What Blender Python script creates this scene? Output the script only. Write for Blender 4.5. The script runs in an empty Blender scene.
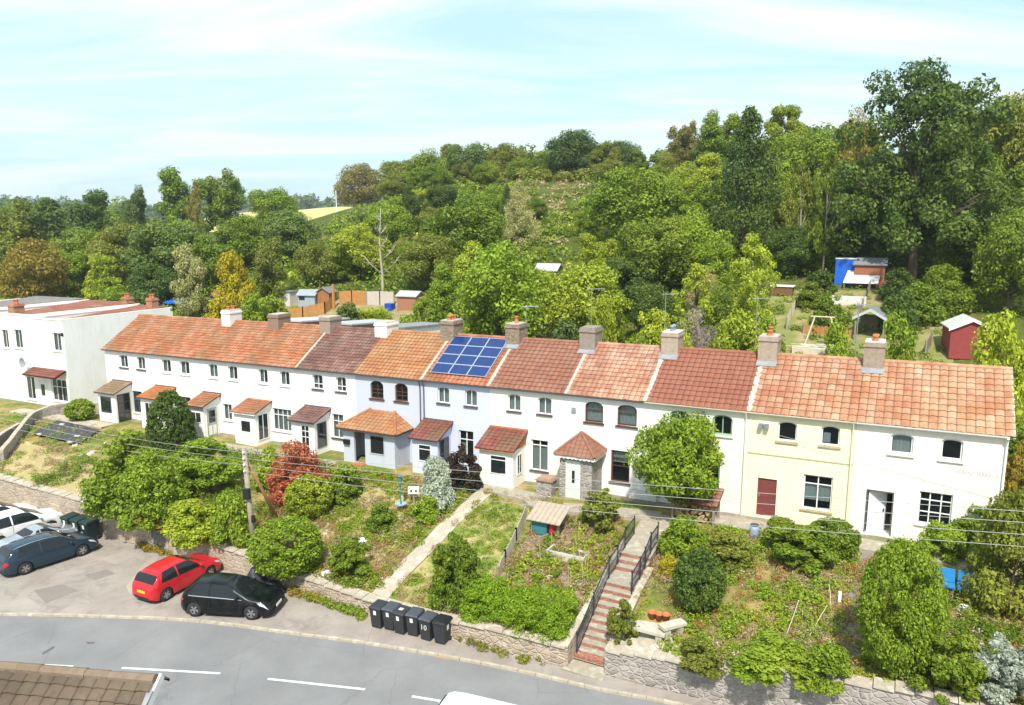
import bpy, math, random
import numpy as np
from mathutils import Vector, noise
R = math.radians
sc = bpy.context.scene
COL = sc.collection
random.seed(11)
RN = np.random.default_rng(11)

# ------------------------------------------------------------------ camera and site geometry
F, PITCH, CAMH = 760.0, math.atan(130/760.0), 17.6
CP, SP = math.cos(PITCH), math.sin(PITCH)
EX, EY = (.88556, -.46453), (.46453, .88556)      # along the terrace (to the right) and up the hill
O = (21.0995, 31.164)                             # right-hand end of the terrace front
B0, G = 3.939, .015
def base(s): return B0 + G*max(-260, min(s, 90))
def zr(s): return .015*(max(-260, min(s, 90)) + 15)
def sd2w(s, d): return (O[0]+s*EX[0]+d*EY[0], O[1]+s*EX[1]+d*EY[1])
def w2sd(X, Y):
    a, b = X-O[0], Y-O[1]
    return (a*EX[0]+b*EX[1], a*EY[0]+b*EY[1])
def S(s, d, h):
    X, Y = sd2w(s, d)
    return (X, Y, base(s)+h)
def su(u): return -(1e4/(u+950.0)-5.102)/.3573*4.9   # facade coordinate of a measured column
DW = -11.4
WALL = [(-260,-11.6,2.4),(-54.7,-11.6,2.2),(-46.7,-11.5,1.95),(-43,-11.4,1.75),(-38,-11.4,1.4),(-33,-11.5,1.15),(-29.5,-11.7,.95),(-25,-12.0,.85),(-20.9,-12.0,.85),(-18.4,-11.9,.95),(-15.3,-11.75,.9),(-13.6,-11.5,1.05),(-11,-11.4,1.3),(-7.9,-11.4,1.7),(-5.4,-11.4,2.05),(-3,-11.4,2.35),(3,-11.4,2.5),(200,-11.4,2.5)]
def wl(s):
    s = max(-259, min(199, s))
    for a, b in zip(WALL, WALL[1:]):
        if s <= b[0]:
            t = (s-a[0])/(b[0]-a[0]); return a[1]+(b[1]-a[1])*t, a[2]+(b[2]-a[2])*t
def sm(a, b, x):
    t = max(0.0, min(1.0, (x-a)/(b-a))); return t*t*(3-2*t)
def T(s, d):
    b = base(s)-.62; z0 = zr(s); dw, hw = wl(s)
    if d < dw: return z0
    if d < -2.2:
        t = (d-dw)/(-2.2-dw)
        z = z0+hw-.12+(b-z0-hw+.12)*t
        z += .10*noise.noise(Vector((s*.55, d*.55, 3)))*min(1, (d-dw)*.8)*min(1, (-2.2-d)*.8)
        if -15.25 < s < -13.65 and d < -3.2: z -= .9 if d < -8 else .5
        return max(z, z0-.3)
    if d < 9: return b
    sl = .29-.12*sm(-78, -150, s)
    dd = d-9; ee = dd-3*(1-math.exp(-dd/3.0))
    z = b+sl*min(ee, 77)+.03*max(0, ee-77)
    z += .085*max(0, min(d, 185)-112)*sm(-120, -150, s)*(1-sm(-235, -275, s))
    far = sm(10, 50, dd)
    z += far*1.1*noise.noise(Vector((s*.035, d*.035, 7)))+.15*noise.noise(Vector((s*.3, d*.3, 9)))*min(1, dd/4)
    # terraces of the back gardens
    return z
def rayv(u, v):
    x = (u-512)/F; y = (352.5-v)/F
    return (x, CP+y*SP, -SP+y*CP)
def at(u, v, k0=12.0, k1=420.0):
    """point of the ground seen at a photograph pixel -> (s, d, z)"""
    r = rayv(u, v); k = k0
    while k < k1:
        s, d = w2sd(r[0]*k, r[1]*k)
        if CAMH+r[2]*k < T(s, d): break
        k += .06 if k < 70 else .4
    return s, d, T(s, d)
def flat(u, v):
    r = rayv(u, v); z = 0
    for _ in range(6):
        k = (z-CAMH)/r[2]; s, d = w2sd(r[0]*k, r[1]*k); z = zr(s)
    return s, d, z
def column(u, d):
    """point of hill line d seen in photograph column u, with its camera depth"""
    r = rayv(u, 222.0)
    k = (d+O[0]*EY[0]+O[1]*EY[1])/(r[0]*EY[0]+r[1]*EY[1])
    s, _ = w2sd(r[0]*k, r[1]*k)
    return s, k
def zat(v, s, d, k=None):
    X, Y = sd2w(s, d); t = (352.5-v)/F
    # solve height of pixel row v above that spot
    return CAMH + Y*(t*CP-SP)/(CP+t*SP)
def depth(s, d, z):
    X, Y = sd2w(s, d); return Y*CP-(z-CAMH)*SP

# ------------------------------------------------------------------ mesh building
class MB:
    def __init__(self): self.v = []; self.f = []; self.uv = []; self.mi = []
    def add(self, vs, fs, uvs=None, m=0):
        n = len(self.v); self.v += [tuple(p) for p in vs]
        for i, f in enumerate(fs):
            self.f.append([n+k for k in f]); self.uv.append(uvs[i] if uvs else None); self.mi.append(m)
    def box(self, a, b, fn=None, m=0):
        x0, y0, z0 = a; x1, y1, z1 = b
        p = [(x0,y0,z0),(x1,y0,z0),(x1,y1,z0),(x0,y1,z0),(x0,y0,z1),(x1,y0,z1),(x1,y1,z1),(x0,y1,z1)]
        if fn: p = [fn(*q) for q in p]
        self.add(p, [(0,3,2,1),(4,5,6,7),(0,1,5,4),(1,2,6,5),(2,3,7,6),(3,0,4,7)], None, m)
    def hexa(self, p, m=0):
        self.add(p, [(0,3,2,1),(4,5,6,7),(0,1,5,4),(1,2,6,5),(2,3,7,6),(3,0,4,7)], None, m)
    def prism(self, poly, fn0, fn1, m=0):
        """closed solid between two maps of a 2D polygon"""
        n = len(poly); vs = [fn0(*q) for q in poly]+[fn1(*q) for q in poly]
        fs = [list(range(n))[::-1], list(range(n, 2*n))]+[(i, (i+1)%n, n+(i+1)%n, n+i) for i in range(n)]
        self.add(vs, fs, None, m)
    def ring(self, pa, pb, fn0, fn1, m=0):
        """frame between outline pa and inner outline pb"""
        n = len(pa)
        vs = [fn0(*q) for q in pa]+[fn0(*q) for q in pb]+[fn1(*q) for q in pa]+[fn1(*q) for q in pb]
        fs = []
        for i in range(n):
            j = (i+1)%n
            fs += [(i,j,n+j,n+i), (2*n+i,3*n+i,3*n+j,2*n+j), (i,2*n+i,2*n+j,j), (n+i,n+j,3*n+j,3*n+i)]
        self.add(vs, fs, None, m)
    def tube(self, pts, r, n=8, m=0, cap=True):
        rs = r if isinstance(r, (list, tuple)) else [r]*len(pts)
        P = [Vector(p) for p in pts]; vs = []; fs = []
        for i, p in enumerate(P):
            t = (P[min(i+1, len(P)-1)]-P[max(i-1, 0)]).normalized()
            a = t.cross(Vector((0,0,1)) if abs(t.z) < .9 else Vector((1,0,0))).normalized(); b = t.cross(a)
            for k in range(n):
                w = 2*math.pi*k/n; vs.append(p+a*math.cos(w)*rs[i]+b*math.sin(w)*rs[i])
        for i in range(len(P)-1):
            for k in range(n):
                fs.append((i*n+k, i*n+(k+1)%n, (i+1)*n+(k+1)%n, (i+1)*n+k))
        if cap: fs += [list(range(n))[::-1], [(len(P)-1)*n+k for k in range(n)]]
        self.add(vs, fs, None, m)
    def lathe(self, prof, c=(0,0,0), n=20, axis='z', m=0, fn=None, cap=True):
        vs = []; fs = []
        for r_, h in prof:
            for k in range(n):
                w = 2*math.pi*k/n; a, b = r_*math.cos(w), r_*math.sin(w)
                q = (a, b, h) if axis == 'z' else ((a, h, b) if axis == 'y' else (h, a, b))
                q = (q[0]+c[0], q[1]+c[1], q[2]+c[2]); vs.append(fn(*q) if fn else q)
        for i in range(len(prof)-1):
            for k in range(n):
                fs.append((i*n+k, i*n+(k+1)%n, (i+1)*n+(k+1)%n, (i+1)*n+k))
        if cap and prof[0][0] > 1e-4: fs.append(list(range(n))[::-1])
        if cap and prof[-1][0] > 1e-4: fs.append([(len(prof)-1)*n+k for k in range(n)])
        self.add(vs, fs, None, m)
    def blob(self, c, r, seed=0, amp=.25, n=10, m=0, fn=None):
        vs = []; fs = []
        rx, ry, rz = r if isinstance(r, (tuple, list)) else (r, r, r)
        for i in range(n+1):
            th = math.pi*i/n
            for k in range(2*n):
                ph = math.pi*k/n
                q = Vector((math.sin(th)*math.cos(ph), math.sin(th)*math.sin(ph), math.cos(th)))
                w = 1+amp*noise.noise(q*1.7+Vector((seed, seed*.7, 0)))
                p = (c[0]+q.x*rx*w, c[1]+q.y*ry*w, c[2]+q.z*rz*w); vs.append(fn(*p) if fn else p)
        for i in range(n):
            for k in range(2*n):
                fs.append((i*2*n+k, (i+1)*2*n+k, (i+1)*2*n+(k+1)%(2*n), i*2*n+(k+1)%(2*n)))
        self.add(vs, fs, None, m)
    def mesh(self, name, org=(0,0,0), mats=(), smooth=False):
        me = bpy.data.meshes.new(name)
        ox, oy, oz = org
        me.from_pydata([(x-ox, y-oy, z-oz) for x, y, z in self.v], [], self.f)
        if any(u is not None for u in self.uv):
            l = me.uv_layers.new(name='UVMap'); i = 0; dat = []
            for f, u in zip(self.f, self.uv):
                for k in range(len(f)): dat += list(u[k]) if u else [0, 0]
            l.data.foreach_set('uv', dat)
        for m in mats: me.materials.append(m)
        if len(mats) > 1: me.polygons.foreach_set('material_index', self.mi)
        if smooth: me.polygons.foreach_set('use_smooth', [True]*len(me.polygons))
        me.update()
        return me

ORG = {}
def tag(o, label=None, cat=None, group=None, kind=None):
    if label: o['label'] = label
    if cat: o['category'] = cat
    if group: o['group'] = group
    if kind: o['kind'] = kind
    return o
def thing(name, label, cat, loc=(0,0,0), rz=0.0, group=None, local=False):
    o = bpy.data.objects.new(name, None); COL.objects.link(o)
    o.location = loc; o.rotation_euler = (0, 0, rz); o.empty_display_size = .3
    ORG[o.name] = (0,0,0) if local else tuple(loc)
    return tag(o, label, cat, group)
def obj(name, mb, mat, parent=None, smooth=False, org=None, label=None):
    mats = mat if isinstance(mat, (list, tuple)) else (mat,)
    g = org if org is not None else (ORG[parent.name] if parent else (0,0,0))
    me = mb if isinstance(mb, bpy.types.Mesh) else mb.mesh(name, g, mats, smooth)
    o = bpy.data.objects.new(name, me); COL.objects.link(o)
    if parent: o.parent = parent
    elif org is not None: o.location = org
    ORG[o.name] = g
    if label: o['label'] = label
    return o
def kids(o): return [c for c in bpy.data.objects if c.parent == o]
def copy_tree(o, parent=None, ch=None):
    c = o.copy(); COL.objects.link(c); c.parent = parent
    ORG[c.name] = ORG[o.name]
    for k in kids(o): copy_tree(k, c)
    return c

# ------------------------------------------------------------------ materials
def newmat(name):
    m = bpy.data.materials.new(name); m.use_nodes = True
    nt = m.node_tree; return m, nt, nt.nodes['Principled BSDF']
def ramp(nt, stops, fac=None, interp='LINEAR'):
    r = nt.nodes.new('ShaderNodeValToRGB'); e = r.color_ramp.elements; r.color_ramp.interpolation = interp
    while len(e) > 1: e.remove(e[-1])
    for i, (p, c) in enumerate(stops):
        x = e[0] if i == 0 else e.new(p)
        x.position = p; x.color = (*c[:3], 1)
    if fac: nt.links.new(fac, r.inputs[0])
    return r
def noise_tex(nt, scale, detail=4, rough=.55, vec=None, dist=0):
    n = nt.nodes.new('ShaderNodeTexNoise'); n.inputs['Scale'].default_value = scale
    n.inputs['Detail'].default_value = detail; n.inputs['Roughness'].default_value = rough; n.inputs['Distortion'].default_value = dist
    if vec: nt.links.new(vec, n.inputs['Vector'])
    return n
def coord(nt, kind='Object', scale=None):
    c = nt.nodes.new('ShaderNodeTexCoord'); o = c.outputs[kind]
    if scale:
        mp = nt.nodes.new('ShaderNodeMapping'); mp.inputs['Scale'].default_value = scale
        nt.links.new(o, mp.inputs[0]); o = mp.outputs[0]
    return o
def mixc(nt, fac, a, b, mode='MIX'):
    m = nt.nodes.new('ShaderNodeMix'); m.data_type = 'RGBA'; m.blend_type = mode
    for sock, val in ((m.inputs[0], fac), (m.inputs[6], a), (m.inputs[7], b)):
        if hasattr(val, 'is_linked') or isinstance(val, bpy.types.NodeSocket): nt.links.new(val, sock)
        elif isinstance(val, (int, float)): sock.default_value = val
        else: sock.default_value = (*val[:3], 1)
    return m.outputs[2]
def bump(nt, b, height, strength=.3, dist=.02):
    n = nt.nodes.new('ShaderNodeBump'); n.inputs['Strength'].default_value = strength; n.inputs['Distance'].default_value = dist
    nt.links.new(height, n.inputs['Height']); nt.links.new(n.outputs[0], b.inputs['Normal'])
MATS = {}
def M(name, c1, c2=None, rough=.7, scale=6, bmp=0, metal=0, spec=.4, coat=0, c3=None, detail=5):
    if name in MATS: return MATS[name]
    m, nt, b = newmat(name)
    b.inputs['Roughness'].default_value = rough; b.inputs['Metallic'].default_value = metal
    b.inputs['Specular IOR Level'].default_value = spec; b.inputs['Coat Weight'].default_value = coat
    if coat: b.inputs['Coat Roughness'].default_value = .05
    c2 = c2 or tuple(x*.82 for x in c1)
    n = noise_tex(nt, scale, detail, .6, coord(nt))
    st = [(.3, c1), (.7, c2)] if not c3 else [(.3, c1), (.5, c2), (.68, c3)]
    r = ramp(nt, st, n.outputs[0]); nt.links.new(r.outputs[0], b.inputs['Base Color'])
    if bmp:
        n2 = noise_tex(nt, scale*4, 4, .6, coord(nt)); bump(nt, b, n2.outputs[0], bmp, .02)
    MATS[name] = m; return m
def plaster(name, c, stain=(.55,.5,.42)):
    m, nt, b = newmat(name); b.inputs['Roughness'].default_value = .85; b.inputs['Specular IOR Level'].default_value = .2
    n = noise_tex(nt, .9, 6, .65, coord(nt, scale=(1,1,.45)))
    r = ramp(nt, [(.46, (0,0,0)), (.8, (.38,)*3)], n.outputs[0])
    n2 = noise_tex(nt, 9, 5, .6, coord(nt))
    c0 = mixc(nt, n2.outputs[0], tuple(x*.95 for x in c), tuple(min(.88, x*1.03) for x in c))
    n4 = noise_tex(nt, 1.0, 5, .7, coord(nt, scale=(5,5,.35))); r4 = ramp(nt, [(.55, (0,0,0)), (.78, (.3,)*3)], n4.outputs[0])
    c0 = mixc(nt, r4.outputs[0], c0, tuple(x*.72 for x in stain))
    nt.links.new(mixc(nt, r.outputs[0], c0, stain), b.inputs['Base Color'])
    n3 = noise_tex(nt, 45, 3, .6, coord(nt)); bump(nt, b, n3.outputs[0], .25, .008)
    return m
def tiles_mat(name, cols, lich=(.55,.47,.36), lamt=.4, patch=None, moss=(.12,.11,.05)):
    """clay tiles: one random tone per tile, lichen bloom, grime, painted shade at joints and lower edges"""
    m, nt, b = newmat(name); b.inputs['Roughness'].default_value = .85; b.inputs['Specular IOR Level'].default_value = .2
    uv = coord(nt, 'UV'); f = nt.nodes.new('ShaderNodeVectorMath'); f.operation = 'FLOOR'; nt.links.new(uv, f.inputs[0])
    w = nt.nodes.new('ShaderNodeTexWhiteNoise'); w.noise_dimensions = '2D'; nt.links.new(f.outputs[0], w.inputs['Vector'])
    mean = [sum(c[i] for c in cols)/len(cols) for i in range(3)]; cols = [tuple((x*.62+mu*.38)*.76 for x, mu in zip(c, mean)) for c in cols]; lich = tuple(x*.85 for x in lich); lamt = min(.8, lamt*1.35); patch = patch and tuple(x*.75 for x in patch)
    k = len(cols); r = ramp(nt, [((i+.5)/k, c) for i, c in enumerate(cols)], w.outputs[0])
    n = noise_tex(nt, .8, 6, .7, coord(nt)); g = ramp(nt, [(.42, (0,0,0)), (.72, (lamt,)*3)], n.outputs[0])
    n2 = noise_tex(nt, 7, 5, .7, coord(nt)); g2 = ramp(nt, [(.5, (0,0,0)), (.75, (.55,)*3)], n2.outputs[0])
    n3 = noise_tex(nt, .45, 5, .7, coord(nt, scale=(1.2,1,1))); g3 = ramp(nt, [(.46, (0,0,0)), (.68, (.6,)*3)], n3.outputs[0])
    c = mixc(nt, g.outputs[0], r.outputs[0], lich); c = mixc(nt, g2.outputs[0], c, tuple(x*.55 for x in cols[0]))
    c = mixc(nt, g3.outputs[0], c, moss if patch is None else patch)
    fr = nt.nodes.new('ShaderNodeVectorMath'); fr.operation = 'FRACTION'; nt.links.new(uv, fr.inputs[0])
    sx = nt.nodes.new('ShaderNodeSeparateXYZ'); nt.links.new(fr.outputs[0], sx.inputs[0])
    j1 = ramp(nt, [(0, (.75,)*3), (.1, (0,0,0)), (.86, (0,0,0)), (1, (.75,)*3)], sx.outputs[0]); j2 = ramp(nt, [(0, (.6,)*3), (.1, (0,0,0))], sx.outputs[1])  # dark joints and lower edges: shade between rolls and courses painted into the colour
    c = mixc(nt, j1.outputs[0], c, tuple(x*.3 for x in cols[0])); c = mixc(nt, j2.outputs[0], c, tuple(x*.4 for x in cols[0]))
    nt.links.new(c, b.inputs['Base Color']); bump(nt, b, n2.outputs[0], .3, .01)
    return m
def leaf_mat(name, dark, mid, light, trans=.3, tint=None, amount=.5):
    m, nt, b = newmat(name)
    b.inputs['Roughness'].default_value = .55; b.inputs['Specular IOR Level'].default_value = .25
    g = nt.nodes.new('ShaderNodeNewGeometry')
    oi = nt.nodes.new('ShaderNodeObjectInfo')
    r = ramp(nt, [(.0, dark), (.5, mid), (1.0, light)], g.outputs['Random Per Island'])
    n = noise_tex(nt, .55, 3, .5, coord(nt))
    ad = nt.nodes.new('ShaderNodeVectorMath'); ad.operation = 'ADD'
    nt.links.new(coord(nt), ad.inputs[0]); nt.links.new(oi.outputs['Location'], ad.inputs[1]); nt.links.new(ad.outputs[0], n.inputs['Vector'])
    gg = ramp(nt, [(.48, (0,0,0)), (.68, (amount,)*3)], n.outputs[0])
    c = mixc(nt, gg.outputs[0], r.outputs[0], tint or light)
    hs = nt.nodes.new('ShaderNodeHueSaturation'); nt.links.new(c, hs.inputs['Color'])
    mr = nt.nodes.new('ShaderNodeMapRange'); mr.inputs[3].default_value = .88; mr.inputs[4].default_value = 1.2
    nt.links.new(oi.outputs['Random'], mr.inputs[0]); nt.links.new(mr.outputs[0], hs.inputs['Value'])
    nt.links.new(hs.outputs[0], b.inputs['Base Color'])
    t = nt.nodes.new('ShaderNodeBsdfTranslucent'); nt.links.new(hs.outputs[0], t.inputs[0])
    mx = nt.nodes.new('ShaderNodeMixShader'); mx.inputs[0].default_value = trans
    nt.links.new(b.outputs[0], mx.inputs[1]); nt.links.new(t.outputs[0], mx.inputs[2])
    nt.links.new(mx.outputs[0], nt.nodes['Material Output'].inputs[0])
    return m
def stone_mat(name, cols, mortar, scale=3.2, sq=(1,1,1.9)):
    m, nt, b = newmat(name); b.inputs['Roughness'].default_value = .9; b.inputs['Specular IOR Level'].default_value = .2
    co = coord(nt, scale=sq)
    nd = noise_tex(nt, 2.2, 3, .5, co); c2 = mixc(nt, .12, co, nd.outputs[1])
    v = nt.nodes.new('ShaderNodeTexVoronoi'); v.inputs['Scale'].default_value = scale; nt.links.new(c2, v.inputs['Vector'])
    e = nt.nodes.new('ShaderNodeTexVoronoi'); e.feature = 'DISTANCE_TO_EDGE'; e.inputs['Scale'].default_value = scale; nt.links.new(c2, e.inputs['Vector'])
    sp = nt.nodes.new('ShaderNodeSeparateColor'); nt.links.new(v.outputs['Color'], sp.inputs[0])
    k = len(cols); r = ramp(nt, [((i+.5)/k, c) for i, c in enumerate(cols)], sp.outputs[0])
    ed = ramp(nt, [(.02, (1,1,1)), (.09, (0,0,0))], e.outputs['Distance'])
    n = noise_tex(nt, 14, 5, .7, coord(nt)); nn = ramp(nt, [(.35, (.7,)*3), (.7, (1.15,)*3)], n.outputs[0])
    c = mixc(nt, 1.0, r.outputs[0], nn.outputs[0], 'MULTIPLY')
    nl = noise_tex(nt, .7, 5, .7, coord(nt)); gl = ramp(nt, [(.45, (0,0,0)), (.7, (.6,)*3)], nl.outputs[0])
    c = mixc(nt, gl.outputs[0], c, tuple(x*1.05 for x in mortar))
    nt.links.new(mixc(nt, ed.outputs[0], c, mortar), b.inputs['Base Color'])
    eb = ramp(nt, [(.0, (0,0,0)), (.14, (1,1,1))], e.outputs['Distance'])
    bump(nt, b, mixc(nt, .3, eb.outputs[0], n.outputs[0]), .9, .05)
    return m
def glass_mat(name):
    m, nt, b = newmat(name)
    b.inputs['Base Color'].default_value = (.03,.04,.045,1); b.inputs['Roughness'].default_value = .04
    b.inputs['Specular IOR Level'].default_value = .8
    t = nt.nodes.new('ShaderNodeBsdfTransparent'); t.inputs[0].default_value = (.8,.85,.85,1)
    mx = nt.nodes.new('ShaderNodeMixShader')
    lw = nt.nodes.new('ShaderNodeLayerWeight'); lw.inputs[0].default_value = .35
    mr = nt.nodes.new('ShaderNodeMapRange'); mr.inputs[3].default_value = .09; mr.inputs[4].default_value = .95
    nt.links.new(lw.outputs['Facing'], mr.inputs[0]); nt.links.new(mr.outputs[0], mx.inputs[0])
    nt.links.new(t.outputs[0], mx.inputs[1]); nt.links.new(b.outputs[0], mx.inputs[2])
    nt.links.new(mx.outputs[0], nt.nodes['Material Output'].inputs[0])
    return m
GLASS = glass_mat('window_glass')
DGLASS = M('dark_glass', (.012,.016,.018), (.02,.025,.028), .05, 1, spec=.8)
WHITE = M('white_paint', (.8,.8,.78), (.72,.72,.7), .5, 3)
CREAMP = M('cream_paint', (.7,.66,.52), (.62,.58,.45), .6, 3)
BLACK = M('black_plastic', (.012,.013,.014), (.02,.02,.022), .45, 4)
IRON = M('painted_iron', (.02,.025,.035), (.035,.04,.05), .5, 6)
BROWN = M('brown_frame', (.07,.03,.018), (.1,.045,.025), .55, 5)
GREENP = M('green_frame', (.25,.42,.25), (.2,.36,.2), .55, 5)
GREYP = M('grey_gutter', (.12,.12,.13), (.08,.08,.09), .55, 4)
CURT = M('net_curtain', (.84,.84,.82), (.72,.72,.7), .9, 8)
CONC = M('concrete', (.4,.36,.29), (.3,.26,.2), .9, 2.5, .2, c3=(.46,.42,.34))
CONCP = M('pale_concrete', (.5,.44,.34), (.36,.31,.24), .9, 1.6, .3, c3=(.55,.49,.39))
WOODG = M('weathered_timber', (.3,.26,.2), (.2,.17,.13), .85, 5, .2)
WOODO = M('orange_timber', (.5,.24,.07), (.36,.17,.055), .75, 3, .15)
WOODB = M('brown_timber', (.2,.1,.05), (.14,.07,.03), .8, 5, .2)
BLUET = M('blue_tarpaulin', (.01,.1,.5), (.015,.13,.6), .5, 3, .2)
LEAD = M('grey_lead', (.28,.29,.31), (.2,.2,.22), .6, 3)
MORT = M('lime_mortar', (.5,.45,.4), (.36,.3,.25), .9, 3, .3)
BARK = M('bark', (.12,.09,.06), (.06,.045,.03), .95, 5, .5)
PALEBARK = M('pale_bark', (.45,.4,.33), (.28,.24,.19), .9, 5, .4)
METAL = M('dull_metal', (.45,.46,.47), (.35,.36,.37), .45, 4, metal=.7)
TERRA = M('terracotta', (.5,.17,.07), (.42,.13,.05), .8, 4, .1)
BRICKR = M('red_brick_plain', (.34,.11,.06), (.25,.09,.05), .85, 9, .2)
STONE = stone_mat('rubble_stone', [(.42,.33,.26),(.34,.26,.2),(.5,.42,.33),(.3,.24,.2),(.46,.36,.25)], (.46,.39,.3))
STONEG = stone_mat('grey_rubble_stone', [(.3,.27,.25),(.24,.21,.2),(.4,.36,.32),(.33,.3,.28)], (.42,.37,.32))
CHST = stone_mat('chimney_brick', [(.3,.22,.15),(.26,.19,.14),(.35,.27,.19),(.22,.17,.13)], (.33,.27,.2), 5, (1,1,2.2))
COPE = M('coping_stone', (.5,.44,.34), (.36,.31,.24), .9, 2.2, .4, c3=(.58,.53,.43))
# ------------------------------------------------------------------ world, sun, camera
SUN_AZ = math.atan2(-.08, -.997); SUN_EL = R(52)
def build_world():
    w = bpy.data.worlds.new('World'); sc.world = w; w.use_nodes = True; nt = w.node_tree
    bg = nt.nodes['Background']; bg.inputs[1].default_value = .15
    sky = nt.nodes.new('ShaderNodeTexSky'); sky.sky_type = 'NISHITA'; sky.sun_disc = False
    sky.sun_elevation = SUN_EL; sky.sun_rotation = SUN_AZ
    sky.air_density = 1.1; sky.dust_density = 2.0; sky.ozone_density = 1.4; sky.altitude = 50
    c = coord(nt, 'Generated')
    sep = nt.nodes.new('ShaderNodeSeparateXYZ'); nt.links.new(c, sep.inputs[0])
    mz = nt.nodes.new('ShaderNodeMath'); mz.operation = 'MAXIMUM'; mz.inputs[1].default_value = .04; nt.links.new(sep.outputs[2], mz.inputs[0])
    az = nt.nodes.new('ShaderNodeMath'); az.operation = 'ADD'; az.inputs[1].default_value = .12; nt.links.new(mz.outputs[0], az.inputs[0])
    dx = nt.nodes.new('ShaderNodeMath'); dx.operation = 'DIVIDE'; nt.links.new(sep.outputs[0], dx.inputs[0]); nt.links.new(az.outputs[0], dx.inputs[1])
    dy = nt.nodes.new('ShaderNodeMath'); dy.operation = 'DIVIDE'; nt.links.new(sep.outputs[1], dy.inputs[0]); nt.links.new(az.outputs[0], dy.inputs[1])
    cb = nt.nodes.new('ShaderNodeCombineXYZ'); nt.links.new(dx.outputs[0], cb.inputs[0]); nt.links.new(dy.outputs[0], cb.inputs[1])
    mp = nt.nodes.new('ShaderNodeMapping'); mp.inputs['Rotation'].default_value = (0,0,R(20)); mp.inputs['Scale'].default_value = (.5, 1.5, 1)
    nt.links.new(cb.outputs[0], mp.inputs[0])
    n = noise_tex(nt, 1.0, 8, .6, mp.outputs[0], .8)
    r = ramp(nt, [(.4, (.06,)*3), (.5, (.4,)*3), (.64, (.95,)*3)], n.outputs[0])
    blue = mixc(nt, .7, sky.outputs[0], (1.95, 3.1, 3.45)); col = mixc(nt, r.outputs[0], blue, (3.75, 4.05, 4.1))
    nt.links.new(col, bg.inputs[0])
build_world()
sun = bpy.data.lights.new('sun', 'SUN'); sun.energy = 3.3; sun.angle = R(2.5); sun.color = (1, .95, .87)
so = bpy.data.objects.new('sun', sun); COL.objects.link(so)
sv = Vector((math.cos(SUN_EL)*math.sin(SUN_AZ), math.cos(SUN_EL)*math.cos(SUN_AZ), math.sin(SUN_EL)))
sv = Vector((-.08*math.cos(SUN_EL), -.997*math.cos(SUN_EL), math.sin(SUN_EL)))
so.rotation_euler = sv.to_track_quat('Z', 'Y').to_euler()
cam = bpy.data.cameras.new('camera'); cam.sensor_width = 36; cam.lens = F/1024*36; cam.clip_end = 4000; cam.clip_start = .2
cam.shift_y = 0
co = bpy.data.objects.new('camera', cam); COL.objects.link(co); co.location = (0, 0, CAMH)
co.rotation_euler = (R(90)-PITCH, 0, 0); sc.camera = co
sc.view_settings.view_transform = 'Standard'; sc.view_settings.look = 'None'
sc.view_settings.exposure = .95; sc.view_settings.gamma = 1; sc.view_settings.use_curve_mapping = False
sc.cycles.max_bounces = 6; sc.cycles.transparent_max_bounces = 12; sc.cycles.diffuse_bounces = 3; sc.cycles.use_denoising = True

# ------------------------------------------------------------------ ground
def ground_mats():
    out = []
    def mk(name, stops, sc1, tint, sc2, b1=.5):
        m, nt, b = newmat(name); b.inputs['Roughness'].default_value = .95; b.inputs['Specular IOR Level'].default_value = .1
        n = noise_tex(nt, sc1, 8, .7, coord(nt)); r = ramp(nt, stops, n.outputs[0])
        n2 = noise_tex(nt, sc2, 5, .6, coord(nt)); g = ramp(nt, [(.42,(0,0,0)),(.6,(.85,)*3)], n2.outputs[0])
        c = mixc(nt, g.outputs[0], r.outputs[0], tint); n3 = noise_tex(nt, sc1*9, 4, .7, coord(nt))
        g3 = ramp(nt, [(.3,(.62,)*3),(.7,(1.25,)*3)], n3.outputs[0])
        nt.links.new(mixc(nt, 1.0, c, g3.outputs[0], 'MULTIPLY'), b.inputs['Base Color']); bump(nt, b, n3.outputs[0], b1, .06)
        return m
    out.append(mk('lower_ground', [(.3,(.2,.19,.17)),(.7,(.27,.25,.22))], .7, (.22,.2,.17), .2, .2))
    out.append(mk('garden_soil_and_grass', [(.34,(.12,.15,.02)),(.48,(.3,.23,.09)),(.6,(.42,.3,.13)),(.72,(.24,.14,.07))], 1.6, (.1,.16,.02), .45))
    out.append(mk('yard_ground', [(.3,(.36,.31,.25)),(.55,(.26,.22,.17)),(.75,(.2,.2,.09))], .9, (.14,.17,.04), .3))
    out.append(mk('hill_grass', [(.3,(.05,.075,.012)),(.5,(.09,.11,.02)),(.68,(.2,.165,.055))], .35, (.065,.09,.015), .09))
    return out
GM = ground_mats()
def lin(a, b, st):
    n = max(1, int(round((b-a)/st))); return [a+(b-a)*i/n for i in range(n)]
ss = sorted(set([-620,-480,-380,-320] + lin(-280,-92,6) + lin(-92,-15.3,.6) + [-15.26,-15.2,-14.5,-13.7,-13.64] + lin(-13.6,16,.6) + lin(16,60,4) + lin(60,160,20) + [200,280,400]))
rows = [lambda s, q=q: q for q in (-260,-160,-90,-60,-40,-25,-18,-13.2)]+[lambda s: wl(s)[0]-.015, lambda s: wl(s)[0]+.001]
rows += [lambda s, q=q: wl(s)[0]+.001+(-2.2-wl(s)[0])*q for q in lin(.03, 1, .042)]
rows += [lambda s, q=q: q for q in lin(-2.19,9,1.6)+lin(9,60,1.2)+lin(60,110,3)+lin(110,220,10)+[220,260,320,420,560]]
gv = []; gf = []; gmi = []; ns = len(ss)
for rw in rows:
    for s in ss:
        d = rw(s); X, Y = sd2w(s, d); gv.append((X, Y, T(s, d)))
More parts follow.
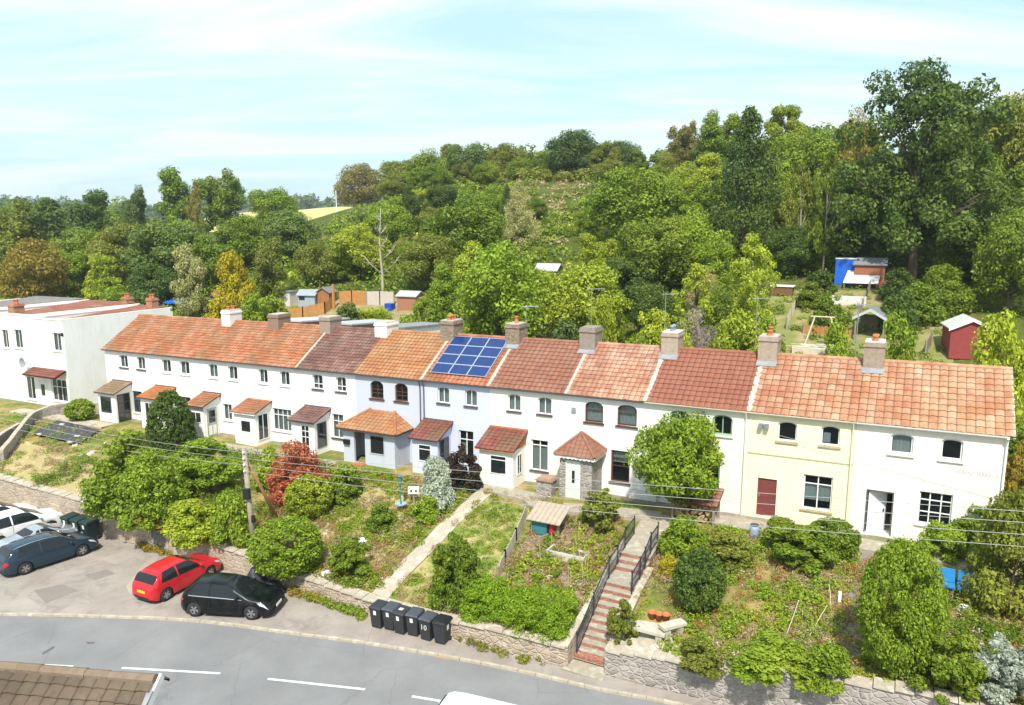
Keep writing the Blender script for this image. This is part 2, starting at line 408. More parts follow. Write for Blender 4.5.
for j in range(len(rows)-1):
    for i in range(ns-1):
        gf.append((j*ns+i, j*ns+i+1, (j+1)*ns+i+1, (j+1)*ns+i))
        dm = (rows[j](-20)+rows[j+1](-20))/2
        gmi.append(0 if dm < wl(-20)[0] else 1 if dm < -1.2 else 2 if dm < 11 else 3)
gme = bpy.data.meshes.new('ground'); gme.from_pydata(gv, [], gf)
for m in GM: gme.materials.append(m)
gme.polygons.foreach_set('material_index', gmi); gme.polygons.foreach_set('use_smooth', [True]*len(gf))
tag(obj('ground', gme, ()), kind='structure')
# ------------------------------------------------------------------ road, kerb, forecourt
KERB = [(-90,34.6),(-60,34.0),(-40,33.4),(-23.64,32.67),(-18.93,32.37),(-14.11,31.81),(-9.25,30.58),(-5.6,29.62),(-.48,27.9),(3.39,26.3)]
_k = [w2sd(*p) for p in KERB]
_k += [(-9.4,-12.05),(0,-12.0),(20,-12.0),(60,-12.0)]
def catmull(P, n=8):
    out = []
    for i in range(len(P)-1):
        p0, p1, p2, p3 = P[max(i-1,0)], P[i], P[i+1], P[min(i+2,len(P)-1)]
        for k in range(n):
            t = k/n
            out.append(tuple(.5*((2*b)+(-a+c)*t+(2*a-5*b+4*c-e)*t*t+(-a+3*b-3*c+e)*t**3) for a, b, c, e in zip(p0, p1, p2, p3)))
    return out+[tuple(P[-1])]
KC = catmull(_k, 6)
def off(P, w):
    out = []
    for i, p in enumerate(P):
        a, b = P[max(i-1,0)], P[min(i+1,len(P)-1)]
        tx, ty = b[0]-a[0], b[1]-a[1]; l = math.hypot(tx, ty); out.append((p[0]+ty/l*w, p[1]-tx/l*w))
    return out
def sheet(name, A, B, dz, mat, n=1):
    mb = MB()
    vs = []
    for p, q in zip(A, B):
        for k in range(n+1):
            t = k/n; s, d = p[0]+(q[0]-p[0])*t, p[1]+(q[1]-p[1])*t
            X, Y = sd2w(s, d); vs.append((X, Y, zr(s)+dz))
    m = n+1; fs = [(i*m+k, i*m+k+1, (i+1)*m+k+1, (i+1)*m+k) for i in range(len(A)-1) for k in range(n)]
    mb.add(vs, fs); return tag(obj(name, mb, mat), kind='structure')
def tarmac(name, a, b_, patch, crack=.5, sc1=.35):
    m, nt, b = newmat(name); b.inputs['Roughness'].default_value = .85; b.inputs['Specular IOR Level'].default_value = .25
    n = noise_tex(nt, sc1, 8, .65, coord(nt)); r = ramp(nt, [(.35, a), (.65, b_)], n.outputs[0])
    n2 = noise_tex(nt, 60, 3, .7, coord(nt)); g = ramp(nt, [(.3,(.8,)*3),(.7,(1.18,)*3)], n2.outputs[0])
    c = mixc(nt, 1.0, r.outputs[0], g.outputs[0], 'MULTIPLY')
    n3 = noise_tex(nt, 1.1, 6, .7, coord(nt), 1.0); g3 = ramp(nt, [(.52,(0,0,0)),(.6,(crack,)*3)], n3.outputs[0])
    c = mixc(nt, g3.outputs[0], c, patch)
    v = nt.nodes.new('ShaderNodeTexVoronoi'); v.feature = 'DISTANCE_TO_EDGE'; v.inputs['Scale'].default_value = .35
    nt.links.new(mixc(nt, .3, coord(nt), n3.outputs[1]), v.inputs['Vector'])
    g4 = ramp(nt, [(.0,(crack*.7,)*3),(.006,(0,0,0))], v.outputs['Distance'])
    c = mixc(nt, g4.outputs[0], c, tuple(x*.55 for x in a))
    nt.links.new(c, b.inputs['Base Color']); bump(nt, b, n2.outputs[0], .25, .006); return m
ROADM = tarmac('road_asphalt', (.18,.178,.18), (.23,.227,.228), (.2,.195,.19), .45)
FORE = tarmac('forecourt_tarmac', (.27,.23,.2), (.34,.3,.265), (.22,.19,.17), .6, .6)
PAINT = M('road_paint', (.75,.75,.73), (.55,.55,.54), .7, 5)
sheet('road', KC, off(KC, 7.4), .004, ROADM, 6)
sheet('forecourt', off(KC, -.12), [(p[0], max(p[1]+.02, wl(p[0])[0]-.08)) for p in KC], .085, FORE, 6)
kb = MB(); KO = off(KC, -.13)
for i in range(len(KC)-1):
    l = math.hypot(KC[i+1][0]-KC[i][0], KC[i+1][1]-KC[i][1]); n = max(1, int(round(l/.9)))
    mix_ = lambda p, q, t: (p[0]+(q[0]-p[0])*t, p[1]+(q[1]-p[1])*t)
    for j in range(n):
        t0, t1 = (j+.012)/n, (j+1-.012)/n; q = []; dz = random.uniform(-.008, .008)
        for z in (0, .1+dz):
            for (s, d) in (mix_(KC[i],KC[i+1],t0), mix_(KC[i],KC[i+1],t1), mix_(KO[i],KO[i+1],t1), mix_(KO[i],KO[i+1],t0)):
                X, Y = sd2w(s, d); q.append((X, Y, zr(s)+z))
        kb.hexa(q)
tag(obj('kerb', kb, CONCP), kind='structure')
sheet('far_pavement', off(KC, 7.4), off(KC, 9.2), .1, FORE, 2)
def road_mark(u0, v0, u1, v1, w=.12):
    s0, d0, _ = flat(u0, v0); s1, d1, _ = flat(u1, v1)
    l = math.hypot(s1-s0, d1-d0); nx, ny = -(d1-d0)/l*w/2, (s1-s0)/l*w/2
    n = 6; A = [(s0+(s1-s0)*i/n+nx, d0+(d1-d0)*i/n+ny) for i in range(n+1)]; B = [(a-2*nx, b-2*ny) for a, b in A]
    sheet('road_marking', A, B, .009, PAINT)
for q in ((122,668,220,673.5),(268,679,365,689.5),(412,696.5,452,703),(18,664,73,666.5),(-95,660,-5,661.5)): road_mark(*q)
# patches let into the tarmac
PATCHM = tarmac('patched_tarmac', (.2,.175,.155), (.24,.21,.185), (.18,.16,.14), .3)
def patch(pts, mat=PATCHM, dz=.0895, name='tarmac_patch'):
    mb = MB(); vs = []
    for u, v in pts:
        s, d, z = flat(u, v); X, Y = sd2w(s, d); vs.append((X, Y, zr(s)+dz))
    mb.add(vs, [list(range(len(vs)))]); tag(obj(name, mb, mat), kind='structure')
patch([(34,592),(62,586),(79,592),(46,605)]); patch([(84,577),(106,571),(116,575),(95,582)])
LPATCH = tarmac('worn_light_tarmac', (.31,.27,.235), (.38,.335,.29), (.28,.24,.21), .5)
patch([(126,588),(148,560),(160,557),(131,598)], LPATCH); patch([(0,603),(26,598),(44,610),(0,613)], LPATCH)
patch([(100,560),(126,552),(140,556),(116,566)], LPATCH)
DARKP = M('iron_cover', (.1,.09,.085), (.14,.12,.11), .6, 6)
patch([(436,652),(452,655),(449,661),(433,658)], M('rusty_cover', (.34,.2,.14), (.28,.16,.12), .7, 5), .0075, 'drain_cover')
patch([(42,653),(54,646),(55,648),(43,655)], DARKP, .0075, 'road_patch'); patch([(86,642),(95,642),(94,644),(87,644)], DARKP, .0075, 'road_patch')
# ------------------------------------------------------------------ terrace houses
RD, RH, HD = 3.4, 7.03, 6.9          # ridge depth and height, house depth
EH = 4.87
GL = -.62                            # ground below the facade datum
def front(a, b, o): return S(a, -o, b)           # plane map of the house front
def arch_poly(a0, a1, b0, b1, rise, n=8):
    if rise <= 0: return [(a0,b0),(a1,b0),(a1,b1),(a0,b1)]
    c = (a0+a1)/2; w = (a1-a0)/2; sp = b1-rise
    return [(a0,b0),(a1,b0)]+[(c+w*math.cos(math.pi*k/n), sp+rise*math.sin(math.pi*k/n)) for k in range(n+1)]
def inset(poly, m):
    xs = [p[0] for p in poly]; ys = [p[1] for p in poly]; cx, cy = (min(xs)+max(xs))/2, (min(ys)+max(ys))/2
    kx = 1-2*m/(max(xs)-min(xs)); ky = 1-2*m/(max(ys)-min(ys))
    return [(cx+(x-cx)*kx, cy+(y-cy)*ky) for x, y in poly]
def wall_open(mb, a0, a1, b0, b1, ops, fn, o1, o0, m=0):
    """wall slab between offsets o0 (inside) and o1 (outside) with openings (a0,a1,b0,b1,rise)"""
    A = sorted(set([a0, a1]+[x for o in ops for x in o[:2]])); B = sorted(set([b0, b1]+[x for o in ops for x in o[2:4]]))
    A = [x for x in A if a0 <= x <= a1]; B = [x for x in B if b0 <= x <= b1]
    def hole(x, y): return any(o[0] < x < o[1] and o[2] < y < o[3] for o in ops)
    for i in range(len(A)-1):
        for j in range(len(B)-1):
            if hole((A[i]+A[i+1])/2, (B[j]+B[j+1])/2): continue
            q = [(A[i],B[j]),(A[i+1],B[j]),(A[i+1],B[j+1]),(A[i],B[j+1])]
            mb.add([fn(x,y,o1) for x,y in q], [(0,1,2,3)], None, m); mb.add([fn(x,y,o0) for x,y in q], [(3,2,1,0)], None, m)
    for o in ops:
        p = arch_poly(*o); n = len(p)
        mb.add([fn(x,y,o1) for x,y in p]+[fn(x,y,o0) for x,y in p], [(i, n+i, n+(i+1)%n, (i+1)%n) for i in range(n)], None, m)
        if o[4] > 0:
            arc = p[2:]; k = len(arc)//2
            for oo in (o1, o0):
                mb.add([fn(o[1],o[3],oo)]+[fn(x,y,oo) for x,y in arc[:k+1]], [list(range(k+2))], None, m)
                mb.add([fn(o[0],o[3],oo)]+[fn(x,y,oo) for x,y in arc[k:]][::-1], [list(range(len(arc[k:])+1))], None, m)
    q = [(a0,b0),(a1,b0),(a1,b1),(a0,b1)]
    mb.add([fn(x,y,o1) for x,y in q]+[fn(x,y,o0) for x,y in q], [(0,1,5,4),(1,2,6,5),(2,3,7,6),(3,0,4,7)], None, m)
def window(root, a0, a1, b0, b1, rise=0, fm=WHITE, vb=(.5,), hb=(), fn=front, o=-.1, sill=True, sm_=None, cur=None, gl=None, fw=.055, name='window', label=None, back=True):
    p = arch_poly(a0, a1, b0, b1, rise); q = inset(p, fw)
    mb = MB(); mb.ring(p, q, lambda x,y: fn(x,y,o), lambda x,y: fn(x,y,o-.06))
    w, h = a1-a0, b1-b0
    for f in vb:
        mb.box((a0+w*f-.025, b0+fw*.8, o-.055), (a0+w*f+.025, b1-fw*(.8 if rise == 0 else 1.0), o-.004), fn)
    for f in hb:
        mb.box((a0+fw*.8, b0+h*f-.025, o-.0525), (a1-fw*.8, b0+h*f+.025, o-.0065), fn)
    W = obj(name, mb, fm, root, label=label)
    g = MB(); g.prism(inset(p, fw*.7), lambda x,y: fn(x,y,o-.028), lambda x,y: fn(x,y,o-.038)); obj('pane', g, gl or GLASS, W)
    if cur:
        c = MB(); n = 14
        for (f0, f1, g0, g1) in cur:
            vs = []
            for k in range(n+1):
                x = a0+w*(f0+(f1-f0)*k/n); z = o-.12+.018*math.sin(k*2.3)
                for zz in (z, z-.012): vs += [fn(x, b0+h*g0, zz), fn(x, b0+h*g1, zz)]
            fs = []
            for k in range(n):
                a = 4*k; e = a+4
                fs += [(a,a+1,e+1,e),(a+2,e+2,e+3,a+3),(a+1,a+3,e+3,e+1),(a,e,e+2,a+2)]
            fs += [(0,2,3,1),(4*n,4*n+1,4*n+3,4*n+2)]
            c.add(vs, fs)
        obj('curtain', c, CURT, W)
    if sill:
        s = MB(); s.box((a0-.08, b0-.09, -.08), (a1+.08, b0+.0, .09), fn); obj('sill', s, sm_ or WHITE, W)
    return W
def panel_window(part, a0, a1, b0, b1, fn, fm=WHITE, vb=(), hb=(), gl=None, rise=0, name='window'):
    """window standing on a porch wall: a sub-part, so frame and pane are one mesh with two materials"""
    p = arch_poly(a0, a1, b0, b1, rise); q = inset(p, .055); mb = MB()
    mb.ring(p, q, lambda x,y: fn(x,y,.035), lambda x,y: fn(x,y,-.02))
    w, h = a1-a0, b1-b0
    for f in vb: mb.box((a0+w*f-.022, b0+.045, .003), (a0+w*f+.022, b1-.045, .031), fn)
    for f in hb: mb.box((a0+.045, b0+h*f-.022, .002), (a1-.045, b0+h*f+.022, .029), fn)
    mb.prism(inset(p, .04), lambda x,y: fn(x,y,.012), lambda x,y: fn(x,y,-.01), 1)
    return obj(name, mb, (fm, gl or DGLASS), part)
def door_leaf(part, a0, a1, b0, b1, fn, mat, panels=True, glaz=None, name='door', o=.0, frame=WHITE):
    mb = MB(); mb.box((a0, b0, o-.05), (a1, b1, o), fn)
    w, h = a1-a0, b1-b0
    if panels:
        for fa, fb, ga, gb in ((.14,.45,.08,.4),(.55,.86,.08,.4),(.14,.45,.48,.92),(.55,.86,.48,.92)):
            if glaz and ga > .42: continue
            mb.box((a0+w*fa, b0+h*ga, o-.02), (a0+w*fb, b0+h*gb, o+.012), fn)
    mats = [mat, frame, DGLASS]
    q = [(a0-.07,b0),(a1+.07,b0),(a1+.07,b1+.07),(a0-.07,b1+.07)]
    mb.box((a0-.07,b0,o-.04),(a0,b1+.07,o+.02),fn,1); mb.box((a1,b0,o-.04),(a1+.07,b1+.07,o+.02),fn,1); mb.box((a0,b1,o-.04),(a1,b1+.07,o+.018),fn,1)
    if glaz: mb.box((a0+w*glaz[0], b0+h*glaz[2], o-.02), (a0+w*glaz[1], b0+h*glaz[3], o+.006), fn, 2)
    return obj(name, mb, mats, part)
def tile_slope(mb, Q, a0, a1, L, tw=.33, ga=.31, roll=.035, lip=.045, bl=None, br=None, m=0, off0=0, sub=4):
    """courses of clay tiles on a slope; Q(a, t, n): along the eave, up the slope, off the slope"""
    nc = max(1, int(round((a1-a0)/tw))); nr = max(1, int(round(L/ga))); ga = L/nr; tw = (a1-a0)/nc
    prof = [0, .55, 1, .55, .12, .0][:sub+1] if sub >= 4 else [0, 1, 0]
    for r in range(nr):
        t0, t1 = r*ga-(.04 if r == 0 else 0), (r+1)*ga+(.03 if r < nr-1 else 0)
        L0 = bl(t0) if bl else a0; R0 = br(t0) if br else a1; L1 = bl(min(t1, L)) if bl else a0; R1 = br(min(t1, L)) if br else a1
        vs = []; fs = []; uv = []; cells = []
        for c in range(nc):
            jit = random.uniform(-.006, .008); jt = random.uniform(-.012, .012)
            if a0+(c+1)*tw < min(L0, L1) or a0+c*tw > max(R0, R1): continue
            for k in range(sub):
                x0, x1 = a0+(c+k/sub)*tw, a0+(c+(k+1)/sub)*tw
                p0, p1 = roll*prof[k], roll*prof[(k+1)]
                def cl(x, lo, hi): return max(lo, min(hi, x))
                xa, xb, xc, xd = cl(x0,L0,R0), cl(x1,L0,R0), cl(x1,L1,R1), cl(x0,L1,R1)
                if xb-xa < 1e-5 and xc-xd < 1e-5: continue
                b = len(vs); nl = lip+jit
                vs += [Q(xa, t0+jt, nl+p0), Q(xb, t0+jt, nl+p1), Q(xc, t1, .012+p1), Q(xd, t1, .012+p0), Q(xa, t0+jt+.004, p0*.6-.004), Q(xb, t0+jt+.004, p1*.6-.004)]
                f0, f1 = max(.01, k/sub), min(.99, (k+1)/sub)
                u = [(c+off0+f0, r+.02), (c+off0+f1, r+.02), (c+off0+f1, r+.98), (c+off0+f0, r+.98)]; u2 = [(c+off0+.5, r+.01)]*4
                fs += [(b,b+1,b+2,b+3), (b+4,b+5,b+1,b)]; uv += [u, u2]
        mb.add(vs, fs, uv, m)
def slopeQ(a_fn):
    return a_fn
def ridge_tiles(mb, pts, r=.13, ln=.42, m=0):
    a, b = Vector(pts[0]), Vector(pts[1]); n = max(1, int((b-a).length/ln)); t = (b-a).normalized()
    side = t.cross(Vector((0,0,1))).normalized(); up = side.cross(t)
    for i in range(n):
        p, q = a+(b-a)*(i/n), a+(b-a)*((i+1)/n+.02/n); rr = r*random.uniform(.95,1.06); vs = []
        for P_, k_ in ((p, 1.0), (q, .93)):
            for k in range(7):
                w = math.pi*(k/6*1.2-.1); vs.append(P_+side*math.cos(w)*rr*k_+up*(math.sin(w)*rr*k_-.02))
        fs = [(k,k+1,8+k,7+k) for k in range(6)]+[(6,5,4,3,2,1,0),(7,8,9,10,11,12,13)]
        u0 = random.randint(0, 400)+.5
        mb.add(vs, fs, [[(u0, .5)]*len(f) for f in fs], m)
SL = math.hypot(RD+.2, RH-(EH-.13)); _u = ((RD+.2)/SL, (RH-(EH-.13))/SL)
def Qf(a, t, n): return S(a, -.2+_u[0]*t-_u[1]*n, EH-.13+_u[1]*t+_u[0]*n)
BD = HD+.2; SLB = math.hypot(BD-RD, RH-4.75); _b = ((BD-RD)/SLB, (RH-4.75)/SLB)
def Qb(a, t, n): return S(-a, BD-_b[0]*t+_b[1]*n, 4.75+_b[1]*t+_b[0]*n)
def chimney(root, s, mat, w=.9, dep=1.15, top=.95, pots=(('clay', .0),), cap=True, dd=0, capm=None):
    mb = MB(); d0, d1 = RD-dep/2+dd, RD+dep/2+dd
    mb.box((s-w/2, d0, 5.6), (s+w/2, d1, RH+top-.22), S)
    mb.box((s-w/2-.05, d0-.05, RH+top-.22), (s+w/2+.05, d1+.05, RH+top-.12), S)
    mb.box((s-w/2-.01, d0-.01, RH+top-.12), (s+w/2+.01, d1+.01, RH+top), S)
    c = obj('chimney', mb, mat, root)
    fl = MB(); fl.box((s-w/2+.03, d0+.03, RH+top), (s+w/2-.03, d1-.03, RH+top+.05), S); obj('flaunching', fl, capm or MORT, c)
    for kind, off_ in pots:
        x, y, z = S(s, RD+off_+dd, RH+top+.04); p = MB()
        if kind == 'clay': prof = [(.13,0),(.15,.03),(.115,.06),(.11,.34),(.135,.36),(.135,.41),(.09,.41),(.09,.3),(0,.3)]
        elif kind == 'short': prof = [(.15,0),(.13,.04),(.12,.2),(.15,.22),(.15,.27),(.09,.27),(.09,.2),(0,.2)]
        else: prof = [(.12,0),(.1,.06),(.1,.22),(.17,.24),(.05,.36),(0,.36)]
        p.lathe(prof, (x, y, z), 14); obj('chimney_pot', p, TERRA if kind != 'cowl' else LEAD, c, True)
    return c
def aerial(root, s, h=1.9, dd=0, top=.95):
    x, y, z = S(s, RD+dd, RH+top-.7); mb = MB()
    mb.tube([(x,y,z),(x,y,z+h+.7)], .02, 6)
    e = Vector((EX[0]*.8+EY[0]*.6, EX[1]*.8+EY[1]*.6, 0)); q = Vector((-e.y, e.x, 0)); c = Vector((x,y,z+h+.62))
    mb.tube([c-e*.25, c+e*.75], .014, 5)
    for k in range(7):
        p = c+e*(-.2+.14*k); mb.tube([p-q*.22, p+q*.22], .007, 4)
    mb.tube([c-e*.2+Vector((0,0,.18))-q*.15, c-e*.2-Vector((0,0,.18))-q*.15], .012, 4)
    return obj('aerial', mb, METAL, root)
def house(s0, s1, label, wallm, roofm, wins, lows=(), door=None, roof=dict(), gutm=GREYP, ends=(False, False), wl=1.0, pipe=None, ridgem=None):
    mid = (s0+s1)/2
    root = thing('terraced_house', label, 'house', S(mid, 3.4, GL), group='cottages of the long terrace')
    ops = [(a0,a1,b0,b1,r) for (a0,a1,b0,b1,r) in [w['r'] for w in wins]+[w['r'] for w in lows]]
    if door: ops.append((door['r'][0], door['r'][1], door['r'][2], door['r'][3], 0))
    mb = MB(); e = .004
    wall_open(mb, s0+e, s1-e, GL-.6, EH, ops, front, 0, -.28)
    mb.box((s0+e, HD-.25, GL-.6), (s1-e, HD, 4.75), S)
    for x0, x1 in ((s0+e, s0+.14), (s1-.14, s1-e)):
        mb.prism([(.28,GL-.6),(HD-.25,GL-.6),(HD-.25,4.75),(RD,RH-.08),(.28,EH+.1)], lambda d,h: S(x0,d,h), lambda d,h: S(x1,d,h))
    mb.box((s0+.14, .28, 2.05), (s1-.14, HD-.25, 2.2), S)
    obj('wall', mb, wallm, root)
    rf = MB(); kw = dict(tw=.33, ga=.33); kw.update(roof)
    x0 = s0-(.12 if ends[0] else -.003); x1 = s1+(.2 if ends[1] else -.003)
    tile_slope(rf, Qf, x0, x1, SL, **kw); kb_ = dict(kw); kb_['sub'] = 2 if kw.get('sub', 4) == 2 else 4
    tile_slope(rf, Qb, -x1, -x0, SLB, **kb_)
    rp = obj('roof', rf, roofm, root)
    rd = MB(); ridge_tiles(rd, (S(x0, RD, RH+.03), S(x1, RD, RH+.03))); obj('ridge', rd, ridgem or roofm, rp)
    for w in wins: 
        k = dict(w); r = k.pop('r'); window(root, *r, **k)
    for w in lows:
        k = dict(w); r = k.pop('r'); window(root, *r, **k)
    if door:
        k = dict(door); r = k.pop('r'); dl = door_leaf(root, *r, front, k.pop('mat'), o=-.08, **k)
        hd = MB(); hd.box((r[0]+.07, r[2]+.95, -.09), (r[0]+.11, r[2]+1.1, -.03), front); obj('handle', hd, METAL, dl)
    g = MB(); n = 8
    for a, b in ((s0+e, s1-e),):
        vs = []
        for x in (a, b):
            for k in range(n+1):
                w = math.pi*k/n; vs.append(S(x, -.2-.065*math.cos(w)-.02, EH-.14-.07*math.sin(w)))
            vs += [S(x, -.12, EH-.12), S(x, -.29, EH-.12)]
        m_ = n+3; g.add(vs, [(k, (k+1) % m_, m_+(k+1) % m_, m_+k) for k in range(m_)]+[list(range(m_))[::-1], list(range(m_, 2*m_))])
    g.box((s0+e, -.1, EH-.2), (s1-e, -.003, EH-.02), S)
    obj('gutter', g, gutm, root)
    if pipe is not None:
        dp = MB(); dp.tube([S(pipe, -.22, EH-.2), S(pipe, -.1, EH-.5), S(pipe, -.07, EH-.7), S(pipe, -.07, GL)], .04, 8); obj('downpipe', dp, gutm, root)
    return root
def fillet(root, s, m=MORT, w=.3, k_=.7, name='mortar_fillet', t1=None):
    mb = MB(); n = 16; L = SL if t1 is None else t1; vs = []
    for i in range(n+1):
        t = L*i/n
        for a, hgt in ((-w/2*k_, .02), (-w/4*k_, .06), (w/4*k_, .065), (w/2*k_, .02)):
            vs.append(Qf(s+a*(1+.35*noise.noise(Vector((t*1.4, s, a)))), t, hgt+.012*noise.noise(Vector((t*3, s, a*9)))))
    mb.add(vs, [(i*4+k, i*4+k+1, (i+1)*4+k+1, (i+1)*4+k) for i in range(n) for k in range(3)]+[(0,1,2,3),(n*4+3,n*4+2,n*4+1,n*4)])
    return obj(name, mb, m, root)
def alarm(root, s, h, mat=WHITE, name='alarm_box'):
    mb = MB(); mb.prism([(s-.13,h-.13),(s+.13,h-.13),(s+.1,h+.15),(s-.1,h+.15)], lambda x,y: front(x,y,.0), lambda x,y: front(x,y,.09)); obj(name, mb, mat, root)
def porch_lean(root, s0, s1, dep, he, hr, wallm, roofm, wins=(), side=None, sidem=None, over=.22, gable=None, tw=.3):
    mb = MB(); gl = GL-.45
    mb.box((s0, -dep, gl), (s1, -dep+.16, he-.02), S)
    for x0, x1 in ((s0, s0+.14), (s1-.14, s1)):
        mb.prism([(-dep+.16, gl), (-.003, gl), (-.003, hr-.12), (-dep+.16, he-.02)], lambda d,h: S(x0,d,h), lambda d,h: S(x1,d,h))
    P_ = obj('porch', mb, wallm, root)
    L = math.hypot(dep+over, hr-he+.1); u = ((dep+over)/L, (hr-he+.1)/L)
    Q = lambda a, t, n: S(a, -dep-over+u[0]*t-u[1]*n, he-.1+u[1]*t+u[0]*n)
    rf = MB(); tile_slope(rf, Q, s0-.18, s1+.18, L-.04, tw=tw, ga=.27, roll=.022, lip=.03)
    rf.prism([(s0-.16,0),(s1+.16,0),(s1+.16,L-.05),(s0-.16,L-.05)], lambda a,t: Q(a,t,-.06), lambda a,t: Q(a,t,-.005))
    obj('porch_roof', rf, roofm, P_)
    fb = MB(); fb.box((s0-.17, -dep-over-.005, he-.2), (s1+.17, -dep-over+.045, he-.09), S); fb.box((s0-.17, -.05, hr-.02), (s1+.17, -.002, hr+.09), S); obj('fascia', fb, gable or GREYP, P_)
    fp = lambda a, b, o: S(a, -dep-o, b)
    sp_ = lambda a, b, o: S(s1+o, -dep+a, b)
    for w in wins: k = dict(w); r = k.pop('r'); (door_leaf(P_, *r, fp, k.pop('mat'), **k) if k.get('name') == 'door' else panel_window(P_, *r, fp, **k))
    for w in (side or ()): k = dict(w); r = k.pop('r'); (door_leaf(P_, *r, sp_, k.pop('mat'), **k) if k.get('name') == 'door' else panel_window(P_, *r, sp_, **k))
    return P_
SB = [-60.1,-54.8,-49.6,-44.75,-39.95,-35.1,-29.95,-25.3,-20.43,-15.96,-10.72,-5.92,0.0]
PW = plaster('white_render', (.82,.81,.78)); PC = plaster('cream_white_render', (.82,.79,.71), (.6,.53,.42)); PY = plaster('yellow_render', (.83,.77,.54), (.66,.56,.34))
PB = plaster('pale_blue_render', (.5,.53,.6), (.45,.5,.56)); PV = plaster('bluish_white_render', (.55,.58,.73), (.5,.5,.56))
PI = plaster('ivory_render', (.83,.77,.68), (.7,.55,.45))
or1, or2, or3, or4 = (.47,.15,.06), (.55,.2,.08), (.4,.11,.05), (.6,.27,.13)
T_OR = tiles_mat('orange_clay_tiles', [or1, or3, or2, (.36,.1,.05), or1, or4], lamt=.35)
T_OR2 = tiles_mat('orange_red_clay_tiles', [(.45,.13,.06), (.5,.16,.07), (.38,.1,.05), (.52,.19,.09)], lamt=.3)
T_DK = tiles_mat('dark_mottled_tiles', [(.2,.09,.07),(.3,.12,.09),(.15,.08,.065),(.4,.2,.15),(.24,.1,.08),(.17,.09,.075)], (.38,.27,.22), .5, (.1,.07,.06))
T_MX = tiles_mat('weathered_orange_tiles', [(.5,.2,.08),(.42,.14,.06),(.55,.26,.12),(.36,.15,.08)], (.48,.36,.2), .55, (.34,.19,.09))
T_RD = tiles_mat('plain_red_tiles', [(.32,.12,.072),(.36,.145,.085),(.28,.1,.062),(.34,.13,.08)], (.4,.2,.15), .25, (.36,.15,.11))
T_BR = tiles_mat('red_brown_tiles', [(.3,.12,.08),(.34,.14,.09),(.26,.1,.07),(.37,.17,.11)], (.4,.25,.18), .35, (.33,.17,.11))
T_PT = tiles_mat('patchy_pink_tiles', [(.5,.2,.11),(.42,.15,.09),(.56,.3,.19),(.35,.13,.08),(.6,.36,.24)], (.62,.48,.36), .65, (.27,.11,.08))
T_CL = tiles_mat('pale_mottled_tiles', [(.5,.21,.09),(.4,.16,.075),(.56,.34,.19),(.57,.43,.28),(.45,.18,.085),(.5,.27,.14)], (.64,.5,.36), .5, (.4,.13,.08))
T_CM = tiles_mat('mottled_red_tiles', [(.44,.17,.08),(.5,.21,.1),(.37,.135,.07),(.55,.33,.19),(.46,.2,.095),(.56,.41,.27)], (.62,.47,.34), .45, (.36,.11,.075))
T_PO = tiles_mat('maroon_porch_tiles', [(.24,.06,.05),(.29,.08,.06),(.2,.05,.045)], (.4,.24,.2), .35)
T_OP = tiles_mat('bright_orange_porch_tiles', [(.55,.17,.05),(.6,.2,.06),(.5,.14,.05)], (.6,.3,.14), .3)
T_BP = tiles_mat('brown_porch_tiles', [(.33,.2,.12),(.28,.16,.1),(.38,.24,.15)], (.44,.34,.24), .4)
DSILL = M('dark_slate_sill', (.09,.08,.085), (.06,.055,.06), .7, 5); WSILL = M('pale_sill', (.72,.7,.66), (.62,.6,.55), .8, 4)
BSILL = M('buff_sill', (.5,.42,.25), (.42,.34,.2), .8, 4)
full = ((.05,.95,.03,.97),); drapes = ((.04,.32,.03,.97),(.68,.96,.03,.97)); low = ((.05,.95,.03,.5),)
def up(u0, u1, rise=.15, b0=3.42, b1=4.4, **k): return dict(r=(su(u0), su(u1), b0, b1, rise), **k)
# --- from left to right
h12 = house(SB[0], SB[1], 'white house at the left end of the terrace, beside the flat-roofed houses, brown-tiled porch', PW, T_OR, [up(118.6,126.8,cur=drapes,sm_=DSILL), up(136,144.2,cur=low,sm_=DSILL)], [dict(r=(-57.19,-56.06,-.05,1.65,0), fm=GREYP, vb=(.5,), hb=(.6,), sm_=WSILL)], roof=dict(tw=.27,ga=.27,roll=.02), ends=(True, False))
porch_lean(h12, -59.25, -57.2, 1.45, 1.78, 2.3, PW, T_BP, [dict(r=(-58.95,-57.7,.1,1.35), fm=GREYP)], [dict(r=(.15,1.2,-.7,1.55), fm=BROWN, vb=(.5,), hb=(.35,.7))])
h11 = house(SB[1], SB[2], 'white cottage with bright orange porch roof behind the dark green cone-shaped conifer', PW, T_OR, [up(161,170,cur=drapes), up(179,188.6,cur=drapes)], [dict(r=(su(174.5),su(187.5),.4,1.7,0), fm=GREENP, vb=(.5,))], roof=dict(tw=.27,ga=.27,roll=.02))
porch_lean(h11, -54.2, -52.2, 1.5, 1.85, 2.3, PW, T_OP, [dict(r=(-53.7,-52.8,.1,1.4), vb=(.5,)),], [dict(r=(.2,1.1,-.7,1.4), mat=WHITE, name='door')])
h10 = house(SB[2], SB[3], 'white cottage with red lean-to porch whose front has a paired small window', PW, T_OR, [up(207.8,216.9,cur=full), up(227.4,236.7,cur=drapes)], [dict(r=(-47.27,-46.38,.41,1.57,0), vb=(.5,), cur=full)], roof=dict(tw=.27,ga=.27,roll=.02))
porch_lean(h10, -49.05, -47.5, 1.5, 1.75, 2.25, PW, T_OR2, [dict(r=(-48.85,-47.75,.4,1.2), vb=(.5,))], [dict(r=(.25,1.15,-.7,1.4), mat=WHITE, name='door', glaz=(.2,.8,.5,.92))])
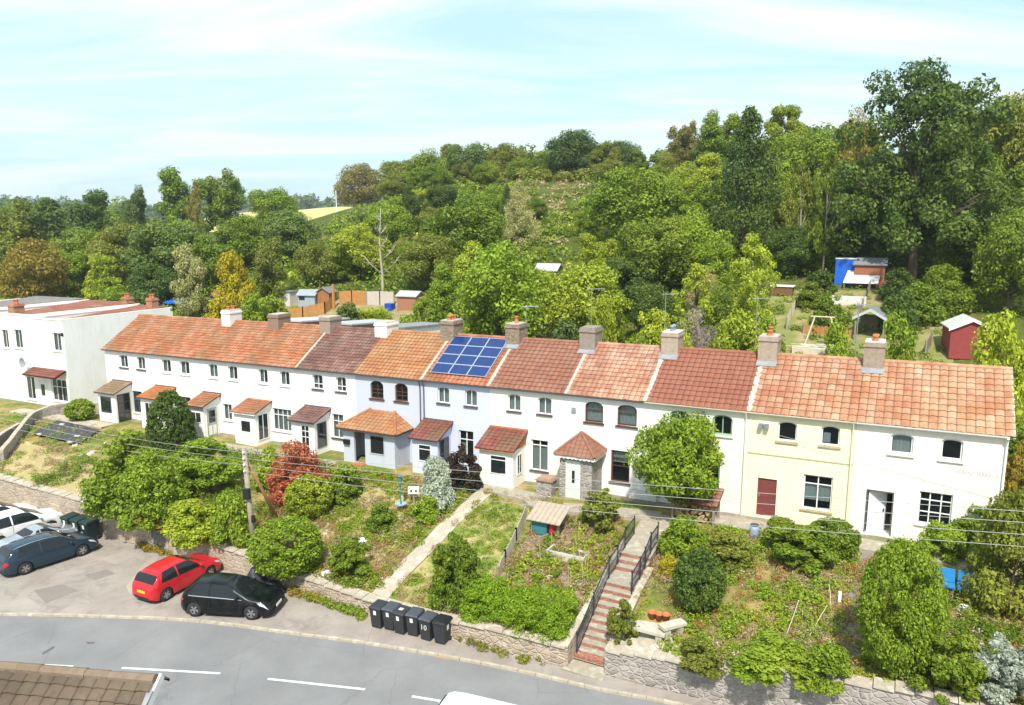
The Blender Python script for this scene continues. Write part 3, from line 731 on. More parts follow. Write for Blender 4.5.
h9 = house(SB[3], SB[4], 'white cottage with orange porch and wide white-barred front window, below a brown chimney', PW, T_OR, [up(258,267,cur=drapes), up(279.3,289,cur=drapes)], [dict(r=(-42.45,-40.72,.2,1.74,0), vb=(.25,.5,.75), hb=(.7,), cur=full)], roof=dict(tw=.27,ga=.27,roll=.02))
porch_lean(h9, -44.5, -42.55, 1.5, 1.75, 2.25, PW, T_OR2, [dict(r=(-43.9,-42.95,.25,1.1))], [dict(r=(.2,1.15,-.3,1.5), vb=(.5,))], gable=WHITE)
h8 = house(SB[4], SB[5], 'white cottage under the dark mottled brown roof', PW, T_DK, [up(312,322.3,cur=drapes,sm_=DSILL,vb=(.5,),hb=(.35,)), up(335.5,345.6,cur=drapes,sm_=DSILL,hb=(.35,))], [dict(r=(-37.17,-36.22,.27,1.88,0), vb=(.5,), hb=(.7,), sm_=DSILL, cur=full)], roof=dict(tw=.27,ga=.28,roll=.024))
porch_lean(h8, -39.3, -37.35, 1.5, 1.72, 2.2, PW, T_DK, [dict(r=(-38.45,-37.75,-.6,1.35), fm=WHITE, vb=(.5,), hb=(.3,.6,.8))], [dict(r=(.25,1.1,-.2,1.45), fm=GREYP)])
fillet(h8, SB[4], w=.3)
h7 = house(SB[5], SB[6], 'pale blue house with brown arched windows and a large hipped orange porch', PB, T_MX, [up(370,383,.3,3.23,4.37,fm=BROWN,sm_=BROWN,hb=(.3,.5),fw=.08), up(394.5,407.5,.3,3.23,4.37,fm=BROWN,sm_=BROWN,hb=(.3,.5),fw=.08)], pipe=SB[6]-.15, roof=dict(tw=.3,ga=.31))
h6 = house(SB[6], SB[7], 'bluish white house carrying twelve solar panels on its roof', PV, T_OR2, [up(437.5,449,sm_=DSILL,cur=((.05,.95,.03,.97),)), up(465,476.8,sm_=DSILL,cur=((.05,.95,.03,.97),))], [dict(r=(-27.42,-26.41,-.1,1.88,0), vb=(.5,), hb=(.72,), cur=((.08,.5,.03,.6),), sm_=WSILL)], pipe=SB[6]+.12, roof=dict(tw=.3,ga=.3))
porch_lean(h6, -29.75, -27.95, 1.5, 1.66, 2.3, PV, T_PO, [dict(r=(-29.3,-28.4,.15,1.2), hb=(.72,))], [dict(r=(.2,1.2,-.7,1.5), fm=GREYP, vb=(.5,), hb=(.6,))])
fillet(h6, SB[6], w=.34)
h5 = house(SB[7], SB[8], 'cream white house with a maroon-roofed porch, between the solar roof and the stone porch', PC, T_BR, [up(508,520.7,cur=full,sm_=DSILL), up(538,551.8,cur=full,sm_=DSILL)], [dict(r=(-22.6,-21.55,.1,1.89,0), vb=(.5,), hb=(.82,), cur=((.03,.97,.02,.8),), sm_=DSILL)], roof=dict(tw=.33,ga=.34))
p5 = porch_lean(h5, -25.1, -22.95, 1.55, 1.66, 2.35, PC, T_PO, [dict(r=(-24.4,-23.35,.1,1.2), hb=(.76,))], [dict(r=(.45,1.05,.0,1.2), vb=(.5,))], gable=M('orange_fascia', (.5,.2,.07), (.4,.15,.06), .6, 4))
gb = MB(); gb.prism([(-1.5,1.55),(-.03,2.2),(-.03,1.55)], lambda d,h: S(-22.95,d,h), lambda d,h: S(-22.9,d,h)); obj('gable_boarding', gb, M('orange_boarding', (.45,.17,.06), (.36,.13,.05), .7, 4), p5)
fillet(h5, SB[7], w=.42)
h4 = house(SB[8], SB[9], 'white cottage with patched pinkish roof, brown windows and a stone porch under a pyramid roof', PW, T_PT, [dict(r=(-19.35,-18.3,3.28,4.42,.26), fm=BROWN, vb=(), hb=(.6,), sm_=BROWN, cur=full, fw=.075), dict(r=(-17.5,-16.42,3.28,4.42,.26), fm=BROWN, vb=(), hb=(.6,), sm_=BROWN, cur=full, fw=.075)], [dict(r=(-17.8,-16.74,.13,1.88,0), fm=BROWN, vb=(), hb=(.5,.75), sm_=DSILL, cur=((.05,.95,.6,.97),), fw=.08)], roof=dict(tw=.3,ga=.33))
fillet(h4, SB[8], w=.4); alarm(h4, -20.0, 3.85, LEAD)
h3 = house(SB[9], SB[10], 'cream house with green window frames, half hidden behind the round green tree', PC, T_RD, [up(670.5,690,.22,3.37,4.4,fm=GREENP,sm_=WSILL,fw=.08,cur=drapes), up(713.5,733.5,.22,3.37,4.4,fm=GREENP,sm_=WSILL,fw=.08)], [dict(r=(su(696),su(723),.05,1.8,0), fm=GREENP, vb=(.5,), fw=.08, sm_=WSILL)], pipe=SB[10]-.12, gutm=CREAMP, roof=dict(tw=.3,ga=.36))
fillet(h3, SB[9], w=.55)
h2 = house(SB[10], SB[11], 'yellow house with a dark red front door', PY, T_CM, [up(779,798.3,.16,3.42,4.4,vb=(),sm_=BSILL,fw=.07), up(822.3,841.5,.16,3.44,4.4,vb=(),sm_=BSILL,fw=.07,cur=((.1,.5,.1,.6),))], [dict(r=(-8.04,-6.73,.2,1.91,0), vb=(.5,), hb=(.74,), cur=((.04,.96,.25,.72),), sm_=BSILL, fw=.07)], dict(r=(-10.14,-9.24,-.5,1.43), mat=M('dark_red_door', (.16,.04,.035), (.2,.055,.05), .5, 5), frame=M('red_frame', (.2,.06,.05))), pipe=SB[11]-.12, gutm=CREAMP, roof=dict(tw=.36,ga=.38,roll=.045))
fillet(h2, SB[10], w=.75)
fl = MB()
for k in (-.14, .14): fl.box((-9.98+k-.1, -.28, 4.0), (-9.98+k+.1, -.1, 4.22), S)
fl.box((-10.08, -.1, 4.05), (-9.88, 0, 4.17), S); obj('floodlight', fl, METAL, h2)
bc = MB(); bc.box((SB[10]+.02,-.025,2.62),(SB[11]-.02,-.003,2.68), S); obj('string_course', bc, BSILL, h2)
h1 = house(SB[11], SB[12], 'white end house with open front door and faint lettering on its wall', PI, T_CL, [up(892,915.3,.14,3.42,4.36,vb=(),sm_=WSILL,fw=.08,cur=((.1,.9,.03,.9),)), up(943,965.3,.14,3.4,4.36,vb=(),sm_=WSILL,fw=.08)], [dict(r=(-3.13,-1.82,.3,1.82,0), vb=(.33,.67), hb=(.37,.74), sm_=WSILL, fw=.06)], ends=(False, True), gutm=WHITE, roof=dict(tw=.37,ga=.38,roll=.05))
# the open doorway of the end house
def door_open():
    r0, r1, b0, b1 = -5.22, -4.19, -.5, 1.52
    return r0
_w = [c for c in kids(h1) if c.name.startswith('wall')][0]
bpy.data.objects.remove(_w)
mb = MB(); ops1 = [(su(892),su(915.3),3.42,4.36,.14),(su(943),su(965.3),3.4,4.36,.14),(-3.13,-1.82,.3,1.82,0),(-5.22,-4.19,-.5,1.52,0)]
wall_open(mb, SB[11]+.004, -.004, GL-.6, EH, ops1, front, 0, -.28); mb.box((SB[11]+.004, HD-.25, GL-.6), (-.004, HD, 4.75), S)
for x0, x1 in ((SB[11]+.004, SB[11]+.14), (-.16, -.004)):
    mb.prism([(.28,GL-.6),(HD-.25,GL-.6),(HD-.25,4.75),(RD,RH-.08),(.28,EH+.1)], lambda d,h: S(x0,d,h), lambda d,h: S(x1,d,h))
mb.box((SB[11]+.14, .28, 2.05), (-.16, HD-.25, 2.2), S); mb.box((SB[11]+.14, .28, GL-.1), (-.16, HD-.25, -.5), S)
obj('wall', mb, PI, h1)
an = R(38)
def leaf(a, b, o): return S(-5.17+a*math.cos(an)-o*math.sin(an)*-1*0-.0+o*-math.sin(an), -.0+.06+a*math.sin(an)-o*math.cos(an), b)
dmb = MB(); dmb.box((0,-.48,-.05),(.92,1.47,0),leaf)
for fa, fb, ga, gb_ in ((.1,.42,-.35,.25),(.5,.82,-.35,.25),(.1,.42,.4,.9),(.5,.82,.4,.9),(.1,.42,1.02,1.38),(.5,.82,1.02,1.38)): dmb.box((fa,ga,-.02),(fb,gb_,.012),leaf)
dl = obj('door', dmb, M('white_door', (.7,.72,.76), (.62,.64,.68), .4, 4), h1, label='white panelled front door standing open')
hd = MB(); hd.box((.82,.4,0),(.86,.55,.05),leaf); obj('handle', hd, BLACK, dl)
fr = MB()
for a, b in (((-5.28,-.5,-.05),(-5.22,1.58,.015)),((-4.19,-.5,-.05),(-4.13,1.58,.015)),((-5.22,1.52,-.05),(-4.19,1.58,.012))): fr.box(a, b, front)
obj('door_frame', fr, GREYP, h1)
ms = MB(); vs = [S(-.03,-.2+0,EH-.13)]
ms.tube([S(-.06,-.26,EH-.2),S(-.06,-.12,EH-.42),S(-.06,-.07,EH-.6),S(-.06,-.07,GL)], .05, 8); obj('downpipe', ms, WHITE, h1)
vg = MB()
for d0, h0, d1, h1_ in ((-.21,EH-.2,RD,RH-.07),(BD,4.66,RD,RH-.07)):
    vg.hexa([S(.1,d0,h0),S(.205,d0,h0),S(.205,d1,h1_),S(.1,d1,h1_),S(.1,d0,h0+.12),S(.205,d0,h0+.12),S(.205,d1,h1_+.12),S(.1,d1,h1_+.12)])
obj('verge', vg, MORT, h1)
# painted name on the end wall, worn faint
def text_mesh(txt, size, fn, depth_=.006, squeeze=1.0):
    cu = bpy.data.curves.new('t', 'FONT'); cu.body = txt; cu.size = size; cu.resolution_u = 2
    o = bpy.data.objects.new('t', cu); COL.objects.link(o)
    dg = bpy.context.evaluated_depsgraph_get(); me = bpy.data.meshes.new_from_object(o.evaluated_get(dg))
    vs = [v.co.copy() for v in me.vertices]; fs = [list(p.vertices) for p in me.polygons]
    bpy.data.objects.remove(o); bpy.data.curves.remove(cu); bpy.data.meshes.remove(me)
    mb = MB(); mb.add([fn(v.x*squeeze, v.y, depth_) for v in vs], fs); return mb
obj('lettering', text_mesh('LEWINS TERRACE', .24, lambda x,y,o: front(-1.85+x, 2.82+y*1.0, o), .005, .85), M('faded_letter_paint', (.27,.25,.23), (.4,.37,.34), .9, 6), h1)
# chimneys, aerials
WPT = plaster('white_chimney_render', (.74,.72,.68))
chimney(h11, SB[2], WPT, .9, 1.15, .85, (('short',-.25),('short',.2)))
chimney(h10, SB[3], M('brown_stack', (.2,.14,.1), (.26,.18,.13), .9, 6, .3), 1.0, 1.25, .75, ())
chimney(h9, SB[4], M('grey_stack', (.33,.26,.2), (.24,.19,.15), .9, 5, .3), .95, 1.2, .75, ())
chimney(h8, SB[5], WPT, 1.0, 1.3, .62, ())
chimney(h7, SB[6], CHST, 1.0, 1.2, .95, (('short',-.3),('short',0),('short',.3)))
c5 = chimney(h5, SB[7], CHST, .95, 1.15, .95, (('clay',.0),)); aerial(h5, SB[7]+.5, 1.1, .3)
chimney(h4, SB[8], M('grey_brown_stack', (.3,.25,.2), (.2,.17,.14), .92, 5, .4), .95, 1.2, .95, (), capm=M('dark_cap', (.3,.26,.2), (.2,.18,.15), .9, 4, .3)); aerial(h4, SB[8], 2.3, 0)
chimney(h3, SB[9]+.35, M('buff_stack', (.42,.34,.27), (.3,.24,.19), .92, 5, .4), .92, 1.15, .95, (('cowl',-.2),('cowl',.2)), capm=WPT); aerial(h3, SB[9]-.2, 2.1, .3)
chimney(h2, SB[10]+.25, M('tan_stack', (.4,.32,.25), (.27,.22,.17), .92, 5, .4), .95, 1.15, 1.0, (('short',-.22),('clay',.15))); aerial(h2, SB[10]-.55, 2.0, .4)
chimney(h1, SB[11]+.4, M('weathered_stack', (.36,.28,.21), (.24,.19,.15), .92, 5, .4), .92, 1.15, 1.0, (('short',-.28),('short',0),('short',.28)), capm=WPT); aerial(h1, SB[11]-.45, 1.9, -.2)
# lead flashing at chimney feet
for hh, s in ((h5,SB[7]),(h4,SB[8]),(h3,SB[9]+.35),(h2,SB[10]+.25),(h1,SB[11]+.4)):
    mb = MB(); mb.hexa([Qf(s-.5,SL-1.0,.0),Qf(s+.5,SL-1.0,.0),Qf(s+.5,SL-.55,.0),Qf(s-.5,SL-.55,.0),Qf(s-.5,SL-1.0,.1),Qf(s+.5,SL-1.0,.1),Qf(s+.5,SL-.55,.1),Qf(s-.5,SL-.55,.1)]); obj('flashing', mb, LEAD, hh)
# solar panels: 3 x 4 on house 6
SOL = M('solar_cells', (.008,.025,.11), (.012,.035,.15), .2, 2, spec=.7); SGRID = M('solar_frame', (.45,.48,.56), (.4,.44,.52), .4, 3)
a0, a1, t0, t1 = -29.55, -25.7, .6, SL-.25
for i in range(3):
    for j in range(4):
        b = (t1-t0)/4; a = (a1-a0)/3; x0, x1, y0, y1 = a0+a*i+.012, a0+a*(i+1)-.012, t0+b*j+.012, t0+b*(j+1)-.012
        mb = MB(); mb.box((x0,y0,.13),(x1,y1,.165),Qf)
        mb.box((x0+.025,y0+.025,.166),(x1-.025,y1-.025,.17),Qf,1); nx, ny = 6, 4
        for k in range(1, nx): xx = x0+.04+(x1-x0-.08)*k/nx; pass
        for k in range(1, ny): yy = y0+.04+(y1-y0-.08)*k/ny; pass
        pr = obj('solar_panel', mb, (SGRID, SOL), h6)
# hipped porch of the pale blue house
def porch_blue():
    s0, s1, dep, he, hr = -34.95, -31.0, 1.55, 1.62, 2.5
    mb = MB(); fp = lambda a, b, o: S(a, -dep-o, b)
    wall_open(mb, s0, s1, GL-.5, he, [(-34.45+.35, -33.25, GL+.05, 1.45, 0)], fp, 0, -.15)
    for x0, x1 in ((s0, s0+.14), (s1-.14, s1)): mb.box((x0, -dep+.15, GL-.5), (x1, -.003, he), S)
    P_ = obj('porch', mb, PB, h7)
    ov = .3; e0, e1 = s0-ov, s1+ov; L = math.hypot(dep+ov, hr-he); u = ((dep+ov)/L, (hr-he)/L)
    Q = lambda a, t, n: S(a, -dep-ov+u[0]*t-u[1]*n, he+u[1]*t+u[0]*n)
    hip = 1.35; rf = MB()
    tile_slope(rf, Q, e0, e1, L-.03, tw=.3, ga=.28, roll=.03, lip=.03, bl=lambda t: e0+hip*t/L, br=lambda t: e1-hip*t/L)
    for sg, ee in ((1, e1), (-1, e0)):
        Lh = math.hypot(hip, hr-he); uh = (hip/Lh, (hr-he)/Lh)
        Qh = lambda a, t, n: S(ee-sg*(uh[0]*t-uh[1]*n), (a if sg > 0 else -a), he+uh[1]*t+uh[0]*n)
        if sg > 0: tile_slope(rf, Qh, -dep-ov, -.0, Lh, tw=.3, ga=.28, roll=.03, lip=.03, bl=lambda t: -dep-ov+(dep+ov)*t/Lh, br=lambda t: 0)
        else: tile_slope(rf, Qh, 0, dep+ov, Lh, tw=.3, ga=.28, roll=.03, lip=.03, bl=lambda t: 0, br=lambda t: (dep+ov)*(1-t/Lh))
    for ee, ff in ((e0, e0+hip), (e1, e1-hip)): ridge_tiles(rf, (S(ee, -dep-ov, he+.06), S(ff, -.05, hr+.06)), .09, .3)
    rf.prism([(e0+.05,-dep-ov+.05),(e1-.05,-dep-ov+.05),(e1-.05,-.01),(e0+.05,-.01)], lambda a,d: S(a,d,he-.1), lambda a,d: S(a,d,he-.02))
    obj('porch_roof', rf, T_MX, P_); g = MB(); g.box((e0,-dep-ov-.05,he-.1),(e1,-dep-ov+.02,he-.01),S); g.box((e1-.02,-dep-ov+.02,he-.1),(e1+.03,-.0,he-.01),S); obj('gutter', g, M('dark_brown_gutter', (.08,.05,.045), (.06,.04,.035), .6), P_)
    panel_window(P_, -32.85, -31.75, .15, 1.35, fp, fm=M('pale_grey_frame', (.5,.52,.55)))
    door_leaf(P_, -34.05, -33.3, GL+.05, 1.4, lambda a, b, o: S(a, -.25-o, b), BROWN, frame=WHITE)
    bx = MB(); bx.box((-34.85,-dep-.16,.55),(-34.4,-dep-.003,.85),S); obj('letter_box', bx, BLACK, P_)
    st = MB(); st.box((-34.05,-dep-.35,GL-.3),(-33.2,-dep+.2,GL+.05),S); obj('doorstep', st, TERRA, P_)
porch_blue()
# stone porch with pyramid roof
def porch_stone():
    s0, s1, dep, he, hr = -20.15, -18.3, 1.5, 1.8, 2.85
    mb = MB(); fp = lambda a, b, o: S(a, -dep-o, b)
    wall_open(mb, s0, s1, GL-.4, he-.12, [(-19.8, -18.95, GL-.35, 1.45, 0)], fp, 0, -.2)
    for x0, x1 in ((s0, s0+.2), (s1-.2, s1)): mb.box((x0, -dep+.2, GL-.4), (x1, -.003, he-.12), S)
    P_ = obj('porch', mb, STONEG, h4)
    door_leaf(P_, -19.74, -19.0, GL-.3, 1.38, fp, M('pale_green_door', (.6,.68,.6), (.54,.62,.55), .5, 4), glaz=(.4,.62,.5,.8), o=-.03, frame=M('pale_green_frame', (.66,.72,.64)))
    ov = .24; e0, e1, f0, f1 = s0-ov, s1+ov, -dep-ov, -.01; cs, cd = (s0+s1)/2, -.75; rf = MB()
    def side(x0, x1, inward, ax):
        w = x1-x0; c = (x0+x1)/2 if ax == 's' else cd; L = math.hypot(inward, hr-he); u = (inward/L, (hr-he)/L)
        return L, u
    L, u = side(e0, e1, cd-f0, 's')
    tile_slope(rf, lambda a,t,n: S(a, f0+u[0]*t-u[1]*n, he+u[1]*t+u[0]*n), e0, e1, L-.02, tw=.26, ga=.24, roll=.02, lip=.03, bl=lambda t: e0+(cs-e0)*t/L, br=lambda t: e1-(e1-cs)*t/L)
    w_ = e1-cs; L2 = math.hypot(w_, hr-he); u2 = (w_/L2, (hr-he)/L2)
    tile_slope(rf, lambda a,t,n: S(e1-u2[0]*t+u2[1]*n, a, he+u2[1]*t+u2[0]*n), f0, f1, L2-.02, tw=.26, ga=.24, roll=.02, lip=.03, bl=lambda t: f0+(cd-f0)*t/L2, br=lambda t: f1-(f1-cd)*t/L2)
    tile_slope(rf, lambda a,t,n: S(e0+u2[0]*t-u2[1]*n, -a, he+u2[1]*t+u2[0]*n), -f1, -f0, L2-.02, tw=.26, ga=.24, roll=.02, lip=.03, bl=lambda t: -f1+(cd*-1+f1)*t/L2, br=lambda t: -f0-(-f0+cd)*t/L2)
    L3 = math.hypot(f1-cd, hr-he); u3 = ((f1-cd)/L3, (hr-he)/L3)
    tile_slope(rf, lambda a,t,n: S(-a, f1-u3[0]*t+u3[1]*n, he+u3[1]*t+u3[0]*n), -e1, -e0, L3-.02, tw=.26, ga=.24, roll=.02, lip=.03, bl=lambda t: -e1+(e1-cs)*t/L3, br=lambda t: -e0-(cs-e0)*t/L3)
    for x, y in ((e0,f0),(e1,f0),(e1,f1)): ridge_tiles(rf, (S(x,y,he+.05), S(cs,cd,hr+.04)), .09, .28)
    obj('porch_roof', rf, M('x', (.3,.1,.07)) if 0 else T_BR, P_)
    vb = MB()   # scalloped white valance
    for (x0,y0,x1,y1) in ((e0,f0+.02,e1,f0+.02),(e1-.02,f0,e1-.02,f1)):
        n = 10
        for k in range(n):
            t0, t1 = k/n, (k+1)/n; tm = (t0+t1)/2
            pt = lambda t, h, o: S(x0+(x1-x0)*t+(o if x0 == x1 else 0), y0+(y1-y0)*t+(o if x0 != x1 else 0), h)
            pl = [(t0,he-.02),(t0,he-.13),(tm-.02,he-.19),(tm+.02,he-.19),(t1,he-.13),(t1,he-.02)]
            vb.prism(pl, lambda t,h: pt(t,h,0), lambda t,h: pt(t,h,.03))
    obj('valance', vb, WHITE, P_)
    st = MB(); st.box((-19.9,-dep-.7,GL-.6),(-18.9,-dep-.001,GL-.3),S); st.box((-20.0,-dep-1.1,GL-.75),(-18.8,-dep-.701,GL-.5),S); obj('doorstep', st, CONC, P_)
porch_stone()
mb = MB(); mb.box((-21.35,-1.9,GL-.6),(-20.45,-1.2,.25),S); mb.prism([(-21.45,.25),(-20.38,.25),(-20.45,.42),(-21.35,.32)], lambda s,h: S(s,-2.0,h), lambda s,h: S(s,-1.1,h), 1)
pl = thing('stone_pier', 'low rubble stone pier with a flat brown cap left of the stone porch', 'pier', S(-20.9,-1.55,GL-.5))
obj('pier_body', mb, (STONEG, M('brown_slab', (.4,.25,.17), (.3,.19,.13), .8, 4)), pl)
mb = MB(); mb.box((-16.7,-.12,GL-.2),(-15.2,-.003,-.1),S); mb.box((-16.65,-.14,-.1),(-15.25,-.001,-.06),S); obj('wall_panel', mb, WHITE, h4)
# white rendered flat-fronted houses left of the terrace
def flat_house(s0, s1, label, ht, ups, dn, roofm, extra=None, right=False):
    root = thing('parapet_house', label, 'house', S((s0+s1)/2, 5, -1.2), group='white houses with parapets')
    gl = -1.7; dp = 10.5; mb = MB(); ops = [w['r']+(0,) for w in ups+dn]
    wall_open(mb, s0+.005, s1-.005, gl, ht, ops, front, 0, -.28)
    mb.box((s0+.005, dp-.25, gl), (s1-.005, dp, ht-.3), S)
    for x0, x1 in ((s0+.005, s0+.3), (s1-.3, s1-.005)):
        mb.box((x0, .28, gl), (x1, dp-.25, ht), S)
    mb.box((s0+.3,.28,2.2),(s1-.3,dp-.25,2.35),S)
    obj('wall', mb, PW, root)
    cp = MB(); cp.box((s0+.005,-.06,ht),(s1-.005,.34,ht+.08),S)
    for x0, x1 in ((s0+.005, s0+.33), (s1-.33, s1-.005)): cp.box((x0, .34, ht), (x1, dp, ht+.08), S)
    obj('parapet_coping', cp, WPT, root)
    rf = MB(); L = math.hypot(dp-.6, .9); Q = lambda a, t, n: S(a, .35+t*(dp-.6)/L, ht-.55+.72*t/L+n)
    tile_slope(rf, Q, s0+.31, s1-.31, L, tw=.34, ga=.36, roll=.03); rf.prism([(s0+.31,0),(s1-.31,0),(s1-.31,L),(s0+.31,L)], lambda a,t: Q(a,t,-.12), lambda a,t: Q(a,t,-.02))
    obj('roof', rf, roofm, root)
    for w in ups+dn: k = dict(w); r = k.pop('r'); window(root, *r, **k)
    return root
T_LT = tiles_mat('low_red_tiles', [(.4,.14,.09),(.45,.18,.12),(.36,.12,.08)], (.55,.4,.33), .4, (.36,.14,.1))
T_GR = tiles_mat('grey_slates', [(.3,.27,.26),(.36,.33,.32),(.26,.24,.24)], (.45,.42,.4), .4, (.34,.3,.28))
ch = {}
f1 = flat_house(-69.7, -65.2, 'white parapet house with a red canopy over its bay window, next to the terrace end', 6.75,
    [dict(r=(su(53),su(61.5),4.2,5.7), vb=(.5,), cur=full, sm_=WSILL)], [dict(r=(su(47),su(62.5),-.1,1.75), vb=(.3,.6), hb=(.65,), cur=drapes, sm_=WSILL)], T_LT)
cm = MB(); tile_slope(cm, lambda a,t,n: S(a,-1.0+t*.95,2.15+t*.45+n), su(31), su(64), 1.0, tw=.28, ga=.26, roll=.02); cm.prism([(su(31),0),(su(64),0),(su(64),1.0),(su(31),1.0)], lambda a,t: S(a,-1.0+t*.95,2.03+t*.45), lambda a,t: S(a,-1.0+t*.95,2.13+t*.45)); obj('canopy', cm, T_PO, f1)
dr = MB(); dr.box((su(40)-.45,-.05,-1.0),(su(40)+.4,.1,1.5),S); 
f2 = flat_house(-77.5, -69.7, 'white parapet house at the photo edge with a grey satellite dish', 6.95,
    [dict(r=(su(2),su(8.5),4.0,5.6), vb=(.5,), cur=drapes, sm_=WSILL), dict(r=(su(14.5),su(22.5),4.1,5.7), vb=(.5,), cur=full, sm_=WSILL)], [dict(r=(su(21),su(30),-.3,1.7), vb=(.5,), cur=drapes, sm_=WSILL)], T_LT)
f3 = flat_house(-86.2, -77.5, 'white parapet house with a grey slate roof farthest along the row', 7.1,
    [dict(r=(-84,-82.7,4.1,5.7), vb=(.5,), sm_=WSILL)], [dict(r=(-84,-82.7,-.2,1.7), vb=(.5,), sm_=WSILL)], T_GR)
sd = MB(); cx = su(28); c0 = S(cx, -.55, 3.0)
prof = [(.0,0),(.2,.02),(.38,.08),(.45,.13),(.43,.14),(.36,.1),(.2,.04),(0,.02)]
sd.lathe(prof, (0,0,0), 18, 'y', fn=lambda x,y,z: S(cx+x, -.5-.25+y*-1+.2, 3.0+z*.95+ (y*.3))); sd.tube([S(cx,-.45,2.95),S(cx,-.003,2.7)], .03, 6); sd.tube([S(cx,-.55,2.6),S(cx,-1.0,2.85)], .015, 5)
obj('satellite_dish', sd, M('grey_dish', (.3,.32,.35), (.24,.26,.28), .5), f2)
alarm(f1, su(63.5), 5.6, BLACK)
def stack(root, s, d, h0, h1, w=.9, dp=.6, mat=None, n=2):
    mb = MB(); mb.box((s-w/2,d-dp/2,h0),(s+w/2,d+dp/2,h1),S); mb.box((s-w/2-.06,d-dp/2-.06,h1-.22),(s+w/2+.06,d+dp/2+.06,h1-.1),S)
    c = obj('chimney', mb, mat or BRICKO, root)
    for k in range(n):
        x, y, z = S(s+(k-(n-1)/2)*.36, d, h1); p = MB(); p.lathe([(.15,0),(.12,.05),(.12,.3),(.15,.32),(.15,.37),(.09,.37),(0,.25)], (x,y,z), 12); obj('chimney_pot', p, TERRA, c, True)
BRICKO = stone_mat('orange_brickwork', [(.5,.2,.1),(.45,.16,.08),(.55,.26,.14)], (.5,.35,.25), 7, (1,1,2.6))
stack(f2, -73.6, 1.2, 6.2, 7.75, .9, .9); stack(f3, -79.5, 2.2, 6.4, 8.3, 1.2, .9); stack(f1, -66.5, 9.4, 6.3, 7.75, .8, .7); stack(f2, -70.6, 9.8, 6.3, 7.7, .8, .7)
d_ = MB(); d_.box((su(36),-.06,-1.0),(su(42.5),.0,1.45),front)
door_leaf(f1, su(35.5), su(41.5), -1.0, 1.4, lambda a,b,o: S(a,-.03-o,b), M('white_door2', (.74,.75,.76)), glaz=(.2,.8,.5,.9))
# ------------------------------------------------------------------ foliage
def leaf_quads(P, N, size, asp=.62, rs=RN):
    """P centres, N normals (numpy) -> verts of one folded leaf-shaped quad each"""
    n = len(P); t = rs.normal(size=(n,3)); t -= (t*N).sum(1)[:,None]*N; t /= np.linalg.norm(t, axis=1)[:,None]+1e-9
    b = np.cross(N, t); sz = size*np.clip(rs.lognormal(0, .38, (n,1)), .4, 2.1)
    v = np.empty((n,4,3)); v[:,0] = P-t*sz; v[:,1] = P+b*sz*asp+N*sz*.18; v[:,2] = P+t*sz; v[:,3] = P-b*sz*asp+N*sz*.18
    return v.reshape(-1,3)
def quads_mesh(name, V, mat):
    me = bpy.data.meshes.new(name); n = len(V)//4
    me.vertices.add(len(V)); me.vertices.foreach_set('co', np.ascontiguousarray(V, dtype=np.float32).ravel())
    me.loops.add(4*n); me.loops.foreach_set('vertex_index', np.arange(4*n, dtype=np.int32))
    me.polygons.add(n); me.polygons.foreach_set('loop_start', np.arange(0, 4*n, 4, dtype=np.int32))
    try: me.polygons.foreach_set('loop_total', np.full(n, 4, dtype=np.int32))
    except Exception: pass
    me.materials.append(mat); me.update(calc_edges=True); me.validate(); return me
def unit(a): return a/(np.linalg.norm(a, axis=1)[:,None]+1e-9)
def clump_leaves(C, RR, n, size, seed, flat_=.75, up_=.35, inner=.55, asp=.62, droop=0):
    """leaves on clumps: C centres, RR radii"""
    rs = np.random.default_rng(seed); C = np.asarray(C, float); RR = np.asarray(RR, float)
    w = RR**2; k = rs.choice(len(C), n, p=w/w.sum()); q = unit(rs.normal(size=(n,3)))
    rad = RR[k]*(inner+(1.08-inner)*rs.random(n)**.6)
    # ragged clumps
    rad *= 1+.22*np.sin(q[:,0]*5+k)*np.cos(q[:,1]*6+k*1.7)
    P = C[k]+q*rad[:,None]*np.array([1,1,flat_]); P[:,2] -= droop*rs.random(n)*RR[k]
    N = unit(q*.8+np.array([0,0,up_])+rs.normal(size=(n,3))*.55)
    return leaf_quads(P, N, size, asp, rs)
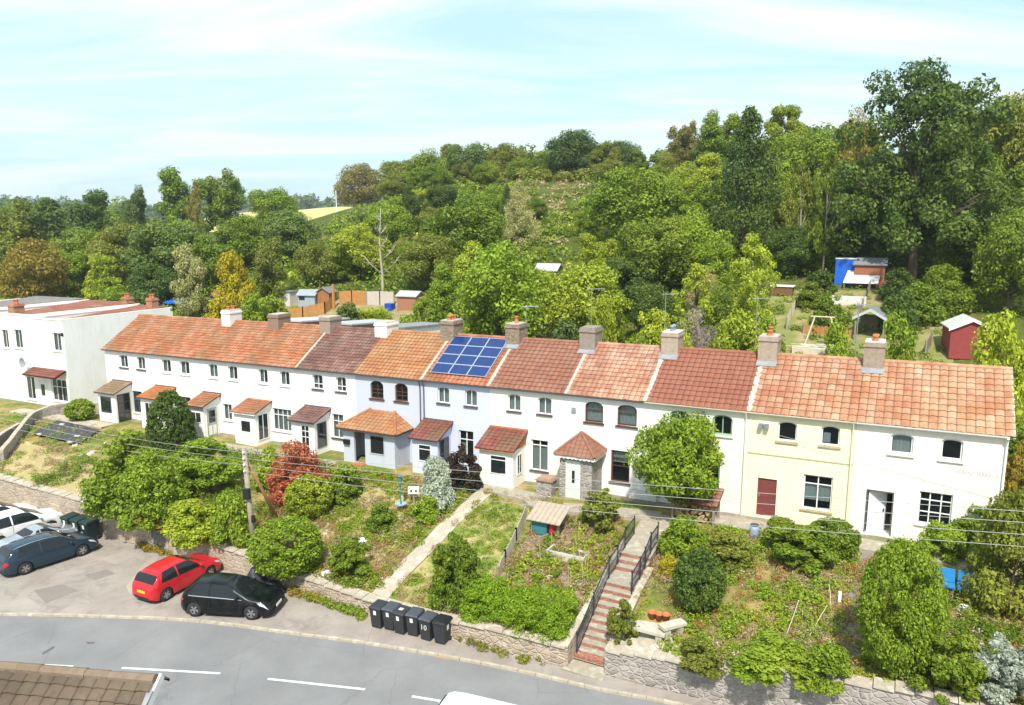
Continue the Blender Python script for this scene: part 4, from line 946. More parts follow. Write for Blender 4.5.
def crown_shape(kind, seed):
    """clump centres and radii of a crown in a unit box: z 0..1, |x|,|y| <= .5 (width 1)"""
    rs = np.random.default_rng(seed); C = []; RR = []
    if kind == 'round':      # broad deciduous
        for i in range(62):
            q = unit(rs.normal(size=(1,3)))[0]; r = .33*rs.uniform(.35, 1.0)**.5
            C.append((q[0]*r*1.15, q[1]*r*1.15, .52+q[2]*r*1.12)); RR.append(rs.uniform(.08,.16))
    elif kind == 'tall':     # taller, several leaders
        for j in range(5):
            bx, by = rs.uniform(-.22,.22,2); top = rs.uniform(.72,.95)
            for i in range(15):
                t = rs.uniform(.16,1); z = .1+(top-.1)*t; w = .24*math.sin(math.pi*min(1, .25+t*.78))
                a = rs.uniform(0,6.28); C.append((bx*(.5+t*.6)+w*math.cos(a)*rs.uniform(.3,1), by*(.5+t*.6)+w*math.sin(a)*rs.uniform(.3,1), z)); RR.append(rs.uniform(.05,.11))
    elif kind == 'big':      # large open crown, ragged top and dark holes
        for j in range(9):
            a = j*2.4; rr = .28*math.sqrt((j+.5)/9); bx, by = rr*math.cos(a), rr*math.sin(a); top = .98-.75*rr-rs.uniform(0,.14)
            for i in range(17):
                t = rs.uniform(.0,1); z = .16+(top-.16)*t; w = .15*(1.25-t*.7); b = rs.uniform(0,6.28)
                C.append((bx+w*math.cos(b), by+w*math.sin(b), z)); RR.append(rs.uniform(.035,.085))
    elif kind == 'conifer':
        for i in range(150):
            t = rs.random()**.8; z = .04+.93*t; w = .46*(1-t)**.8+.015; a = rs.uniform(0,6.28); q = rs.uniform(.55,1)
            C.append((w*q*math.cos(a), w*q*math.sin(a), z-.03*q)); RR.append(.045+.075*(1-t))
    elif kind == 'airy':     # thin birch-like
        for i in range(60):
            t = rs.uniform(0,1); z = .25+.72*t; w = .36*math.sin(math.pi*min(1,.22+t*.75)); a = rs.uniform(0,6.28); q = rs.uniform(.2,1)
            C.append((w*q*math.cos(a), w*q*math.sin(a), z)); RR.append(rs.uniform(.04,.085))
    elif kind == 'bush':
        for i in range(46):
            q = unit(rs.normal(size=(1,3)))[0]; q[2] = abs(q[2])*1.0-.12; r = rs.uniform(.5,1)**.5
            C.append((q[0]*r*.36, q[1]*r*.36, .12+q[2]*r*.68)); RR.append(rs.uniform(.08,.17))
    elif kind == 'ball':     # clipped
        for i in range(240):
            q = unit(rs.normal(size=(1,3)))[0]; C.append((q[0]*.41, q[1]*.41, .5+q[2]*.42)); RR.append(rs.uniform(.065,.1))
    elif kind == 'wild':     # sprawling shrub
        for i in range(48):
            a = rs.uniform(0,6.28); r = .42*math.sqrt(rs.random()); C.append((r*math.cos(a), r*math.sin(a), rs.uniform(.08,.82)*(1-.9*r))); RR.append(rs.uniform(.05,.15))
    elif kind == 'cone':     # tight clipped conifer, blunt
        for i in range(420):
            t = rs.random()**1.1; z = .04+.9*t; w = .43*(1-t**2.6)**.6+.01; a = rs.uniform(0,6.28); C.append((w*math.cos(a), w*math.sin(a), z)); RR.append(.06)
    zm = max(c[2]+.85*r for c, r in zip(C, RR)); C = [(c[0], c[1], c[2]/zm) for c in C]
    return C, RR
PROTO = {}
def proto_crown(kind, n, leaf, seed, asp=.62, **k):
    """unit-box crown mesh scaled later per tree; leaf as a fraction of the height"""
    key = (kind, n, leaf, seed, asp)
    if key not in PROTO:
        C, RR = crown_shape(kind, seed)
        PROTO[key] = quads_mesh('crown', clump_leaves(C, RR, n, leaf, seed+50, asp=asp, **k), LG)
    return PROTO[key]
def proto_trunk(kind, seed):
    key = ('trunk', kind, seed)
    if key not in PROTO:
        C, RR = crown_shape(kind, seed); rs = random.Random(seed); mb = MB()
        h = {'round':.55,'tall':.8,'big':.85,'conifer':.93,'airy':.9}.get(kind, .4); r0 = {'big':.022,'airy':.014,'conifer':.025}.get(kind, .022)
        pts = [(.012*math.sin(i*1.3+seed)*i/3, .012*math.cos(i*1.7+seed)*i/3, -.03+(h+.03)*i/6) for i in range(7)]
        mb.tube(pts, [r0*(1.25-.16*i) for i in range(7)], 7)
        for c in rs.sample(C, min(len(C), 14 if kind != 'conifer' else 4)):
            z0 = max(.12, min(h*.9, c[2]*.62)); i = min(5, int(z0/h*6)); p = pts[i]
            mid = ((p[0]+c[0])*.5+.01, (p[1]+c[1])*.5, z0+(c[2]-z0)*.42); mb.tube([(p[0],p[1],z0), mid, c], [r0*.5, r0*.32, r0*.12], 5)
        PROTO[key] = mb.mesh('trunk', mats=(BARK,), smooth=True)
    return PROTO[key]
g_ = lambda *a: a
L_MID = leaf_mat('leaf_mid_green', (.085,.145,.01), (.15,.225,.017), (.23,.31,.028), tint=(.33,.36,.032))
L_BRT = leaf_mat('leaf_bright_green', (.12,.19,.012), (.2,.295,.02), (.3,.4,.03), tint=(.37,.42,.035))
L_DRK = leaf_mat('leaf_dark_green', (.045,.085,.014), (.08,.135,.022), (.135,.2,.034), tint=(.18,.24,.034))
L_BLU = leaf_mat('leaf_blue_green', (.065,.11,.026), (.105,.165,.036), (.155,.225,.05), tint=(.2,.26,.042))
L_OLV = leaf_mat('leaf_olive', (.11,.135,.016), (.18,.21,.026), (.26,.28,.04), tint=(.33,.32,.05))
L_YEL = leaf_mat('leaf_yellow_green', (0.189,0.246,0.017), (0.319,0.392,0.029), (0.464,0.522,0.043), tint=(.38,.38,.03))
L_GLD = leaf_mat('leaf_golden', (.35,.28,.01), (.5,.42,.015), (.6,.52,.03), tint=(.4,.36,.02))
L_VAR = leaf_mat('leaf_cream_variegated', (.22,.25,.06), (.42,.42,.14), (.58,.55,.25), tint=(.5,.46,.2))
L_BRN = leaf_mat('leaf_bronze', (.15,.13,.03), (.22,.19,.04), (.3,.26,.06), tint=(.18,.2,.035))
L_ORG = leaf_mat('leaf_orange_autumn', (.2,.16,.02), (.32,.24,.03), (.42,.32,.05), tint=(.16,.2,.025))
L_RED = leaf_mat('leaf_red_maple', (.35,.07,.03), (.48,.13,.06), (.5,.22,.1), tint=(.4,.24,.1))
L_SIL = leaf_mat('leaf_silver', (.28,.33,.25), (.42,.47,.38), (.56,.6,.5), tint=(.3,.36,.2))
L_PUR = leaf_mat('leaf_dark_purple', (.03,.02,.018), (.06,.035,.03), (.1,.07,.045), tint=(.09,.1,.03))
L_STR = leaf_mat('leaf_dry_straw', (.3,.22,.1), (.42,.32,.16), (.5,.41,.24), tint=(.34,.24,.12), trans=.15)
LG = L_MID
SPEC = {'round':('round',24000,.0115),'tall':('tall',22000,.0105),'big':('big',44000,.0072),'conifer':('conifer',22000,.0085),'airy':('airy',9000,.0105),'bush':('bush',13000,.016)}
def set_mat(o, m):
    o.material_slots[0].link = 'OBJECT'; o.material_slots[0].material = m
def plant(name, label, cat, loc, kind, w, h, mat, seed=0, n=None, leaf=None, group=None, trunk=True, tm=None, asp=.62, rz=None, sub='crown', **k):
    """one tree or shrub as a thing: crown (+ trunk)"""
    root = thing(name, label, cat, loc, rz if rz is not None else random.uniform(0, 6.28), group, local=True)
    sp = SPEC.get(kind, (kind, 4000, .03)); me = proto_crown(kind, n or sp[1], leaf or sp[2], seed, asp, **k)
    c = obj(sub, me, (), root); c.scale = (w, w, h); set_mat(c, mat)
    if trunk:
        t = obj('trunk', proto_trunk(kind, seed), (), root); t.scale = (w*.75+.25*h if kind == 'big' else (w+h)/2, w*.75+.25*h if kind == 'big' else (w+h)/2, h)
        t.scale = (w, w, h)
        if tm: set_mat(t, tm)
    return root
def htree(label, u, d, vtop, wpx, kind, mat, seed=0, name='tree', group=None, zb=None, cat='tree', **k):
    s, kk = column(u, d); X, Y = sd2w(s, d); z0 = T(s, d)-.15
    ztop = zat(vtop, s, d); w = 1.22*wpx/F*depth(s, d, (z0+ztop)/2)
    w = min(w, 1.15*(ztop-z0))
    return plant(name, label, cat, (X, Y, z0), kind, w, ztop-z0, mat, seed, group=group, **k)
# name, label, u, d, vtop, width px, kind, material, seed
TREES = [
 # far left
 ('tree','leafy green tree with orange-brown lower boughs cut by the left photo edge',8,42,196,80,'tall',L_OLV,1),
 ('tree','rusty tree low on the left, before the dark broad tree',28,26,236,60,'round',L_ORG,2),
 ('tree','broad dark green tree with bare pale stems, left of the tall ragged tree',76,46,187,84,'tall',L_DRK,3),
 ('tree','slim dark bluish tree spiking above the left skyline',132,64,184,36,'tall',L_BLU,4),
 ('tree','tall ragged tree, highest on the left skyline',188,72,164,64,'tall',L_MID,5),
 ('tree','second tall tree of the left skyline, right of the bronze poplar',222,76,168,56,'tall',L_MID,6),
 ('poplar','thin bronze half-bare poplar standing among the left skyline trees',197,58,180,24,'airy',L_BRN,7),
 ('tree','rounded blue-green tree above the red parapet roofs',168,32,216,76,'round',L_BLU,8),
 ('tree','olive green tree between the dark broad tree and the blue-green one',122,38,222,58,'round',L_OLV,9),
 ('tree','cream-leaved variegated tree, pale among the dark trees on the left',186,24,242,48,'tall',L_VAR,10),
 ('tree','golden yellow small tree above the blue tarpaulin',231,25,247,40,'bush',L_GLD,11),
 ('tree','mid green tree behind the golden yellow one',243,44,214,56,'round',L_MID,12),
 ('tree','round-topped green tree left of the hilltop field',274,70,186,50,'round',L_MID,13),
 ('tree','deep green tree below the round-topped one, left of the field',290,46,208,64,'round',L_BLU,14),
 ('tree','olive-leaved tree behind the orange garden fence',262,30,236,52,'tall',L_OLV,15),
 ('tree','yellowish green tree in the dip below the pale field',318,38,238,54,'round',L_OLV,16),
 ('tree','bright yellow-green tree left of the bare white trunk',358,40,222,58,'round',L_YEL,17),
 ('tree','bright green tree behind the bare white trunk',388,50,202,54,'round',L_BRT,18),
 ('poplar','slender dark poplar with two pale stems right of the bare trunk',414,58,184,30,'tall',L_DRK,19),
 ('tree','bronze-brown round tree alone on the hilltop by the field',362,150,162,46,'round',L_BRN,20),
 ('tree','large mid green tree right of the dark poplar',462,42,192,84,'round',L_MID,21),
 ('tree','bright green dense tree just behind the solar-panel roof',500,21,238,94,'round',L_BRT,22),
 ('conifer','narrow conifer with cream-tipped leaning edge on mid slope',519,52,178,44,'conifer',L_VAR,23),
 ('conifer','dark green conifer close behind the cream-tipped one',507,55,184,26,'conifer',L_DRK,24),
 ('tree','dark rounded tree in the hilltop hedge, centre of the skyline',573,96,128,62,'round',L_DRK,25),
 ('tree','bronze pointed conifer-like tree topping the skyline right of centre',678,104,119,42,'tall',L_BRN,26),
 ('tree','wide leafy ash tree on the slope with a thick pale trunk',632,50,164,120,'round',L_MID,27),
 ('tree','mid green tree leaning beside the wide ash, on its right',684,58,176,74,'tall',L_BRT,28),
 ('tree','yellow-green spreading tree behind the grey board fence',588,24,262,84,'round',L_YEL,29),
 ('conifer','tall dark pointed conifer between the ash and the birches',745,50,104,92,'conifer',L_DRK,30),
 ('tree','green crown rising behind the tall dark conifer on its left',722,84,106,60,'tall',L_MID,31),
 ('tree','green skyline tree right of the tall dark conifer',784,86,103,58,'tall',L_MID,32),
 ('tree','bright lime-green rounded tree below the skyline',806,66,128,74,'round',L_BRT,33),
 ('birch','thin birch with pale trunk, left of a group before the big dark tree',800,46,160,44,'airy',L_OLV,34),
 ('birch','taller birch with pale forked trunk nearer the big dark tree',826,44,150,48,'airy',L_MID,35),
 ('tree','orange-yellow autumn tree at the left shoulder of the big dark tree',854,66,104,44,'round',L_ORG,36),
 ('tree','very large dark green tree, tallest in the whole picture',916,44,52,160,'big',L_DRK,37),
 ('tree','olive-yellow tree touching the skyline at the right photo edge',1010,62,86,84,'round',L_OLV,38),
 ('tree','sunlit yellow-green tree right of the big dark tree',990,46,150,86,'tall',L_BRT,39),
 ('tree','dark green understorey tree at the left foot of the big dark tree',862,48,176,74,'round',L_DRK,40),
 ('tree','deep green understorey tree at the right foot of the big dark tree',966,44,190,80,'round',L_DRK,41),
 ('tree','mid green bushy tree at right edge above the maroon shed',1016,36,205,70,'round',L_MID,42),
 ('tree','thin yellow-leaved tree over the pampas clump',756,28,232,64,'airy',L_YEL,43),
 ('tree','wispy yellow-green tree left of the pampas clump',700,24,262,60,'airy',L_YEL,44),
 ('tree','dark bushy tree shading the plot right of the yellow-leaved tree',796,45,224,76,'round',L_DRK,45),
 ('tree','bright leafy bush-like tree between the gabled shelter and maroon shed',908,17,306,46,'bush',L_BRT,46),
 ('tree','yellow-green rounded tree at right edge beside the maroon shed',1016,13,304,66,'bush',L_YEL,47),
 ('tree','dark green tree between the two leaning pale fences',660,36,214,80,'round',L_MID,48),
 ('tree','small yellow-green tree in front of the wide ash trunk',606,17,292,44,'tall',L_YEL,49),
]
for i, (nm, lab, u, d, vt, w, kd, m, sd_) in enumerate(TREES):
    kw = {}
    if nm == 'birch': kw['tm'] = PALEBARK
    if kd == 'bush': kw['trunk'] = True
    sdd = sd_ % 5 if kd in ('round', 'tall') else sd_ % 3
    htree(lab, u, d, vt, w, kd, m, sdd, name=nm, cat='conifer' if nm == 'conifer' else 'tree', **kw)
# bare white trunk
def bare_tree(label, u, d, vtop, seed, spread=.25, m=PALEBARK, name='bare_tree', n=16):
    s, k = column(u, d); X, Y = sd2w(s, d); z0 = T(s, d)-.2; h = zat(vtop, s, d)-z0; rs = random.Random(seed)
    root = thing(name, label, 'tree', (X, Y, z0)); mb = MB()
    pts = [(X+.12*math.sin(i*1.1), Y, z0+h*i/7) for i in range(8)]; mb.tube(pts, [.2-.024*i for i in range(8)], 7); obj('trunk', mb, m, root, True)
    b = MB()
    for i in range(n):
        t = rs.uniform(.35,.95); a = rs.uniform(0,6.28); l = h*spread*(1.25-t); p = Vector(pts[int(t*7)])
        q = p+Vector((math.cos(a)*l*.6, math.sin(a)*l*.6, l*.5)); e = q+Vector((math.cos(a+.4)*l*.4, math.sin(a+.4)*l*.4, l*.5)); b.tube([p,q,e], [.06,.04,.012], 5)
        for j in range(3): b.tube([q, q+Vector((rs.uniform(-1,1), rs.uniform(-1,1), rs.uniform(.2,1)))*l*.35], [.025,.008], 4)
    obj('branches', b, m, root, True); return root
bare_tree('bare whitish dead tree trunk standing among green trees left of centre', 380, 34, 208, 5)
bare_tree('leafless pinkish sapling on the open grass slope', 567, 60, 222, 8, .45, M('twig_bark', (.3,.2,.15), (.24,.16,.12), .9), n=22)
# hilltop belt on the skyline: one tree each, two looks only
BELT2 = [(392,174,46),(412,166,44),(436,162,46),(462,160,46),(486,160,44),(512,166,42),(610,158,46),(634,160,46),(656,164,46),(680,166,44)]
for i, (u, vt, w) in enumerate(BELT2):
    tl = i % 2; htree(['rounded tree in the front rank of the hilltop wood','looser tree in the front rank of the hilltop wood'][tl], u, 82+(i*5) % 9, vt, w*1.25, ['round','tall'][tl], [L_OLV, L_MID, L_MID][i % 3], (i+2) % 5, group='front rank of the hilltop wood, rounded' if tl == 0 else 'front rank of the hilltop wood, looser')
BELT = [(520,156,44),(560,150,44),(590,152,44),(575,160,40),(398,160,40),(416,152,38),(434,147,40),(452,143,42),(470,141,38),(488,143,44),(507,142,40),(526,150,40),(546,150,38),(604,142,40),(622,140,44),(644,148,46),(664,150,40),(702,142,40)]
for i, (u, vt, w) in enumerate(BELT):
    tl = i % 2
    htree(['green tree in the belt along the hilltop skyline, rounded', 'green tree in the belt along the hilltop skyline, taller and looser'][tl], u, 94+(i*7) % 13, vt, w*1.2, ['round','tall'][tl], [L_MID, L_OLV, L_BLU][i % 3], i % 5, group='rounded trees of the hilltop belt' if tl == 0 else 'looser trees of the hilltop belt')
FILL = [(535,66,196,40),(612,60,200,44),(398,62,196,52),(420,66,186,50),(444,64,182,54),(476,60,188,56),(496,66,184,46),(425,50,222,54),(405,46,236,52),(450,52,214,56),(540,46,246,46),(365,56,214,46),(40,48,232,60),(180,50,214,60),(250,58,216,54),(330,52,238,50),(410,44,240,54),(470,30,240,60),(520,38,256,50),(555,34,276,46),(590,56,206,50),(640,40,236,56),(680,46,214,60),(715,34,232,56),(820,40,216,60),(860,30,256,56),(900,36,246,66),(940,30,262,60),(970,44,216,66),(1015,42,226,66),(760,60,156,60),(705,66,152,56),(840,58,160,56),(880,60,150,60),(790,34,250,56),(730,24,284,40),(430,58,206,50),(640,66,176,54),(690,70,160,54),(610,64,190,44),(80,38,226,60),(350,46,228,50),(140,40,232,56),(10,36,238,60),(60,33,246,60),(100,30,252,56),(150,28,262,54),(215,34,232,50),(305,34,256,50),(345,30,256,46),(430,36,232,56),(440,26,262,46),(540,30,268,40),(625,32,250,60),(840,36,226,56),(880,34,226,60),(935,34,236,60),(985,30,246,60),(700,40,206,60),(600,40,232,50),(655,26,282,44),(20,30,262,60)]
for i, (u, d, vt, w) in enumerate(FILL):
    if 765 < u < 1000 and d < 43: continue
    if 270 < u < 425 and d < 38: d += 9
    htree('low green bushy tree filling the wooded slope behind the gardens', u, d, vt, w*1.15, ['round','tall'][i % 2], [L_MID, L_OLV, L_BRT, L_YEL, L_DRK, L_MID, L_BRT][i % 7], (i*2) % 5, group='bushy trees filling the wooded slope', name='small_tree')
# woodland beyond the crest and far ridge
def far_wood(name, s0, s1, d0, d1, n, hmin, hmax, mat, seed):
    rs = np.random.default_rng(seed); C = []; RR = []
    for _ in range(n):
        s, d = rs.uniform(s0, s1), rs.uniform(d0, d1); X, Y = sd2w(s, d); z = T(s, d); h = rs.uniform(hmin, hmax)
        for j in range(9):
            q = unit(rs.normal(size=(1,3)))[0]; C.append((X+q[0]*h*.33, Y+q[1]*h*.33, z+h*.55+q[2]*h*.36)); RR.append(h*rs.uniform(.15,.26))
    me = quads_mesh(name, clump_leaves(C, RR, n*900, .3 if hmax < 14 else .5, seed), mat)
    return tag(obj(name, me, ()), 'mass of woodland trees along the far hilltop', 'woodland', kind='stuff')
far_wood('distant_woodland', -330, -175, 60, 100, 60, 7, 11, L_MID, 61)
far_wood('distant_woodland', 20, 110, 70, 120, 50, 8, 12, L_OLV, 62)
far_wood('distant_woodland', -120, 30, 108, 130, 46, 7, 10, L_MID, 63)
far_wood('distant_woodland', -520, -330, 40, 200, 90, 9, 14, L_BLU, 64)
# undergrowth over the slope
def scrub(name, label, n, fn, size, mat, seed, hr=(.3,1.1), rr=(.5,1.3), per=60):
    rs = np.random.default_rng(seed); C = []; RR = []
    while len(C) < n:
        s, d = fn(rs)
        if s is None: continue
        X, Y = sd2w(s, d); C.append((X, Y, T(s, d)+rs.uniform(*hr)*.4)); RR.append(rs.uniform(*rr))
    V = clump_leaves(C, RR, n*per, size, seed, flat_=.6, inner=.5)
    return tag(obj(name, quads_mesh(name, V, mat), ()), label, 'undergrowth', kind='stuff')
_a, _b = column(505, 93)[0], column(655, 93)[0]
scrub('hilltop_scrub','bushy scrub along the foot of the hilltop trees', 150, lambda rs: (rs.uniform(_a, _b), rs.uniform(90, 99)), .2, L_OLV, 73, (1.0,4.5), (1.0,2.0), 170)
def hill_pt(rs):
    s, d = rs.uniform(-190, 45), rs.uniform(24, 92)
    if -20 < s < 9 and d < 45: return None, None
    if -76 < s < -44 and d < 36: return None, None
    if s < -92 and d > 62: return None, None
    if -66 < s < -50 and d > 62 and rs.random() < .9: return None, None
    return s, d
scrub('undergrowth', 'tangled green undergrowth between the trees of the hillside', 1000, hill_pt, .17, L_MID, 71, (.3,1.6), (.9,2.4), 190)
_c, _d = column(520, 75)[0], column(610, 75)[0]
scrub('rough_grass','rough dry grass and low brambles on the open hillside clearing', 330, lambda rs: (rs.uniform(-72,-44), rs.uniform(52,92)), .13, L_STR, 74, (.0,.3), (.3,.9), 60)
scrub('bramble_scrub','low green brambles breaking up the hillside clearing', 80, lambda rs: (rs.uniform(-72,-44), rs.uniform(50,90)), .15, L_MID, 75, (.1,.8), (.5,1.5), 120)
scrub('bramble_scrub', 'olive brambles and dry scrub scattered over the hillside', 520, hill_pt, .15, L_YEL, 72, (.2,1.0), (.6,1.6), 140)
# the pale field on the hilltop and the far blue ridge
FIELD = M('cut_hay_field', (.5,.42,.16), (.42,.36,.13), .95, .12, c3=(.55,.47,.2))
def draped(name, fn_pts, mat, dz=.03, ns_=24, nd_=10):
    mb = MB(); vs = []
    (s0,d0),(s1,d1),(s2,d2),(s3,d3) = fn_pts
    for j in range(nd_+1):
        b = j/nd_
        for i in range(ns_+1):
            a = i/ns_; s = (s0*(1-a)+s1*a)*(1-b)+(s3*(1-a)+s2*a)*b; d = (d0*(1-a)+d1*a)*(1-b)+(d3*(1-a)+d2*a)*b
            X, Y = sd2w(s, d); vs.append((X, Y, T(s, d)+dz))
    m = ns_+1; mb.add(vs, [(j*m+i, j*m+i+1, (j+1)*m+i+1, (j+1)*m+i) for j in range(nd_) for i in range(ns_)])
    return tag(obj(name, mb, mat, smooth=True), kind='structure')
# ------------------------------------------------------------------ retaining walls along the road
def stone_wall(label, s0, s1, mat=STONE, ret=None, name='stone_wall', thick=.42, cope=True):
    sc_ = (s0+s1)/2; root = thing(name, label, 'wall', S(sc_, wl(sc_)[0], zr(sc_)-base(sc_)), group='retaining walls along the road')
    mb = MB(); n = max(2, int((s1-s0)/.3)); rows_ = 6; vs = []
    for i in range(n+1):
        s = s0+(s1-s0)*i/n; dw, hw = wl(s)
        for j in range(rows_+1):
            h = -.25+(hw+.25)*j/rows_; X, Y = sd2w(s, dw-.06-.035*noise.noise(Vector((s*2.1, j*1.3, 1)))+.05*j/rows_); vs.append((X, Y, zr(s)+h))
        for d_, h in ((dw+thick, hw), (dw+thick, -.25)): X, Y = sd2w(s, d_); vs.append((X, Y, zr(s)+h))
    m = rows_+3
    fs = [(i*m+k, (i+1)*m+k, (i+1)*m+(k+1) % m, i*m+(k+1) % m) for i in range(n) for k in range(m)]+[list(range(m))[::-1], [n*m+k for k in range(m)]]
    mb.add(vs, fs); obj('wall_body', mb, mat, root)
    if cope:
        c = MB(); s = s0
        while s < s1-.05:
            l = min(random.uniform(.45,.9), s1-s); dw, hw = wl(s+l/2); z = zr(s)+hw-base(s); w0 = random.uniform(-.02,.03); hh = random.uniform(.06,.1)
            c.hexa([S(s+.012,dw-.1+w0,z),S(s+l-.012,dw-.1+w0,z),S(s+l-.012,dw+thick+.03,z+.0),S(s+.012,dw+thick+.03,z),S(s+.012,dw-.09+w0,z+hh),S(s+l-.012,dw-.09+w0,z+hh),S(s+l-.012,dw+thick+.02,z+hh+.02),S(s+.012,dw+thick+.02,z+hh+.02)])
            s += l
        obj('coping', c, COPE, root)
    if ret:   # return along the steps
        sx, d1, side = ret; mb = MB(); n = 14; dw, hw = wl(sx); c = MB()
        for i in range(n):
            da, db = dw+(d1-dw)*i/n, dw+(d1-dw)*(i+1)/n; za, zb_ = T(sx+side*.5, max(da, dw+.05)), T(sx+side*.5, db)
            za = max(za, zr(sx)+hw-.1)
            X0, Y0 = sd2w(sx, da); X1, Y1 = sd2w(sx, db); X2, Y2 = sd2w(sx+side*.3, db); X3, Y3 = sd2w(sx+side*.3, da); zl = zr(sx)-.1
            p = [(X0,Y0,zl),(X1,Y1,zl),(X2,Y2,zl),(X3,Y3,zl),(X0,Y0,za+.12),(X1,Y1,zb_+.12),(X2,Y2,zb_+.12),(X3,Y3,za+.12)]
            mb.hexa(p); q = p[4:]; c.hexa(q+[(x,y,z+.06) for x,y,z in q])
        obj('return_wall', mb, mat, root); obj('return_coping', c, COPE, root)
    return root
stone_wall('rubble wall at the back of the car park behind the white cars', -80, -40.4)
stone_wall('low rubble wall behind the bins and the dark hatchback, ending at the steps', -39.2, -15.25, ret=(-15.17, -4.6, -1))
stone_wall('greyer stone wall right of the brick steps, rising to the right', -13.65, 30, STONEG, ret=(-13.7, -6.2, 1))
# dark overgrown gap between the two left walls
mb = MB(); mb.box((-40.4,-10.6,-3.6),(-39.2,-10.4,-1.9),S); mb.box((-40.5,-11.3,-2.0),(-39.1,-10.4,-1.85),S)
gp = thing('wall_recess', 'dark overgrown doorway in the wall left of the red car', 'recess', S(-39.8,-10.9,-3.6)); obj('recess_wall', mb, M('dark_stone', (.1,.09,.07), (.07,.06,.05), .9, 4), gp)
# ------------------------------------------------------------------ steps with railings
BRK = stone_mat('red_brick_steps', [(.42,.14,.08),(.36,.11,.07),(.47,.18,.11)], (.4,.3,.24), 6, (1,1,2.4))
def zs(s, d): return T(s, d)
s0, s1 = -15.2, -13.7
st = thing('brick_steps', 'red brick steps climbing from the road between two iron railings', 'steps', S(-14.45,-11.3,zr(-14.4)-base(-14.4)))
STEPS = []
d, z = -11.15, zr(-14.45)+.02
n1 = 11; zt1 = 2.0; r1 = (zt1-z)/n1; g1 = (11.15-7.4)/n1
for k in range(n1): STEPS.append((d+g1*k, d+g1*(k+1), z+r1*(k+1)))
STEPS.append((-7.4, -6.45, zt1+.02))
for k in range(3): STEPS.append((-6.45+.34*k, -6.45+.34*(k+1), zt1+.02+.19*(k+1)))
zb_ = T(-16.5, -3.2)
ZT = STEPS[-1][2]
tr = MB(); rs_ = MB()
for i, (d0, d1, zt) in enumerate(STEPS):
    b = base(-14.45)
    rs_.box((s0+.02, d0, -3.4), (s1-.02, d1+.05, zt-.032-b), lambda s,d,h: (*sd2w(s,d), b+h))
    tr.box((s0+.01, d0-.008, zt-.032-b), (s1-.01, d1+.01, zt-b), lambda s,d,h: (*sd2w(s,d), b+h))
obj('riser', rs_, BRK, st); obj('tread', tr, CONC, st)
lp = MB(); b = base(-14.45); lp.box((s0-.1,-12.0,-3.6),(s1+.1,-11.14,zr(-14.45)+.1-b), lambda s,d,h: (*sd2w(s,d), b+h)); obj('landing', lp, CONC, st)
def ground_strip(name, label_pts, w, mat, dz=.05, thick=.0):
    """path laid over the ground along (s, d) points"""
    mb = MB(); P = catmull(label_pts, 6); A = off(P, w/2); B = off(P, -w/2); vs = []
    for a, b_ in zip(A, B):
        za = max(T(*a), T(*b_))+dz
        for q in (a, ((a[0]+b_[0])/2, (a[1]+b_[1])/2), b_): X, Y = sd2w(*q); vs.append((X, Y, za))
        for q in (a, b_): X, Y = sd2w(*q); vs.append((X, Y, za-.3))
    n = len(A); fs = []
    for i in range(n-1):
        o, p = i*5, (i+1)*5; fs += [(o,o+1,p+1,p),(o+1,o+2,p+2,p+1),(o,p,p+3,o+3),(o+2,o+4,p+4,p+2)]
    mb.add(vs, fs); return tag(obj(name, mb, mat), kind='structure')
mb = MB(); b = base(-14.45); n = 10; vs = []
for i in range(n+1):
    d = -5.45+3.6*i/n; z = ZT+(base(-14.45)-.56-ZT)*i/n-b
    vs += [S(s0+.02,d,z), S(s1-.02,d,z), S(s0+.02,d,z-.6), S(s1-.02,d,z-.6)]
mb.add(vs, [f for i in range(n) for f in ((4*i,4*i+1,4*i+5,4*i+4),(4*i,4*i+4,4*i+6,4*i+2),(4*i+1,4*i+3,4*i+7,4*i+5))]+[(0,2,3,1)])
tag(obj('upper_path', mb, CONC), kind='structure')
def railing(label, s, P):
    """P: (d, ground z); posts, rails, balusters"""
    root = thing('iron_railing', label, 'railing', (*sd2w(s, P[0][0]), P[0][1]), group='railings of the brick steps')
    W = lambda d, z: (*sd2w(s, d), z)
    r = MB(); r.tube([W(d, z+.95) for d, z in P], .03, 6); obj('handrail', r, IRON, root)
    r = MB(); r.tube([W(d, z+.16) for d, z in P], .02, 5); obj('bottom_rail', r, IRON, root)
    for d, z in P: r = MB(); r.tube([W(d, z-.1), W(d, z+1.02)], .03, 6); r.blob(W(d, z+1.05), .05, 0, 0, 5); obj('post', r, IRON, root)
    b = MB()
    for (d0, z0), (d1, z1) in zip(P, P[1:]):
        n = max(2, int(abs(d1-d0)/.13))
        for k in range(1, n):
            t = k/n; d, z = d0+(d1-d0)*t, z0+(z1-z0)*t; b.tube([W(d, z+.16), W(d, z+.94)], .011, 4, cap=False)
    x = obj('balusters', b, IRON, root); tag(x, kind='stuff')
zl = lambda d: next((z for a, b_, z in STEPS if a <= d <= b_), ZT)
railing('dark iron railing on the left side of the brick steps', -15.08, [(-11.0, zl(-11.0)), (-9.2, zl(-9.2)), (-7.4, 2.0), (-6.3, 2.1), (-5.3, ZT), (-4.0, ZT+.1)])
railing('shorter dark iron railing on the right side of the brick steps', -13.82, [(-8.0, zl(-8.0)), (-6.9, 2.02), (-6.2, 2.2), (-5.4, ZT), (-4.3, ZT+.08)])
